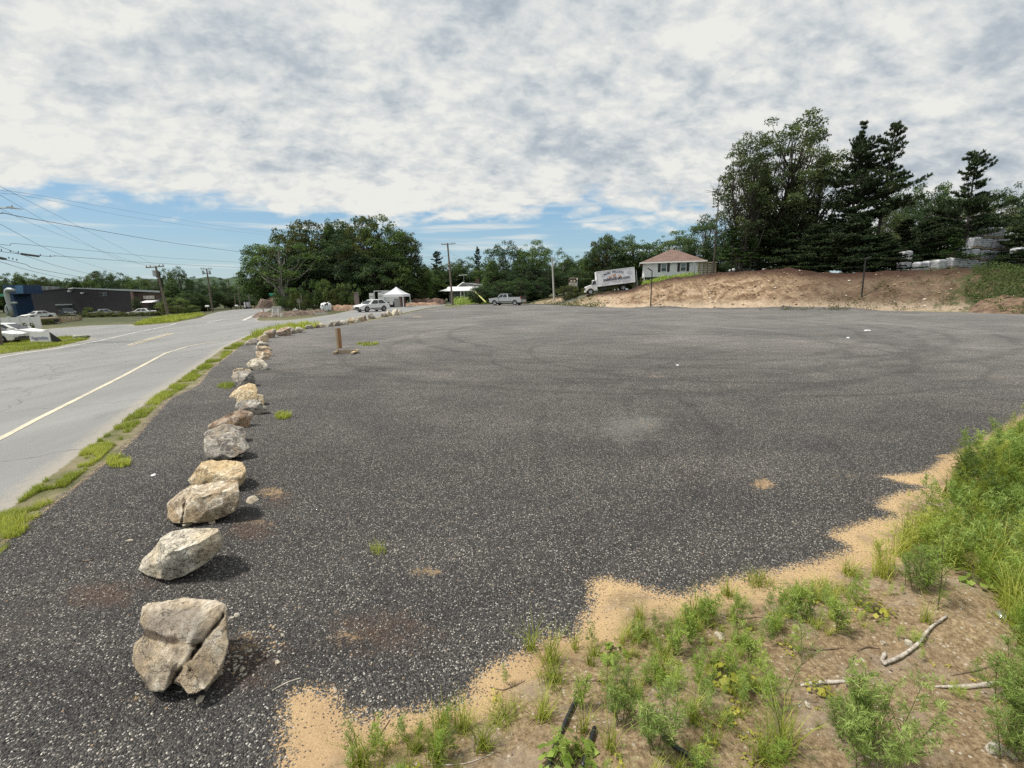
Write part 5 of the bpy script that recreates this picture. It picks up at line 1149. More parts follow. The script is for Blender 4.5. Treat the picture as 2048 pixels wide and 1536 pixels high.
M_SID = siding('white_siding', (.86, .87, .89)); M_SHN = shingle('brown_shingles', (.10, .062, .05), (.22, .145, .12)); M_SHG = shingle('grey_shingles', (.10, .105, .11), (.24, .25, .26))
def house():
    Y = 66.0; x0 = D(1286.5, 550, Y).x; zb = D(1286.5, 554.5, Y).z; zt = D(1290, 525.5, Y).z; dp = 8.5; h = zt-zb
    ht_ = R(15); ka = (1396-1024)/FPX; w = (ka*Y-x0)/(math.cos(ht_)+ka*math.sin(ht_)); w *= 1.02
    e = empty('white_house', (x0, Y, zb), -ht_, 'small white house with brown hip roof and black shutters above the bank', 'house')
    lx = lambda px: (((px-1024)/FPX*Y-x0)/(math.cos(ht_)+(px-1024)/FPX*math.sin(ht_)))
    mb = MB(); mb.box((w/2, dp/2, h/2), (w, dp, h)); mb.build('wall', M_SID, e)
    mb = MB(); mb.box((w/2, dp/2, -.9), (w-.3, dp-.3, 1.78)); mb.build('foundation', simple('dark_foundation', (.06, .06, .062), .9), e)
    zr = h+1.95; o_ = .5; xr0 = w/2-.25; xr1 = w/2+.6
    c = [(-o_, -o_, h+.0), (w+o_, -o_, h), (w+o_, dp+o_, h), (-o_, dp+o_, h), (xr0, dp/2, zr), (xr1, dp/2, zr)]
    mb = MB(); mb.add(c, [(0, 1, 5, 4), (2, 3, 4, 5), (1, 2, 5), (3, 0, 4), (3, 2, 1, 0)]); roof = mb.build('roof', M_SHN, e)
    mb = MB(); mb.box((w/2, -o_-.012, h-.05), (w+2*o_, .04, .16)); mb.box((-o_-.012, dp/2, h-.05), (.04, dp+2*o_, .16)); mb.build('gutter', M_WHITE, e)
    mb = MB(); mb.box((xr1-.5, dp/2, zr+.12), (.35, .35, .5)); mb.build('chimney', M_CONC, roof)
    mb = MB(); mb.tube([(.0, 0, -.9), (.0, 0, h-.05)], .05); dpo = mb.build('downspout', M_WHITE, e); dpo.location = (.15, -.08, 0)
    for px in (1323, 1360.7):
        xc = lx(px); zc = h*.62; ww = .62; wh = 1.05
        mb = MB(); mb.box((xc, -.02, zc), (ww+.14, .07, wh+.14)); f = mb.build('window', M_WHITE, e)
        for k in (-1, 1):
            mb = MB(); mb.box((xc, -.058, zc+k*wh/4), (ww, .02, wh/2-.05)); mb.build('pane', M_GLS if k < 0 else simple('pane_painted_reflection', (.20, .24, .26), .1), f)  # upper pane: reflection painted in as a paler base colour
        for k in (-1, 1):
            mb = MB(); mb.box((xc+k*(ww/2+.30), -.03, zc), (.34, .05, wh+.12)); mb.build('shutter', M_BLKM, e)
    mb = MB(); mb.box((lx(1382), -.08, h-.12), (.16, .14, .16)); mb.build('wall_lamp', M_WP, e)
    mb = MB(); mb.tube([(w*.42, dp/2, zr*.9), (w*.42, dp/2, zr+1.6)], .02, 5); mb.tube([(w*.42-1.3, dp/2, zr+1.55), (w*.42+.9, dp/2, zr+1.6)], .02, 4); mb.build('antenna', M_GALV, e)
    mb = MB(); mb.tube([(w-.4, dp*.4, h), (w-.4, dp*.4, h+1.7)], .03, 5); mb.build('vent_pipe', M_GALV, e)
    # crate-like trellis shed to the right
    Y2 = 64.0; a = D(1396, 549, Y2); b = D(1431, 548, Y2); zt2 = D(1410, 525.5, Y2).z; zb2 = a.z-.2; w2 = b.x-a.x; h2 = zt2-zb2
    t = empty('trellis_shed', (a.x, Y2, zb2), 0, 'pale yellowish ribbed shed between the white house and the first pine', 'shed')
    mb = MB(); mb.box((w2/2, 1.2, h2/2), (w2, 2.4, h2)); mb.build('wall', M_CREAM, t)
    for i in range(5):
        mb = MB(); mb.box((w2*i/4, -.04, h2/2), (.08, .06, h2)); mb.build('post', M_WOOD, t)
    mb = MB()
    for j in range(6): mb.box((w2/2, -.02, h2*(j+.5)/6), (w2, .03, .06))
    mb.build('slats', M_WOOD, t); mb = MB(); mb.box((w2/2, 1.2, h2+.05), (w2+.2, 2.7, .1)); mb.build('roof', M_CREAM, t)
    mb = MB(); q4 = at(1387.5, 61.5); mb.box((0, 0, .7), (.14, .14, 2.2)); o = mb.build('utility_box', M_GALV); o.location = q4; tag(o, 'grey post-like utility box before the right end of the white house', 'utility box')
house()
# low house with the metal porch roof
def low_house():
    Y = 100.0; f = lambda u, v: (850+u/8.904, 540+v/8.904)
    def W2(u, v, dY=0.0): p = D(*f(u, v), Y+dY); return p
    x0 = W2(400, 300).x; x1 = W2(985, 300).x; g0 = at(940, Y).z; e = empty('low_house', (x0, Y, g0), 0, 'low grey house with white metal porch roof behind the crossarm pole', 'house')
    L = lambda p: (p.x-x0, p.y-Y, p.z-g0)
    zt = L(W2(700, 300))[2]; zev = L(W2(700, 365))[2]; w = x1-x0
    mb = MB(); mb.box((w/2, 5.5, zt/2), (w, 7, zt)); mb.build('wall', simple('grey_siding', (.22, .23, .23), .7), e)
    mb = MB(); mb.add([(-.4, -.6, zev), (w*.86, -.6, zev), (w+.3, 2.2, zt+.1), (-.2, 2.2, zt+.1), (-.4, -.6, zev-.14), (w*.86, -.6, zev-.14), (w+.3, 2.2, zt-.04), (-.2, 2.2, zt-.04)], [(0, 1, 2, 3), (7, 6, 5, 4), (0, 4, 5, 1), (1, 5, 6, 2), (3, 7, 4, 0)]); mb.build('porch_roof', M_WHITE, e)
    a = L(W2(250, 372)); mb = MB(); mb.add([(a[0], -.2, a[2]), (-.45, -.5, zev-.05), (-.25, 2.2, zt+.05), (a[0]+1.6, 2.2, a[2]+.5)], [(0, 1, 2, 3)]); mb.add([(a[0], -.2, a[2]-.1), (-.45, -.5, zev-.15), (-.25, 2.2, zt-.05), (a[0]+1.6, 2.2, a[2]+.4)], [(3, 2, 1, 0)]); mb.build('porch_roof', M_WHITE, e)
    r0 = L(W2(690, 232, 4)); r1 = L(W2(1015, 240, 4)); xl = L(W2(600, 285))[0]; xr = L(W2(800, 290))[0]
    mb = MB(); mb.prism([(xl-.5, 0, zt), (r0[0], 0, r0[2]), (xr, 0, zt)], (0, 2.3, 0), (0, 1, 0), 6); mb.build('gable', simple('gable_grey', (.16, .17, .17), .8), e)
    mb = MB(); mb.add([(r0[0], 2.1, r0[2]+.03), (xr+.1, 2.1, zt+.02), (w+1.4, 2.1, zt+.02), (r1[0]+.3, 5.0, r1[2]), (r0[0], 8.8, r0[2]+.03), (xl-.6, 8.8, zt), (xl-.7, 2.1, zt)], [(0, 1, 2, 3), (0, 3, 4), (0, 4, 5, 6)]); roof = mb.build('roof', M_SHG, e)
    mb = MB(); mb.box((L(W2(912, 220))[0], 4, L(W2(912, 215))[2]), (.9, .9, 1.5)); mb.build('chimney', simple('brick_dark', (.12, .07, .055), .9), roof)
    mb = MB(); mb.tube([(xl-.6, 2.2, zt+.05), (r0[0], 2.2, r0[2]+.1), (xr+.1, 2.2, zt+.05)], .10, 4); mb.build('verge_board', M_WHITE, e)
    for u in (640, 700, 765, 835, 860):
        mb = MB(); mb.box((L(W2(u, 400))[0], -.5, zev/2), (.16, .16, zev)); mb.build('porch_post', M_WP, e)
    mb = MB(); mb.box((w*.7, -.45, zev*.36), (w*.5, .06, .5)); mb.build('railing', M_WOOD, e)
    for u in (660, 735, 800):
        mb = MB(); mb.box((L(W2(u, 400))[0], 1.96, zev*.62), (.9, .08, 1.0)); mb.build('window', M_GLS, e)
    p = W2(695, 230, 4); t = W2(695, 92, 4); mb = MB(); x = p.x-x0; mb.tube([(x, 4, r0[2]), (x, 4, t.z-g0)], .05, 5); mb.tube([(L(W2(600, 90, 4))[0], 4, t.z-g0), (L(W2(755, 88, 4))[0], 4, t.z-g0+.05)], .05, 4); mb.build('antenna', M_GALV, e)
low_house()
# ---------------------------------------------------------------- warehouse and its yard
def ribbed(name, a, b, sc=2.2):
    mt, q = new_mat(name); P = q.n('ShaderNodeTexCoord').outputs['Object']; x = q.n('ShaderNodeSeparateXYZ', {0: P}).outputs[0]
    w = q.ma('FRACT', q.ma('MULTIPLY', x, sc)); n = q.noise(q.mapv(P, sc=(1, 1, .15)), 1.4, 4, .6)
    c = q.mix(q.ma('MULTIPLY', q.step(w, .3, .05), .6), q.mix(n, a, b), tuple(v*.45 for v in a)); finish(q, c, .5, w, .5, .05); return mt
def warehouse():
    Y = 105.0; ox = D(25, 600, Y).x; gz = -1.3
    e = empty('warehouse', (ox, Y, gz), 0, 'long dark brown metal warehouse with low gable, brick right end and dark doorway', 'warehouse')
    L = lambda px, py, dy=0.0: (D(px, py, Y+dy).x-ox, dy, D(px, py, Y+dy).z-gz)
    M_W = ribbed('dark_ribbed_metal', (.026, .021, .026), (.045, .037, .043), 1.6)
    a, b, c = L(25, 587.5), L(146, 577), L(262, 582.3)
    mb = MB(); mb.prism([(a[0], 0, 0), a, b, c, (c[0], 0, 0)], (0, 0, 0), (-.86, 1, 0), 16); mb.build('wall', M_W, e)
    mb = MB()
    d = L(322, 584.6); mb.prism([(c[0]+.02, 0, 0), (c[0]+.02, 0, c[2]-.25), (d[0], 0, d[2]-.1), (d[0], 0, 0)], (0, .4, 0), (-.82, 1, 0), 14); mb.build('brick_wall', simple('brown_brick', (.09, .062, .055), .85, 0, .15, 4), e)
    mb = MB(); mb.box((c[0]+.3, .1, (c[2])/2), (1.1, .9, c[2]-.1), tx=.5); mb.build('buttress', simple('brown_cladding', (.17, .11, .10), .8), e)
    def up_(p, dz): return (p[0], p[1], p[2]+dz)
    mb = MB(); mb.prism([up_(a, .02), up_(b, .02), up_(b, .22), up_(a, .2)], (0, -.3, 0), (-.86, 1, 0), 16.4); mb.build('roof', simple('dark_roof_edge', (.06, .055, .06), .5), e)
    mb = MB(); mb.prism([up_(b, .02), up_(c, .02), up_(d, -.05), up_(d, .35), up_(c, .4), up_(b, .22)], (0, -.35, 0), (-.82, 1, 0), 14.4); mb.build('roof', M_GALV, e)
    def rect(nm, x0, y0, x1, y1, mt, dy=-.06, th=.1, par=e):
        p = L(x0, y0); q_ = L(x1, y1); mb = MB(); mb.box(((p[0]+q_[0])/2, dy, (p[2]+q_[2])/2), (abs(q_[0]-p[0]), th, abs(p[2]-q_[2]))); return mb.build(nm, mt, par)
    rect('doorway', 113, 610, 145, 628, M_BLKM); rect('doorway_lintel', 112, 608.7, 146, 610, M_GALV, -.12, .2)
    w_ = rect('window', 198, 585.5, 215, 592, M_GALV); rect('pane', 198.5, 586, 207, 591.5, M_BLKM, -.13, .05, w_); rect('pane', 207.6, 586, 214.5, 591.5, M_GLS, -.13, .05, w_)
    rect('lamp', 139, 581, 144, 583.5, M_WP, -.3, .5); rect('lamp', 165, 585, 169, 587.2, M_WP, -.3, .5); rect('lamp', 142, 576.4, 149, 578.2, M_WP, -.5, .5)
    s = rect('sign_board', 285, 591.8, 307.5, 597.2, M_CREAM, .25, .12)
    for k in range(3): rect('sign_mark', 287+k*7, 593, 292.5+k*7, 596, M_INKG, .17, .05, s)
    rect('door', 296, 606, 314, 622, M_GLS, .33, .1); 
    p = L(293, 605); q_ = L(316, 599.5); mb = MB(); mb.prism([(0, -2.2, p[2]), (0, .4, q_[2]), (0, .4, p[2])], (p[0], 0, 0), (1, 0, 0), q_[0]-p[0]); mb.build('awning', M_WP, e)
    rect('loading_wall', 217, 622, 256, 632, simple('tan_concrete', (.20, .17, .14), .9), -2, .4)
    for x0, x1, y0 in ((79, 86, 572), (95.5, 103.5, 572.5), (109, 116, 573)):
        p = L(x0, y0, 8); q_ = L(x1, 584, 8); mb = MB(); mb.box(((p[0]+q_[0])/2, 8, (p[2]+q_[2])/2), (q_[0]-p[0], 1.4, p[2]-q_[2])); mb.build('roof_vent', simple('vent_grey', (.20, .23, .22), .6), e)
warehouse()
def yard():
    Y = 96.0; o0 = D(0, 600, Y); gz = -1.1
    e = empty('dust_collector', (o0.x, Y, gz), 0, 'blue ribbed industrial tank house at the left end of the warehouse', 'dust collector')
    L = lambda px, py, dy=0.0: Vector((D(px, py, Y+dy).x-o0.x, dy, D(px, py, Y+dy).z-gz))
    p, q_ = L(4, 570.5), L(47, 588); mb = MB(); mb.box(((p.x+q_.x)/2, 2, (p.z+q_.z)/2), (q_.x-p.x, 4, p.z-q_.z)); mb.build('hopper_housing', M_BLUE, e)
    mb = MB()
    for k in range(6): a = L(33.5+k*2.4, 571.5); b = L(34.5+k*2.4, 587); mb.tube([(a.x, -.1, a.z), (b.x, -.1, b.z)], .12, 5)
    mb.build('ribs', simple('pale_blue_ribs', (.10, .22, .38), .5), e)
    p, q_ = L(9, 588), L(34, 631); mb = MB(); mb.box(((p.x+q_.x)/2, 2, (p.z+0)/2), (q_.x-p.x, 3.6, p.z)); mb.build('lower_tank', M_BLUE, e)
    p = L(-10, 588); q_ = L(12, 593); mb = MB(); mb.box(((p.x+q_.x)/2, 0, (p.z+q_.z)/2), (q_.x-p.x, .4, p.z-q_.z)); mb.build('green_walkway', simple('green_rail', (.06, .26, .17), .6), e)
    e2 = empty('exhaust_duct', (o0.x, Y-2, gz), 0, 'silver bent ventilation duct in front of the blue tank house', 'duct')
    L2 = lambda px, py: Vector((D(px, py, Y-2).x-o0.x, 0, D(px, py, Y-2).z-gz))
    mb = MB(); mb.tube([L2(29, 581), L2(22, 579.5), L2(17, 579.5), L2(14, 581.5), L2(13.5, 586), L2(15, 594), L2(17.5, 605), L2(21, 617), L2(25, 633)], [.30, .38, .44, .46, .46, .44, .40, .36, .34], 12); mb.build('main_pipe', M_GALV, e2, True)
    mb = MB(); mb.tube([L2(33, 606), L2(27, 605.5), L2(21, 606.5), L2(16, 609.5), L2(13, 614), L2(12.5, 619), L2(14.5, 625), L2(18, 631)], .24, 12); mb.build('elbow_pipe', M_GALV, e2, True)
    # white panel fence
    a = G(-40, 666); b = G(82.5, 656.5); a = Vector((D(-60, 660, b.y*.985).x, b.y*.985, 0)); d = (b-a); n = 7; ang = math.atan2(d.y, d.x); Lh = d.length/n; hgt = D(79, 633, b.y).z
    e = empty('panel_fence', a, ang, 'white panel fence behind the parked white cars', 'fence')
    for i in range(n):
        mb = MB(); mb.box((Lh*(i+.5), 0, hgt/2), (Lh-.1, .05, hgt-.05)); mb.build('panel', M_WP, e)
    for i in range(n+1):
        mb = MB(); mb.box((Lh*i, 0, hgt/2+.03), (.11, .11, hgt+.06)); mb.build('post', M_WP, e)
    # stone crates on pallets
    GCR = 'stone crates along the yard edge'
    r = np.random.default_rng(8)
    lbls = ['greyish stone crate at the left end of the crate row', 'stone crate with dark side, second from the left of the crate row', 'tan stone crate, third from the left of the crate row', 'tan stone crate, fourth in the crate row', 'reddish tan stone crate, third from the right end of the row', 'tan stone crate, second from the right end of the row', 'brown stone crate at the right end of the row']
    for i in range(7):
        px = 111+i*8; Yc = 46+i*1.0; p = at(px, Yc); t = D(px, 634.5-.35*i, Yc).z; w = 7.0/FPX*Yc*1.02
        c = empty('stone_crate', p, random.uniform(-.1, .1), lbls[i], 'crate', GCR)
        me = rock_mesh(200+i, (w, w, t), planes=[((1,0,0),.8),((-1,0,0),.8),((0,1,0),.8),((0,-1,0),.8),((0,0,1),.8),((0,0,-1),.8)], sub=3, tone=['grey','brown','gold','tan','gold','tan','brown'][i])
        s_ = bpy.data.objects.new('stone_fill', me); link(s_, c); s_.location = (0, 0, t/2)
        for sx in (-1, 1):
            mb = MB(); mb.box((sx*w*.49, -w*.5, t/2), (.06, .06, t+.05)); mb.build('corner_stake', M_WOOD, c)
        mb = MB(); mb.box((0, 0, t+.01), (w, w, .04)); mb.build('cover_board', M_WOOD, c)
    p = at(94, 45); e = empty('flat_trailer', p, .05, 'dark low trailer with a white plate between the fence and the crates', 'trailer')
    mb = MB(); mb.box((0, 0, .55), (1.5, 1.6, .16)); mb.build('deck', M_WOOD, e); mb = MB(); mb.box((0, 0, .33), (1.3, 1.3, .28)); mb.build('chassis', M_DK, e); mb = MB(); mb.box((-.1, -.84, .42), (.42, .03, .2)); mb.build('plate', M_WP, e)
    for sx in (-.45, .45): wheel(e, sx, -.7, .2, .16, -1)
    # banner
    p = G(80, 681.5); a = G(60, 682.5); b = G(101, 680.5); Y = 24.9; a = D(60.5, 682, Y); b = D(100.5, 681, Y); ht = D(100.5, 663, Y).z; gz = H(80, Y); w = b.x-a.x
    e = empty('roadside_banner', (a.x, Y, 0), 0, 'white banner sign with blue hand lettering in front of the white car', 'sign')
    mb = MB(); mb.add([(0, 0, .10), (w, 0, .06), (w, .02, ht), (0, .02, ht*.96), (0, .03, .10), (w, .03, .06), (w, .05, ht), (0, .05, ht*.96)], [(0, 1, 2, 3), (7, 6, 5, 4), (0, 3, 7, 4), (1, 5, 6, 2), (3, 2, 6, 7), (0, 4, 5, 1)]); mb.build('panel', M_WP, e)
    text(e, 'Vegetables', .26, (w/2, -.012, ht*.46), M_INKB, (R(90), 0, 0), xs=.85)
    for x in (.02, w+.0):
        mb = MB(); mb.tube([(x, .03, -.02), (x, .03, ht)], .02, 5); mb.build('upright', M_WP, e)
    mb = MB(); mb.prism([(w+.03, .03, ht*.95), (w+.03, .03, 0), (w+.22, .5, 0)], (0, 0, 0), (1, 0, 0), .02); mb.build('side_brace', M_DK, e)
    me = rock_mesh(77, (1.1, .5, .24), sub=4, tone='slab'); o = bpy.data.objects.new('flat_stone', me); link(o); g = G(161, 677); o.location = (g.x, g.y, .10); tag(o, 'flat pale greenish slab lying on the tip of the grass island', 'stone')
RM['slab'] = rock_mat('greenish_slab', (.22, .24, .17), (.42, .45, .34), (.58, .60, .48), (.40, .44, .30))
yard()
# ---------------------------------------------------------------- utility poles and lines
def pole(pb, Y, ptop, arms, label, r0=.16, mt=M_POLE, extra=None, name='utility_pole'):
    b = at(pb, Y); t = D(ptop[0], ptop[1], Y); e = empty(name, b, 0, label, 'utility pole', 'utility poles along the road')
    v = t-b; mb = MB(); mb.tube([Vector((0, 0, -.4)), v*.5, v], [r0, r0*.85, r0*.65], 10); mb.build('shaft', mt, e)
    for (xa, ya, xb, yb) in arms:
        A = D(xa, ya, Y)-b; B = D(xb, yb, Y)-b; A.y -= .14; B.y -= .14; mb = MB(); dd = (B-A).normalized(); mb.tube([A, B], .075, 4); arm = mb.build('crossarm', mt, e)
        for k in (.04, .25, .75, .96):
            q_ = A+(B-A)*k; mb = MB(); mb.tube([q_, q_+Vector((0, 0, .15)), q_+Vector((0, 0, .28))], [.03, .07, .05], 6); mb.build('insulator', M_GALV, arm)
    for ex in (extra or []):
        c = D(ex[0], ex[1], Y)-b; mb = MB(); mb.tube([c+Vector((0, -.3, -ex[2]/2)), c+Vector((0, -.3, ex[2]/2))], ex[3], 10); mb.build('transformer', M_GALV, e)
    return e
pole(337.5, 60, (311, 532), [(293.5, 535.2, 329.5, 532.5)], 'nearest crossarm pole by the left verge, leaning left with a transformer', .17, extra=[(312.5, 547, .75, .22)])
pole(426, 98, (413, 537), [(402, 537.8, 424, 538), (406, 546.8, 423, 547.2)], 'second crossarm pole beyond the white mailbox', .19, extra=[(408, 545, .8, .2), (421, 545, .8, .2)])
pole(463, 140, (456, 556), [], 'bare pole rising above the trees left of the far bend', .2)
pole(483, 120, (473.5, 568), [(469, 571, 478, 570)], 'tall thin pole of the cluster by the far bend', .14)
pole(481, 118, (477, 586), [], 'short pole of the cluster by the far bend', .13)
pole(472, 118, (468.5, 586), [], 'left pole of the cluster by the far bend', .13)
pole(501, 122, (496.6, 581), [], 'pale-topped pole right of the cluster by the far bend', .17, M_BARKL)
pole(518.5, 124, (515.5, 588), [], 'short pale pole between the sign boards and the braced pole', .16, M_BARKL)
pole(535, 122, (532.3, 579), [], 'braced pole with slanting strut at the far bend', .13)
pole(905.5, 87, (895, 486), [(883, 489.2, 911, 487.5)], 'tall dark crossarm pole at the far side of the gravel lot', .21)
pole(1108.5, 83, (1104, 515), [], 'pale grey pole beside the orange-brown bush', .19, simple('pale_pole', (.42, .41, .38), .8, 0, .1, 2))
e = pole(-6, 24, (-62, 180), [], 'pole at the left edge behind the white cars carrying the street light', .19)
mb = MB(); A = D(-44, 421, 24)-e.location; B = D(18, 415.5, 24)-e.location; mb.tube([A, (A+B)/2+Vector((0, 0, .05)), B], .035, 6); arm = mb.build('lamp_arm', M_GALV, e)
mb = MB(); A = D(17, 415, 24)-e.location; B = D(41, 417.5, 24)-e.location; mb.prism([A+Vector((0, 0, .02)), A+(B-A)*.3+Vector((0, 0, .05)), B+Vector((0, 0, .0)), B+Vector((0, 0, -.02)), A+Vector((0, 0, -.04))], (0, -.12, 0), (0, 1, 0), .24); lh = mb.build('lamp_head', M_GALV, arm)
mb = MB(); c = A+(B-A)*.33+Vector((0, 0, .10)); mb.tube([c-Vector((0, 0, .05)), c+Vector((0, 0, .03))], .03, 8); mb.build('lamp_head', M_GALV, arm)
b = at(517.5, 122); t = D(532, 584, 122); mb = MB(); mb.tube([b-b, t-b], .10, 6); o = mb.build('pole_brace', M_POLE); o.location = b; tag(o, 'slanting strut leaning against the braced pole at the far bend', 'brace')
mb = MB(); a = D(947.5, 581, 88); b = D(971.5, 604.5, 86); mb.tube([Vector((0, 0, 0)), a-b], [.14, .14], 6); o = mb.build('guy_guard', simple('yellow_plastic', (.50, .52, .16), .6)); o.location = b; tag(o, 'yellow guard tube on the slanting guy wire left of the pickup', 'guy guard')
GWI = 'overhead lines'
def line(pts, label, r=.016, marks=None):
    """pts: (px,py,Y)"""
    r *= .58; P = [D(*p) for p in pts]; o0 = P[0].copy(); Q = [p-o0 for p in P]; out = []
    # Catmull-Rom through the points
    for i in range(len(Q)-1):
        p0 = Q[max(i-1, 0)]; p1 = Q[i]; p2 = Q[i+1]; p3 = Q[min(i+2, len(Q)-1)]
        for k in range(8):
            t = k/8; out.append(.5*((2*p1)+(p2-p0)*t+(2*p0-5*p1+4*p2-p3)*t*t+(-p0+3*p1-3*p2+p3)*t**3))
    out.append(Q[-1]); e = None
    mb = MB(); mb.tube(out, r, 5)
    if not marks:
        o = mb.build('power_line', M_WIRE); o.location = o0; return tag(o, label, 'power line', GWI)
    e = empty('power_line', o0, 0, label, 'power line', GWI); mb.build('cable', M_WIRE, e)
    for mk in marks:
        a = D(*mk[1])-o0; b = D(*mk[2])-o0; mb = MB()
        if mk[0] == 'box': mb.tube([a, b], .055, 8); mb.build('splice_closure', M_BLKM, e)
        else: mb.box(a+Vector((0, 0, .03)), (.03, .03, .07)); mb.tube([a, a+Vector((0, 0, .08))], .012, 5); mb.build('cable_clamp', M_BLKM, e)
    return e
line([(-120,305,17),(0,372.5,22),(150,449,38),(310,530,60)], 'thin line dropping steeply to the nearest crossarm pole, topmost', .014)
line([(-120,322,17),(0,390,22),(120,458,36),(240,519,52),(322,532,60)], 'thin line just under the topmost one, ending on the nearest crossarm', .013)
line([(-120,352,17),(0,417,22),(93,459,34),(200,500,48),(297,534,60)], 'thin line crossing the street light, ending left on the nearest crossarm', .013)
line([(-120,385,17),(0,448,22),(93,497,32),(150,519,44),(221,541,58),(315,566,60)], 'dark line running from the left edge down to the tree tops', .016)
line([(-120,372,18),(0,381,22),(90,393,30),(340,436,55),(500,460,70),(676,478,80),(886,486.6,87)], 'upper of the two faint lines across the clouds', .012)
line([(-120,378,18),(0,386,22),(90,399,30),(280,437,50),(500,466,70),(676,482,80),(905,488,87)], 'lower of the two faint lines across the clouds', .012)
line([(-120,424,18),(0,426.5,22),(12,427,22.5),(90,442,29),(340,485,50),(500,506,62),(588,515,68),(688,518,76),(825,515,83),(896,512,87)], 'thick bundled line across the blue sky', .030)
line([(-60,487,20),(0,489,22),(20,490.5,23),(29,487,23.3),(90,492.5,29),(340,516,50),(504,526,62),(567,528,66),(676,530,75),(834,525.5,83),(897,521,87)], 'line with a small kink at its left end', .017)
line([(-60,500,20),(0,503,22),(43,508.5,24),(77,511,25),(100,513,27),(112,512,28),(145,514,30),(340,528,48),(504,536,60),(570,537.5,66),(676,537.5,75),(825,530,83),(898,527,87)], 'line carrying the black splice closure', .022,
     [('box',(43,508,24),(77,512.5,25.2)),('c',(3,501.5,22.1),(3,501,22.1)),('c',(21,503.5,23),(21,503,23)),('c',(37,505.5,23.7),(37,505,23.7)),('c',(81,511,25.5),(81,511,25.5)),('c',(101,513,27),(101,513,27))])
line([(-60,500,20),(0,518,22),(12,519.5,22.4),(40,526,24),(52,529,25),(75,538,28),(150,552,40),(250,571,54),(300,574,58),(324,570,60)], 'line with a second splice closure at the left edge', .022,
     [('box',(-30,509,21),(11,518,22.4)),('c',(18,517,22.8),(18,517,22.8)),('c',(26,519,23.2),(26,519,23.2)),('c',(34,521,23.7),(34,521,23.7))])
line([(-60,508,20),(0,523.5,22),(80,546,30),(200,572,46),(270,578,54),(300,577,58),(325,572.5,60)], 'lowest line sagging to the nearest crossarm pole', .018)
line([(-60,470,20),(0,493,22),(40,508,24),(65,516,26),(115,532,34),(180,548,42),(230,558,50),(290,566,57),(323,567,60)], 'line passing behind the black splice closure', .018)
line([(324,569,60),(350,574,68),(373,576,78),(395,573.5,90),(417,566.5,98)], 'upper sagging line between the two crossarm poles', .022)
line([(324,571,60),(350,578,68),(373,581,78),(395,578,90),(417,571,98)], 'middle sagging line between the two crossarm poles', .022)
line([(325,578,60),(350,583,68),(373,584,78),(395,581,90),(418,576,98)], 'lowest sagging line between the two crossarm poles', .022)
line([(426,560,98),(445,566,110),(470,580,119)], 'short line from the second crossarm pole to the far cluster', .02)
line([(470,575,120),(480,590,121),(496,601,122),(507,600,122),(516,590,124)], 'deep sagging line among the far poles', .02)
line([(905,508,87),(968,537,88),(1030,543,89),(1103.7,543,90)], 'upper line between the tall crossarm pole and the pale pole', .02)
line([(905,515,87),(968,545,88),(1030,550,89),(1103.7,550,90)], 'lower line between the tall crossarm pole and the pale pole', .02)
line([(899,498,87),(915,525,88),(944,565,88),(948,581,88)], 'slanting guy wire from the tall crossarm pole', .02)
line([(910,488,87),(970,500,100),(1040,509,120)], 'faint line leaving right from the tall crossarm', .014)
# ---------------------------------------------------------------- lamp posts
def lamp_post(px, py, ptop, head, label):
    b = gp(px, py); Y = b.y; t = D(ptop[0], ptop[1], Y); e = empty('lamp_post', b, 0, label, 'lamp post', 'black lamp posts at the foot of the bank'); v = t-b
    mb = MB(); mb.tube([Vector((0, 0, -.1)), v], [.075, .06], 8); mb.build('post', M_BLKM, e); mb = MB(); mb.box((0, 0, .05), (.3, .3, .1)); mb.build('base', M_BLKM, e)
    h = D(head[0], head[1], Y)-b; mb = MB(); mb.box(h, (.62, .30, .07), rot=Matrix.Rotation(R(head[2]), 3, 'Y')); mb.build('lamp_head', M_BLKM, e)
    mb = MB(); mb.tube([v, h], .03, 5); mb.build('bracket', M_BLKM, e); return e
lamp_post(1301, 616.3, (1304.3, 541.5), (1299.5, 538.8, 28), 'black lamp post in front of the bank below the white house')
lamp_post(1720.5, 619, (1731, 519), (1735, 516, -20), 'black lamp post in front of the dark pines on the right')
# ---------------------------------------------------------------- wooden sign stand in the lot
def stand_():
    b = G(672, 707); Y = b.y; e = empty('sign_stand', b, 0, 'weathered wooden l-shaped sign stand alone on the gravel lot', 'sign stand')
    L = lambda px, py, dy=0.0: D(px, py, Y+dy)-b
    zt = L(672, 655).z; px1 = L(675.5, 706).x
    s = (Y/FPX)*1.02
    mb = MB(); mb.box((3.5*s, .02, zt*.5), (1.6*s, .10, zt)); mb.build('post', M_WOODL, e)
    mb = MB(); mb.box((7.2*s, .14, zt*.57), (6.5*s, .03, zt*.78)); mb.build('board', M_WOODB, e)
    mb = MB(); mb.box((23*s, .0, .07), (43*s, .05, .13)); mb.build('long_rail', M_WOOD, e)
    mb = MB(); mb.box((2*s, -.02, .05), (5*s, .55, .09)); mb.build('foot', M_WOOD, e); mb = MB(); mb.box((38*s, -.0, .06), (5.5*s, .75, .05)); mb.build('foot', M_WOODL, e)
    mb = MB(); mb.box((43.5*s, -.06, .10), (4*s, .14, .09)); mb.build('end_block', M_WOODL, e)
stand_()
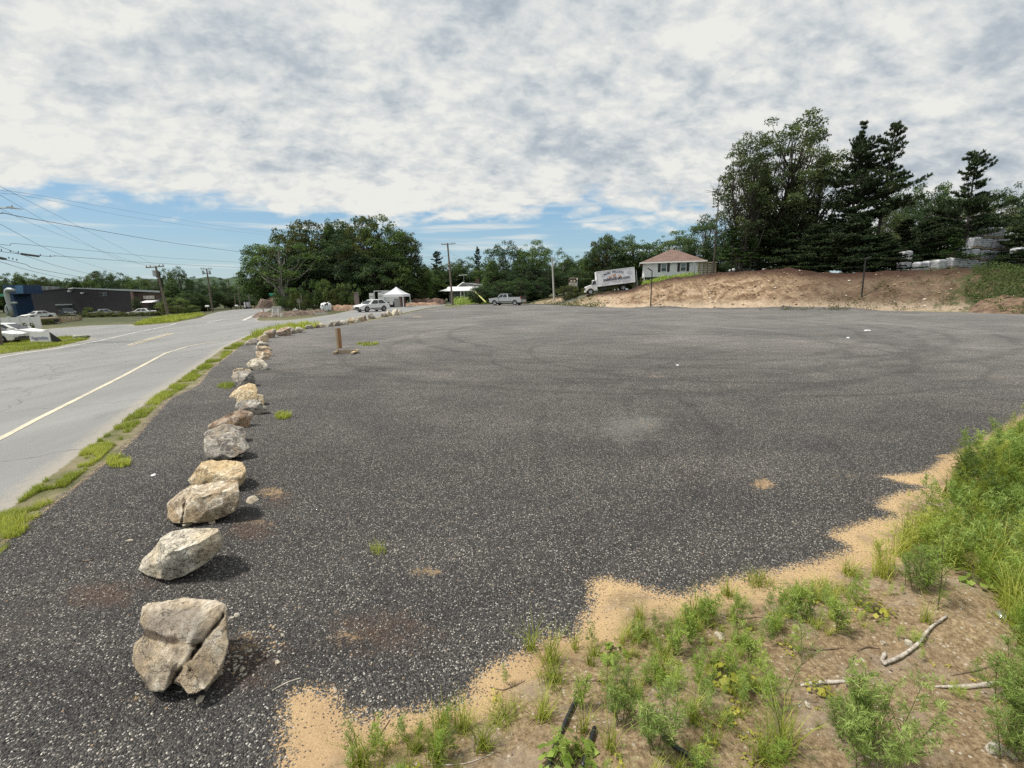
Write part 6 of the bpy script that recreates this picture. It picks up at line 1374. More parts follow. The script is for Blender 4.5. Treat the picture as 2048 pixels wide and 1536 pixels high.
# ---------------------------------------------------------------- tent stall and container
def tent():
    Y = 81.0; c = D(795, 610, Y); g = at(795, Y); e = empty('canopy_tent', g, 0, 'white pop-up canopy tent beside the side road', 'tent')
    half = 2.55; a0 = R(38); hz_ = D(795, 588.5, Y-1).z-g.z; zt = D(793.3, 573.5, Y).z-g.z; val = .42
    C = [Vector((math.cos(a0+k*math.pi/2)*half*1.0, math.sin(a0+k*math.pi/2)*half, 0)) for k in range(4)]
    n = 8; vs = []; fs = []
    for k in range(4):
        A, B = C[k], C[(k+1) % 4]; b0 = len(vs)
        for j in range(n+1):
            t = j/n; pk = (1-t)**1.35
            for i in range(n+1):
                u = i/n; p = A.lerp(B, u)*(t); vs.append((p.x, p.y, hz_+(zt-hz_)*pk-.10*math.sin(math.pi*u)*math.sin(math.pi*t)))
        for j in range(n):
            for i in range(n): fs.append((b0+j*(n+1)+i, b0+j*(n+1)+i+1, b0+(j+1)*(n+1)+i+1, b0+(j+1)*(n+1)+i))
    M_T, q = new_mat('white_canvas'); d = q.n('ShaderNodeBsdfDiffuse', {'Color': (.82, .82, .86, 1)}); t = q.n('ShaderNodeBsdfTranslucent', {'Color': (.8, .8, .84, 1)}); q.n('ShaderNodeOutputMaterial', {0: q.n('ShaderNodeMixShader', {0: .3, 1: d.outputs[0], 2: t.outputs[0]}).outputs[0]})
    mb = MB(); mb.add(vs, fs); mb.build('canopy', M_T, e)
    mb = MB()
    for k in range(4):
        A, B = C[k], C[(k+1) % 4]; mb.add([(A.x, A.y, hz_), (B.x, B.y, hz_), (B.x, B.y, hz_-val), (A.x, A.y, hz_-val)], [(0, 1, 2, 3)])
    mb.build('valance', M_T, e)
    for k in range(4):
        p = C[k]*.985; mb = MB(); mb.box((p.x, p.y, hz_/2), (.09, .09, hz_), a0); mb.build('leg', M_WP, e)
    # under it
    tb = empty('folding_table', at(784, 80.5), .3, 'dark draped table under the white canopy tent', 'table')
    mb = MB(); mb.box((0, 0, .86), (2.3, .8, .05)); mb.build('table_top', M_DK, tb); mb = MB(); mb.box((0, 0, .42), (2.2, .7, .82)); mb.build('table_cloth', simple('dark_cloth', (.05, .045, .05), .9), tb)
    p = at(783, 79.6); mb = MB(); mb.box((0, 0, .75), (.62, .04, .55)); o = mb.build('white_placard', M_WP); o.location = p; tag(o, 'white placard on the front of the dark table under the tent', 'placard')
    for px, Y_, s_, lb in ((779, 80.4, .42, 'small white box on the left of the dark table'), (786, 80.4, .34, 'white tub on the right of the dark table')):
        p = at(px, Y_); mb = MB(); mb.box((0, 0, .885+s_*.4), (s_, s_*.8, s_*.8)); o = mb.build('box', M_WP, bev=.02); o.location = p; tag(o, lb, 'box')
    p = at(795.5, 79.9); mb = MB(); mb.box((0, 0, .75), (.95, .5, 1.5)); mb.box((.0, -.27, .75), (.8, .03, 1.3)); o = mb.build('cabinet', M_CONC); o.location = p; tag(o, 'pale grey cabinet beside the front leg of the tent', 'cabinet')
    p = at(805.5, 84); mb = MB(); mb.box((0, 0, 1.35), (1.1, .35, 2.7), .2); mb.box((-.3, -.3, 1.0), (.4, .25, 2.0)); o = mb.build('bark_post', simple('reddish_bark', (.15, .09, .08), .9, 0, .2, 5, .4)); o.location = p; tag(o, 'reddish brown slab leaning behind the tent', 'board')
    # container
    Y2 = 86.5; a = D(749, 600, Y2); b = D(801, 600, Y2); zt2 = D(760, 581.3, Y2).z; e = empty('storage_container', (a.x, Y2, 0), 0, 'white storage container with open doors behind the tent', 'container'); w = b.x-a.x
    M_C = ribbed('container_white', (.55, .56, .56), (.68, .69, .69), 3.0); x1 = D(766, 590, Y2).x-a.x
    mb = MB(); mb.box((w/2+x1/2, 1.2, zt2/2), (w-x1, 2.4, zt2)); mb.build('side_wall', M_C, e)
    mb = MB(); mb.box((x1/2, 2.3, zt2/2), (x1, .1, zt2)); mb.box((x1/2, 1.2, .06), (x1, 2.4, .12)); mb.build('interior', M_DK, e)
    mb = MB(); mb.box((x1/2, 1.2, zt2-.06), (x1+.1, 2.4, .14)); mb.box((.05, 0, zt2/2), (.12, .12, zt2)); mb.box((x1-.04, -.02, zt2/2), (.16, .14, zt2)); mb.build('door_frame', M_WP, e)
    mb = MB(); mb.box((x1*.70, -.1, zt2*.46), (x1*.48, .07, zt2*.86)); d1 = mb.build('door', M_WP, e); mb = MB()
    for k in (.25, .5, .75): mb.box((x1*.70, -.15, zt2*.9*k), (x1*.40, .02, .12))
    mb.build('hinge_bars', M_INKG, d1)
    wl = D(749, 590, Y2).x-D(740, 590, Y2).x
    mb = MB(); mb.box((-wl/2-.05, -.1, zt2*.44), (wl, .07, zt2*.84)); d2 = mb.build('door', M_WP, e); mb = MB()
    for k in (.25, .5, .75): mb.box((-wl/2-.05, -.15, zt2*.88*k), (wl*.8, .02, .12))
    mb.build('hinge_bars', M_INKG, d2)
tent()
def mound(name, pts, hgt, mt, seed, label, cat, n=26, top=None):
    """heap over a line of (px,Y,width) points"""
    r = np.random.default_rng(seed); P = [at(p[0], p[1]) for p in pts]; Wd = [p[2] for p in pts]; vs = []; fs = []; m_ = 11; o0 = P[0].copy(); N = n
    for i in range(N+1):
        u = i/N*(len(P)-1); k = min(int(u), len(P)-2); f = u-k; c = P[k].lerp(P[k+1], f); w = Wd[k]*(1-f)+Wd[k+1]*f; t = (P[k+1]-P[k]).normalized(); nr = Vector((-t.y, t.x, 0)); en = min(1, i/2.5, (N-i)/2.5)
        for j in range(m_):
            s_ = j/(m_-1)*2-1; hh = (1-s_*s_)*hgt*en*(1+.55*noise.noise(Vector((c.x*.7, c.y*.7+s_, seed)))+.25*noise.noise(Vector((c.x*3, s_*3, seed)))); p = c+nr*s_*w*(.4+.6*en); vs.append((p.x-o0.x, p.y-o0.y, H(p.x, p.y)-o0.z-.03+max(hh, 0)))
    for i in range(N):
        for j in range(m_-1): fs.append((i*m_+j, i*m_+j+1, (i+1)*m_+j+1, (i+1)*m_+j))
    mb = MB(); mb.add(vs, fs); o = mb.build(name, mt, smooth=True); o.location = o0; return tag(o, label, cat)
def dirtm(name, a, b, c):
    mt, q = new_mat(name); P = q.n('ShaderNodeTexCoord').outputs['Object']; n = q.noise(P, 2.2, 7, .75); finish(q, q.ramp(n, [(.35, a), (.5, b), (.64, c)]), .9, n, 1.0, .25); return mt
M_D1 = dirtm('brown_dirt', (.06, .04, .03), (.15, .105, .08), (.30, .24, .18)); M_D2 = dirtm('orange_dirt', (.16, .09, .055), (.32, .20, .13), (.46, .34, .25)); M_D3 = dirtm('red_brown_dirt', (.05, .028, .022), (.12, .07, .055), (.26, .18, .14))
mound('dirt_mound', [(523,88,1.2),(535,90,2.6),(553,92,3.4),(575,90,2.0)], 1.9, M_D1, 1, 'brown dirt mound below the green street sign', 'dirt mound')
mound('dirt_mound', [(514,52.5,1.0),(530,52,1.6),(550,52,1.6),(585,54,1.2),(625,56,1.2),(655,60,1.0)], .55, M_D1, 2, 'long low rubble heap along the corner of the side road', 'dirt mound')
mound('dirt_mound', [(655,66,1.0),(680,68,1.5),(712,73,1.6),(735,76,1.0)], .75, M_D2, 3, 'low orange dirt ridge left of the white suv', 'dirt mound')
mound('dirt_mound', [(822,90,1.0),(845,92,1.2),(870,93,1.2),(893,94,1.0)], 1.1, M_D3, 4, 'dark red-brown earth bank right of the tent', 'dirt mound')
mound('dirt_mound', [(808,86,.8),(825,88,1.4),(850,90,1.4),(880,90,1.0)], .5, M_D2, 5, 'pale sandy spoil strip behind the road right of the tent', 'dirt mound')
mound('dirt_mound', [(1958,37,1.0),(1990,35.5,1.6),(2040,34,1.6),(2100,33,1.4)], .38, dirtm('heap_soil', (.08, .05, .035), (.17, .11, .07), (.28, .20, .13)), 6, 'orange-brown soil heap at the right end of the bank', 'dirt mound')
def small_signs():
    g = at(550, 86); t = D(549, 589, 86); e = empty('street_sign', g, .15, 'green street name sign on a dark post above the dirt mound', 'sign'); mb = MB(); hh = t.z-g.z
    mb.tube([(0, 0, 0), (-.05, 0, hh)], .05, 6); mb.build('post', M_BLKM, e); mb = MB(); mb.box((-.1, 0, hh+.12), (1.25, .03, .28)); mb.build('name_blade', M_GREENS, e); mb = MB(); mb.box((-.15, 0, hh-.14), (.9, .03, .24), .8); mb.build('name_blade', M_GREENS, e)
    g = at(591.5, 62); t = D(591.5, 616.5, 62); e = empty('real_estate_sign', g, 0, 'white square yard sign with small top rider before the wood', 'sign'); zc = D(591.5, 622, 62).z-g.z; mb = MB(); mb.box((0, 0, zc), (.66, .03, .52)); bd = mb.build('panel', M_WP, e)
    for k in (.1, -.05): mb = MB(); mb.box((0, -.02, zc+k), (.46, .01, .05)); mb.build('printed_line', M_INKG, bd)
    mb = MB(); mb.box((.0, 0, zc+.34), (.14, .03, .16)); mb.build('rider', M_WP, e); mb = MB(); mb.tube([(-.3, 0, -.3), (-.3, 0, zc)], .015, 4); mb.tube([(.3, 0, -.3), (.3, 0, zc)], .015, 4); mb.build('stake', M_GALV, e)
    # plastic wrapped bale with black blotches
    p = at(653, 66); e = empty('wrapped_bale', p, .1, 'white plastic-wrapped bale with black blotches at the edge of the wood', 'bale'); V, F = ico(4); V = V.copy(); V = np.sign(V)*np.abs(V)**.62; V[:, 2] = np.clip(V[:, 2], -.9, 1); 
    mt, q = new_mat('blotched_plastic'); P = q.n('ShaderNodeTexCoord').outputs['Object']; n = q.noise(q.mapv(P, sc=(2.2, 1, 1.1), rot=(0, R(20), 0)), 1.5, 2, .5); finish(q, q.mix(q.step(n, .53, .56), (.78, .78, .80), (.02, .02, .022)), .4, q.noise(P, 5, 3), .4, .05)
    me = np_mesh('bale', V*np.array([.75, .6, .66]), F, mt, True); b_ = bpy.data.objects.new('wrapped_body', me); link(b_, e); b_.location = (0, 0, .6)
    mb = MB(); mb.tube([(.3, 0, 1.2), (.42, -.05, 1.26), (.5, 0, 1.12)], [.12, .1, .03], 6); mb.build('twisted_end', M_WP, e)
    # white lattice frame
    p = at(552, 50.5); e = empty('wooden_frame', p, .2, 'white slatted frame leaning on the rubble heap at the corner', 'frame')
    for k in range(4): mb = MB(); mb.box((0, -.12+.07*k, .30+.16*k), (.72, .03, .055), rot=Matrix.Rotation(.06*k-.1, 3, 'Y')); mb.build('slat', M_WP, e)
    for x in (-.33, .34): mb = MB(); mb.tube([(x, -.25, .1), (x*.8, .12, .95)], .03, 4); mb.build('rail', M_WP, e)
    p = at(563.5, 49.8); mb = MB(); mb.tube([(0, 0, .1), (0, 0, .42)], [.12, .15], 10); o = mb.build('bucket', M_WP); o.location = p; tag(o, 'small white bucket right of the slatted frame', 'bucket')
    p = at(555, 57); mb = MB(); mb.box((0, 0, .55), (1.5, .5, 1.0), .1, tx=.8, ty=.6); o = mb.build('concrete_block', M_CONC, bev=.08); o.location = p; tag(o, 'grey concrete block behind the slatted frame', 'concrete block')
    # marker, round sign, stub, brick pillar
    p = at(527, 62); mb = MB(); mb.box((0, 0, .35), (.14, .06, 1.0)); o = mb.build('marker_post', M_WOOD); o.location = p; tag(o, 'short grey marker post at the road corner', 'post')
    g = at(600, 64); e = empty('round_sign', g, 0, 'back of a small round sign on a thin post in the undergrowth', 'sign'); z = D(599, 602, 64).z-g.z; mb = MB(); mb.tube([(.1, 0, -.1), (0, 0, z)], .03, 5); mb.build('post', M_GALV, e); mb = MB(); mb.tube([(0, -.04, z), (0, -.02, z)], .30, 12); mb.build('disc', M_BARKL, e)
    g = at(609, 72); t1 = D(603, 587, 72)-g; mb = MB(); mb.tube([Vector((0, 0, 0)), t1], [.22, .2], 6); o = mb.build('broken_trunk', M_BARKL); o.location = g; tag(o, 'pale broken trunk stub leaning in the undergrowth', 'stump')
    g = at(716, 72); z = D(714, 585.3, 72).z-g.z; mb = MB(); mb.box((-.08, 0, z/2), (.58, .58, z)); mb.box((-.12, 0, z+.04), (.68, .68, .1)); o = mb.build('stone_pillar', simple('mottled_pillar', (.20, .16, .145), .9, 0, .3, 5, .5)); o.location = g; tag(o, 'mottled brown square pillar behind the nose of the white suv', 'pillar')
    # curb of the corner
    mb = MB(); a, b = G(565, 631), G(655, 629); d = b-a; mb.box((d.length/2, 0, .1), (d.length, .2, .22)); o = mb.build('curb', simple('pale_curb', (.5, .48, .44), .8)); o.location = a; o.rotation_euler = (0, 0, math.atan2(d.y, d.x)); o['kind'] = 'structure'
    # mailboxes
    for px, Y, lb in ((416.5, 86, 'white mailbox on the left verge below the second crossarm pole'), (474.5, 112, 'white mailbox by the far pole cluster')):
        g = at(px, Y); e = empty('mailbox', g, .3, lb, 'mailbox', 'mailboxes'); mb = MB(); mb.prism([(-.16, 0, 0), (.16, 0, 0), (.16, 0, .2), (.08, 0, .32), (-.08, 0, .32), (-.16, 0, .2)], (0, -.35, 1.0), (0, 1, 0), .7); bx = mb.build('box', M_WP, e); bx.rotation_euler = (0, 0, 1.2); mb = MB(); mb.box((0, 0, .5), (.1, .1, 1.0)); mb.build('post', M_WOOD, e)
    # far sign boards
    g = at(496, 105); e = empty('notice_boards', g, 0, 'row of pinkish white boards at the far bend of the road', 'sign')
    for k in (-1, 0, 1): mb = MB(); mb.box((k*.52, -.1*abs(k), 1.15), (.42, .05, 1.2), k*.3); mb.build('board', simple('pink_white', (.62, .56, .62), .6), e)
    mb = MB(); mb.box((0, .1, .35), (1.7, .3, .7)); mb.build('base', M_DK, e)
    g = at(508, 100); mb = MB(); mb.tube([(0, 0, 0), (0, 0, .5), (0, 0, .75)], [.22, .2, .1], 8); o = mb.build('barrel', simple('orange_tan', (.35, .2, .12), .7)); o.location = g; tag(o, 'small orange-brown barrel right of the far boards', 'barrel')
    # brown and cream sign
    Y = 82; g = at(1145.5, Y); s = Y/FPX; L = lambda px, py: D(px, py, Y)-g; e = empty('business_sign', g, 0, 'brown and cream arched business sign behind the orange-brown bush', 'sign')
    zt = L(1145, 558.5).z; zm = L(1145, 564.8).z; zb = L(1145, 573).z; w = 16*s; pts = [(-w/2, 0, zm), (w/2, 0, zm), (w/2, 0, zt-.1)]+[(w/2*math.cos(a), 0, zt-.12+.35*math.sin(a)) for a in np.linspace(.3, math.pi-.3, 8)]+[(-w/2, 0, zt-.1)]
    mb = MB(); mb.prism(pts, (0, 0, 0), (0, 1, 0), .12); tp = mb.build('arched_panel', M_BROWN, e)
    for k in (-1, 1): mb = MB(); mb.tube([(k*.27, -.01, (zt+zm)/2-.02), (k*.27, -.03, (zt+zm)/2-.02)], .20, 10); em = mb.build('emblem', M_CREAM, tp)
    mb = MB(); mb.prism([(-w/2, 0, zt-.02), (-w*.3, 0, zt+.18), (w*.3, 0, zt+.18), (w/2, 0, zt-.02), (w*.3, 0, zt+.26), (-w*.3, 0, zt+.26)], (0, -.03, 0), (0, 1, 0), .18); mb.build('trim', M_CREAM, e)
    mb = MB(); mb.box((0, .05, (zm+zb)/2), (w*.97, .12, zm-zb-.04)); lp = mb.build('lower_panel', M_CREAM, e)
    for k in (.25, 0, -.25): mb = MB(); mb.box((0, -.02, (zm+zb)/2+k*.6), (w*.6, .015, .05)); mb.build('printed_line', M_INKG, lp)
    for x in (-w/2-.06, w/2+.06): mb = MB(); mb.box((x, .05, zt/2), (.10, .12, zt+.1)); mb.build('post', M_BROWN, e)
    g = at(1154.3, 81); z = D(1154, 556, 81).z-g.z; e = empty('yard_lamp', g, 0, 'small yard lamp on a pole right of the arched sign', 'lamp'); mb = MB(); mb.tube([(0, 0, 0), (0, 0, z-.3)], .05, 6); mb.build('post', M_GALV, e); mb = MB(); mb.tube([(0, 0, z-.3), (0, 0, z+.05)], [.13, .10], 8); mb.build('lantern', M_CREAM, e)
small_signs()
# paved truck road and grass strip climbing behind the bank
def drape(name, pxs, w, mt, dz, kind='structure'):
    P = [at(*p).to_2d() for p in pxs]; Q = []
    for i in range(len(P)-1):
        for k in range(12): Q.append(P[i].lerp(P[i+1], k/12))
    Q.append(P[-1]); vs = []
    for i, c in enumerate(Q):
        t = (Q[min(i+1, len(Q)-1)]-Q[max(i-1, 0)]).normalized(); n = Vector((-t.y, t.x))
        for s_ in (-.5, 0, .5): p = c+n*s_*w; vs.append((p.x, p.y, H(p.x, p.y)+dz))
    mb = MB(); mb.add(vs, [(3*i+j, 3*i+j+1, 3*i+j+4, 3*i+j+3) for i in range(len(Q)-1) for j in (0, 1)]); o = mb.build(name, mt, smooth=True); o['kind'] = kind; return o
drape('driveway', [(1048,84),(1090,80),(1140,78),(1200,76),(1290,75)], 2.2, simple('driveway_asphalt', (.13, .13, .10), .9, 0, .1, 3), .05)
# ---------------------------------------------------------------- wrapped pallets behind the right trees
def pallets():
    Vb, Fb = ico(4); base = np.sign(Vb)*np.abs(Vb)**.35
    mt, q = new_mat('wrapped_bags'); P = q.n('ShaderNodeTexCoord').outputs['Object']; z = q.n('ShaderNodeSeparateXYZ', {0: P}).outputs[2]; n = q.noise(P, 3, 5, .7)
    f = q.ma('FRACT', q.ma('ADD', q.ma('MULTIPLY', z, 5.5), q.ma('MULTIPLY', n, .5))); c = q.mix(q.step(f, .22, .05), q.ramp(n, [(.35, (.28, .29, .33)), (.6, (.70, .71, .75))]), (.03, .03, .04)); finish(q, c, .35, f, .8, .05)
    ms = []
    for k in range(3):
        r = np.random.default_rng(50+k); V = base*np.array([.52, .5, .5]); off = np.array([noise.fractal(Vector(v*2.2+Vector((k*9.,)*3) if False else (v[0]*2.2+k*9, v[1]*2.2, v[2]*2.2)), .8, 2, 4) for v in base]); V = V*(1+.05*off)[:, None]; ms.append(np_mesh('wrapped_load', V+np.array([0, 0, .62]), Fb, mt, True))
    mbp = MB()
    for y in (-.45, 0, .45): mbp.box((0, y, .05), (1.0, .09, .09))
    mbp.box((0, 0, .11), (1.02, 1.0, .03)); pal = mbp.build('pallet', M_WOOD); pm = pal.data; bpy.data.objects.remove(pal)
    rows = [(1838,50,1,'short wrapped pallet, leftmost under the pines'),(1855,50,1,'wrapped pallet touching the leftmost one under the pines'),(1876,49,1,'wrapped pallet with white bow-like top left of the trunk'),(1902,49,1,'wrapped pallet just right of the trunk of the irregular pine'),
            (1920,49,2,'wrapped pallet stack of two, second right of the irregular pine'),(1938,49,3,'wrapped pallet column stepping up to the big stack'),(1957,49,4,'tallest wrapped pallet column, left half of the big stack'),(1976,49,4,'wrapped pallet column in the right half of the big stack'),
            (1994,49,3,'wrapped pallet column at the right end of the big stack'),(2030,46,2,'wrapped pallets behind the boughs at the right edge'),(1806,51,2,'narrow wrapped pallet column standing alone in the dark')]
    lv = ['bottom', 'second', 'third', 'top']
    for px, Y, n_, lb in rows:
        p = at(px, Y)
        for k in range(n_):
            e = empty('wrapped_pallet', (p.x+random.uniform(-.05, .05), p.y, p.z+k*1.13), random.uniform(-.12, .12), (lv[k] if n_ > 1 else 'single')+' load: '+lb, 'pallet', 'white wrapped pallets behind the right trees')
            link(bpy.data.objects.new('wrapped_load', ms[(px+k) % 3]), e); link(bpy.data.objects.new('pallet', pm), e)
    for px0, px1, y0, lb in ((2002, 2060, 462, 'white trailer roof showing between dark boughs at the right edge'),):
        Y = 62; a = D(px0, y0, Y); b = D(px1, y0-6, Y); g = at(px0, Y).z; w = b.x-a.x+6; e = empty('box_trailer', (a.x, Y, g), 0, lb, 'trailer'); hh = a.z-g
        mb = MB(); mb.box((w/2, 1.3, hh/2+.5), (w, 2.6, hh-1.0)); mb.build('box_body', M_WP, e); mb = MB(); mb.box((w/2, 1.3, .5), (w*.9, 2.0, .3)); mb.build('chassis', M_DK, e)
        for x in (1.2, w-1.2): wheel(e, x, .2, .5, .25, -1)
pallets()
# ---------------------------------------------------------------- near ground litter
def branch(name, pts, rs, mt, label, cat='branch', n=8, parts=None, lift=.0):
    P = [gp(*p) for p in pts]; o0 = P[0].copy(); Q = []
    for i, p in enumerate(P): Q.append(p-o0+Vector((0, 0, rs[i]*.8+lift)))
    out = []; rr = []
    for i in range(len(Q)-1):
        p0 = Q[max(i-1, 0)]; p1 = Q[i]; p2 = Q[i+1]; p3 = Q[min(i+2, len(Q)-1)]
        for k in range(5):
            t = k/5; out.append(.5*((2*p1)+(p2-p0)*t+(2*p0-5*p1+4*p2-p3)*t*t+(-p0+3*p1-3*p2+p3)*t**3)); rr.append(rs[i]*(1-t)+rs[i+1]*t)
    out.append(Q[-1]); rr.append(rs[-1]); rr = [x*(1+.18*noise.noise(Vector((i*.7, x*99, 1)))) for i, x in enumerate(rr)]
    mb = MB(); mb.tube(out, rr, n); o = mb.build(name, mt, smooth=True); o.location = o0; return tag(o, label, cat)
M_DRIFT = bark_mat('bleached_wood', (.20, .16, .12), (.62, .57, .50)); M_STICK = bark_mat('brown_twig', (.07, .045, .03), (.22, .16, .11)); M_HOSE = simple('black_hose', (.02, .022, .026), .45)
branch('fallen_branch', [(1765,1332),(1800,1318),(1835,1292),(1858,1262),(1893,1236)], [.011,.011,.010,.009,.007], M_DRIFT, 'curved bleached branch lying on the brown soil', lift=.01)
branch('fallen_branch', [(1763,1325),(1768,1312),(1771,1305)], [.010,.012,.006], M_DRIFT, 'broken fork stub at the lower end of the curved branch')
branch('fallen_branch', [(1600,1372),(1640,1368),(1700,1364)], [.009,.012,.008], M_DRIFT, 'pale half-buried root left of the round bush')
branch('fallen_branch', [(1870,1374),(1930,1376),(1975,1372),(2012,1362)], [.005,.012,.014,.006], M_DRIFT, 'dark and white driftwood piece near the right edge')
for i, (a, b, c, r_, lb) in enumerate([((1672,1375),(1720,1300),(1760,1298),.004,'thin dark twig crossing behind the curved branch'),((1100,1280),(1125,1275),(1150,1268),.003,'tiny twig on the sand tongue'),((1405,1212),(1440,1232),(1475,1243),.004,'thin pale twig right of the sprawling tuft'),
   ((545,1382),(575,1366),(603,1356),.005,'grey stick on the gravel right of the nearest boulder'),((1470,1240),(1530,1236),(1600,1262),.003,'long thin root near the sand'),((1990,1330),(1960,1340),(1900,1352),.005,'short dark twig above the driftwood'),
   ((1110,1365),(1180,1362),(1300,1360),.004,'dark root running left to right through the tufts'),((860,1530),(930,1528),(990,1505),.003,'pale rootlet at the bottom edge'),((1560,1280),(1620,1300),(1690,1296),.004,'grey root among the twigs'),((980,1375),(1010,1380),(1050,1362),.004,'dark twig at the gravel edge'),
   ((166,1122),(180,1122),(190,1116),.006,'dark stick left of the lens-shaped boulder'),((760,1470),(775,1448),(780,1440),.003,'short dark twig on the bottom sand'),((742,1468),(748,1440),(751,1425),.003,'second short dark twig on the bottom sand')]):
    branch('twig', [a, b, c], [r_, r_, r_*.5], M_STICK if i not in (2, 3, 7) else M_DRIFT, lb, 'twig', 6)
branch('hose', [(1092,1560),(1110,1500),(1135,1440),(1152,1404)], [.011]*4, M_HOSE, 'long black hose at the bottom, left one', 'hose', lift=.01)
branch('hose', [(1165,1540),(1180,1490),(1189,1462)], [.011]*3, M_HOSE, 'short black hose piece right of the long one', 'hose', lift=.01)
branch('hose', [(1325,1476),(1350,1500),(1380,1520),(1420,1560)], [.012]*4, M_HOSE, 'black hose at the bottom right of the feathery weeds', 'hose', lift=.01)
def litter(name, px, py, s, mt, label, cat, seed=1, flat=.3):
    V, F = ico(3); V = V.copy(); off = np.array([noise.fractal(Vector((v[0]*2+seed*3.3, v[1]*2, v[2]*2)), .8, 2, 3) for v in V]); V = V*(1+.4*off)[:, None]*np.array([1, .6, flat])*s
    o = bpy.data.objects.new(name, np_mesh(name, V, F, mt)); link(o); p = gp(px, py); o.location = (p.x, p.y, p.z+s*flat*.6); o.rotation_euler = (0, 0, seed); return tag(o, label, cat)
litter('crumpled_foil', 2003, 1234, .05, M_CHR, 'crumpled silvery foil by the weeds at the right edge', 'litter', 1, .35)
litter('litter_scrap', 307, 951, .045, M_WP, 'white scrap lying on the gravel left of the boulders', 'litter', 2, .2)
litter('litter_scrap', 1735, 662, .16, M_WP, 'white rag far out on the lot, upper right one', 'litter', 3, .25)
litter('litter_scrap', 1696, 677, .10, M_WP, 'white scrap far out on the lot, lower left one', 'litter', 4, .4)
litter('litter_scrap', 1355, 731, .06, M_WP, 'small white scrap in the middle of the lot', 'litter', 5, .3)
M_PEB = RM['pale']
for i, (px, py, s, lb) in enumerate([(1767,1287,.022,'white pebble above the curved branch'),(1817,1286,.032,'white stone touching the curved branch'),(1615,1412,.022,'white stone left of the round bush'),(1598,1412,.014,'small white pebble by the white stone left of the round bush'),(1990,1500,.05,'tan flat stone near the bottom right corner'),(2018,1510,.03,'small tan stone beside the flat stone at bottom right'),
   (1440,1275,.035,'whitish stone group on the soil below the sprawling tuft'),(497,1303,.022,'cream pebble right of the nearest boulder'),(485,1341,.022,'white pebble at the lower right of the nearest boulder'),(555,1326,.02,'white pebble farther right of the nearest boulder'),(480,914,.045,'white cobble at the foot of the rounded dark boulder'),
   (376,1051,.05,'pinkish flat chip before the long blocky boulder'),(425,1046,.04,'brown chip before the long blocky boulder'),(505,1003,.07,'light splinter of rock right of the long blocky boulder'),(260,1083,.03,'pale chip left of the lens-shaped boulder'),(474,1232,.025,'cream pebble at the upper right of the nearest boulder'),(462,1238,.022,'cream pebble touching the nearest boulder'),(400,1400,.03,'pale chip in front of the nearest boulder'),(730,1384,.012,'white pebble near the sand edge')]):
    me = rock_mesh(300+i, (s*2, s*1.5, s*1.1), sub=3, tone='pale' if i not in (11, 12) else 'gold', power=1); o = bpy.data.objects.new('pebble', me); link(o); p = gp(px, py); o.location = (p.x, p.y, p.z+s*.3); o.rotation_euler = (0, 0, i); tag(o, lb, 'stone', 'loose single stones')
# loose stones on the gravel and soil
def stones(name, poly, n, s0, s1, mats, seed, label, wts, keep=None):
    r = np.random.default_rng(seed); p = in_poly(poly, n, r)
    if keep is not None: p = p[keep(p)]
    n = len(p); V0, F0 = ico(1); s = s0+(s1-s0)*r.uniform(0, 1, n)**3; z = HT(p)
    V = V0[None]*(1+r.uniform(-.25, .25, (n, len(V0), 1))); V = V*np.stack([s, s*r.uniform(.5, .9, n), s*r.uniform(.3, .6, n)], 1)[:, None, :]; a = r.uniform(0, 6.28, n); c, s_ = np.cos(a)[:, None], np.sin(a)[:, None]
    X = V[..., 0]*c-V[..., 1]*s_+p[:, :1]; Yy = V[..., 0]*s_+V[..., 1]*c+p[:, 1:2]; Z = V[..., 2]+z[:, None]+s[:, None]*.15
    F = (F0[None]+np.arange(n)[:, None, None]*len(V0)).reshape(-1, 3); mi = np.repeat(r.choice(len(mats), n, p=wts), len(F0))
    o = bpy.data.objects.new(name, np_mesh(name, np.stack([X, Yy, Z], -1).reshape(-1, 3), F, mats, mi=mi)); link(o); return tag(o, label, 'gravel', None, 'stuff')
MS = [simple('black_chip', (.035, .034, .035), .9, 0, .3, 20), simple('dark_grey_chip', (.085, .08, .078), .9, 0, .3, 20), simple('pale_chip', (.38, .35, .29), .85, 0, .3, 20), simple('tan_chip', (.30, .21, .13), .85, 0, .3, 20), simple('twig_bits', (.12, .08, .05), .9)]
LN = np.array([tuple(p) for p in LOT])
NEARP = Gs([(-100,1536),(2100,1536),(2100,1000),(1500,900),(600,900),(-100,1050)])
stones('loose_gravel', NEARP, 46000, .003, .011, MS, 21, 'loose dark and pale stone chips on the gravel lot', [.56, .3, .09, .05, 0], lambda p: sdf(p, LN) > -.03)
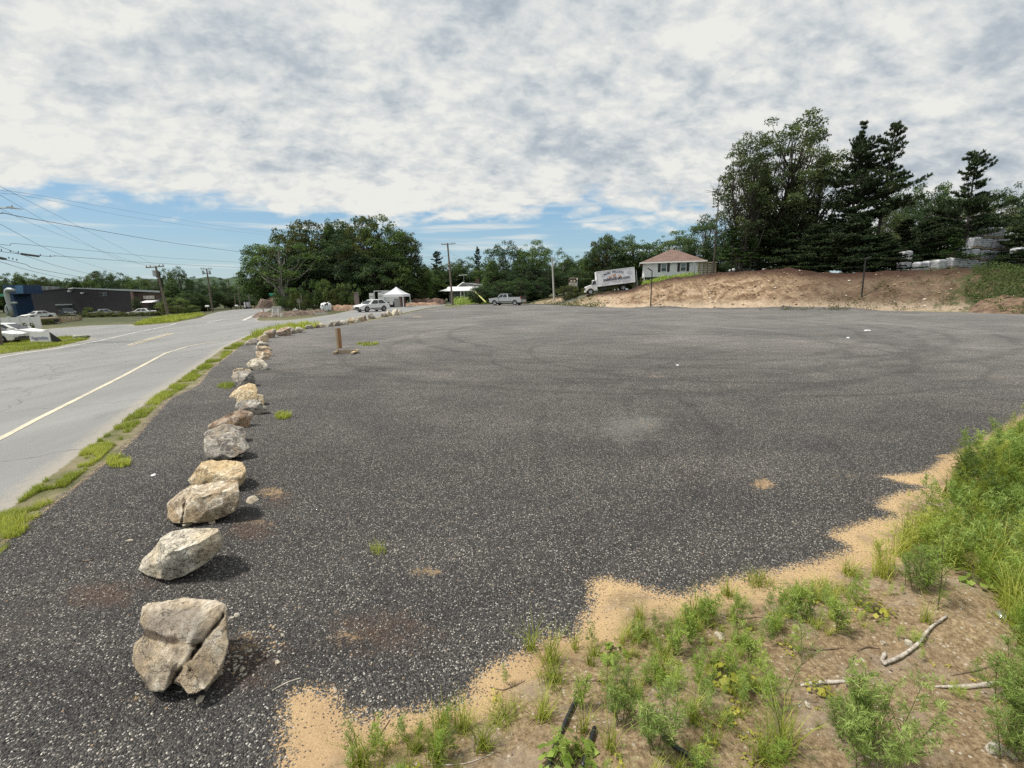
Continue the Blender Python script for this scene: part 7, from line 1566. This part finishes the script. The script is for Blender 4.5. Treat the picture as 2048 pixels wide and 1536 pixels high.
stones('soil_stones', NEARP, 22000, .0015, .009, MS, 22, 'small stones and crumbs on the bare soil', [.1, .1, .25, .45, .1], lambda p: (sdf(p, LN) < -.30) & (p[:, 0] > -.8))
cp = G(500, 1300).to_2d(); stones('pebble_scatter', [cp+Vector((math.cos(a)*.22, math.sin(a)*.24)) for a in np.linspace(0, 6, 10)], 260, .004, .017, MS, 23, 'cream pebbles scattered right of the nearest boulder', [.1, .1, .6, .2, 0])
def debris():
    r = np.random.default_rng(31); p = in_poly(NEARP, 3500, r); sd_ = sdf(p, LN); p = p[(sd_ < -.15) & (p[:, 0] > -.8)]; n = len(p); z = HT(p)+.004; a = r.uniform(0, 6.28, n); T = np.stack([np.cos(a), np.sin(a), r.normal(size=n)*.12], 1)
    V, F = quads(np.column_stack([p, z]), np.tile([0, 0, 1.], (n, 1))+r.normal(size=(n, 3))*.3, r.uniform(.012, .07, n), r, .07, T=T); me = np_mesh('plant_litter', V, F, LM['dry']); add_attr(me, 'v', np.repeat(r.uniform(0, 1, n), 4)); o = bpy.data.objects.new('plant_litter', me); link(o); tag(o, 'dry stalks and rootlets strewn over the soil', 'debris', None, 'stuff')
debris()
# rocks strewn over the bank
bk_r = np.random.default_rng(41)
def bank_stones():
    P = bk_r.uniform((2, 22), (50, 95), (30000, 2)); dd_, h_, _u = bank(P); P = P[(dd_ > 0) & (dd_ < 1.25*h_+1.2) & (h_ > .2)][:1500]
    n = len(P); V0, F0 = ico(1); s = .03+.16*bk_r.uniform(0, 1, n)**5; z = HT(P); V = V0[None]*(1+bk_r.uniform(-.25, .25, (n, len(V0), 1)))*s[:, None, None]*np.array([1, .8, .6])
    V = V+np.stack([P[:, 0], P[:, 1], z], 1)[:, None, :]; F = (F0[None]+np.arange(n)[:, None, None]*len(V0)).reshape(-1, 3)
    o = bpy.data.objects.new('bank_stones', np_mesh('bank_stones', V.reshape(-1, 3), F, [M_PEB, MS[3], MS[4]], mi=np.repeat(bk_r.choice(3, n, p=[.12, .38, .5]), len(F0)))); link(o); tag(o, 'small stones and clods strewn over the dirt bank', 'stones', None, 'stuff')
bank_stones()
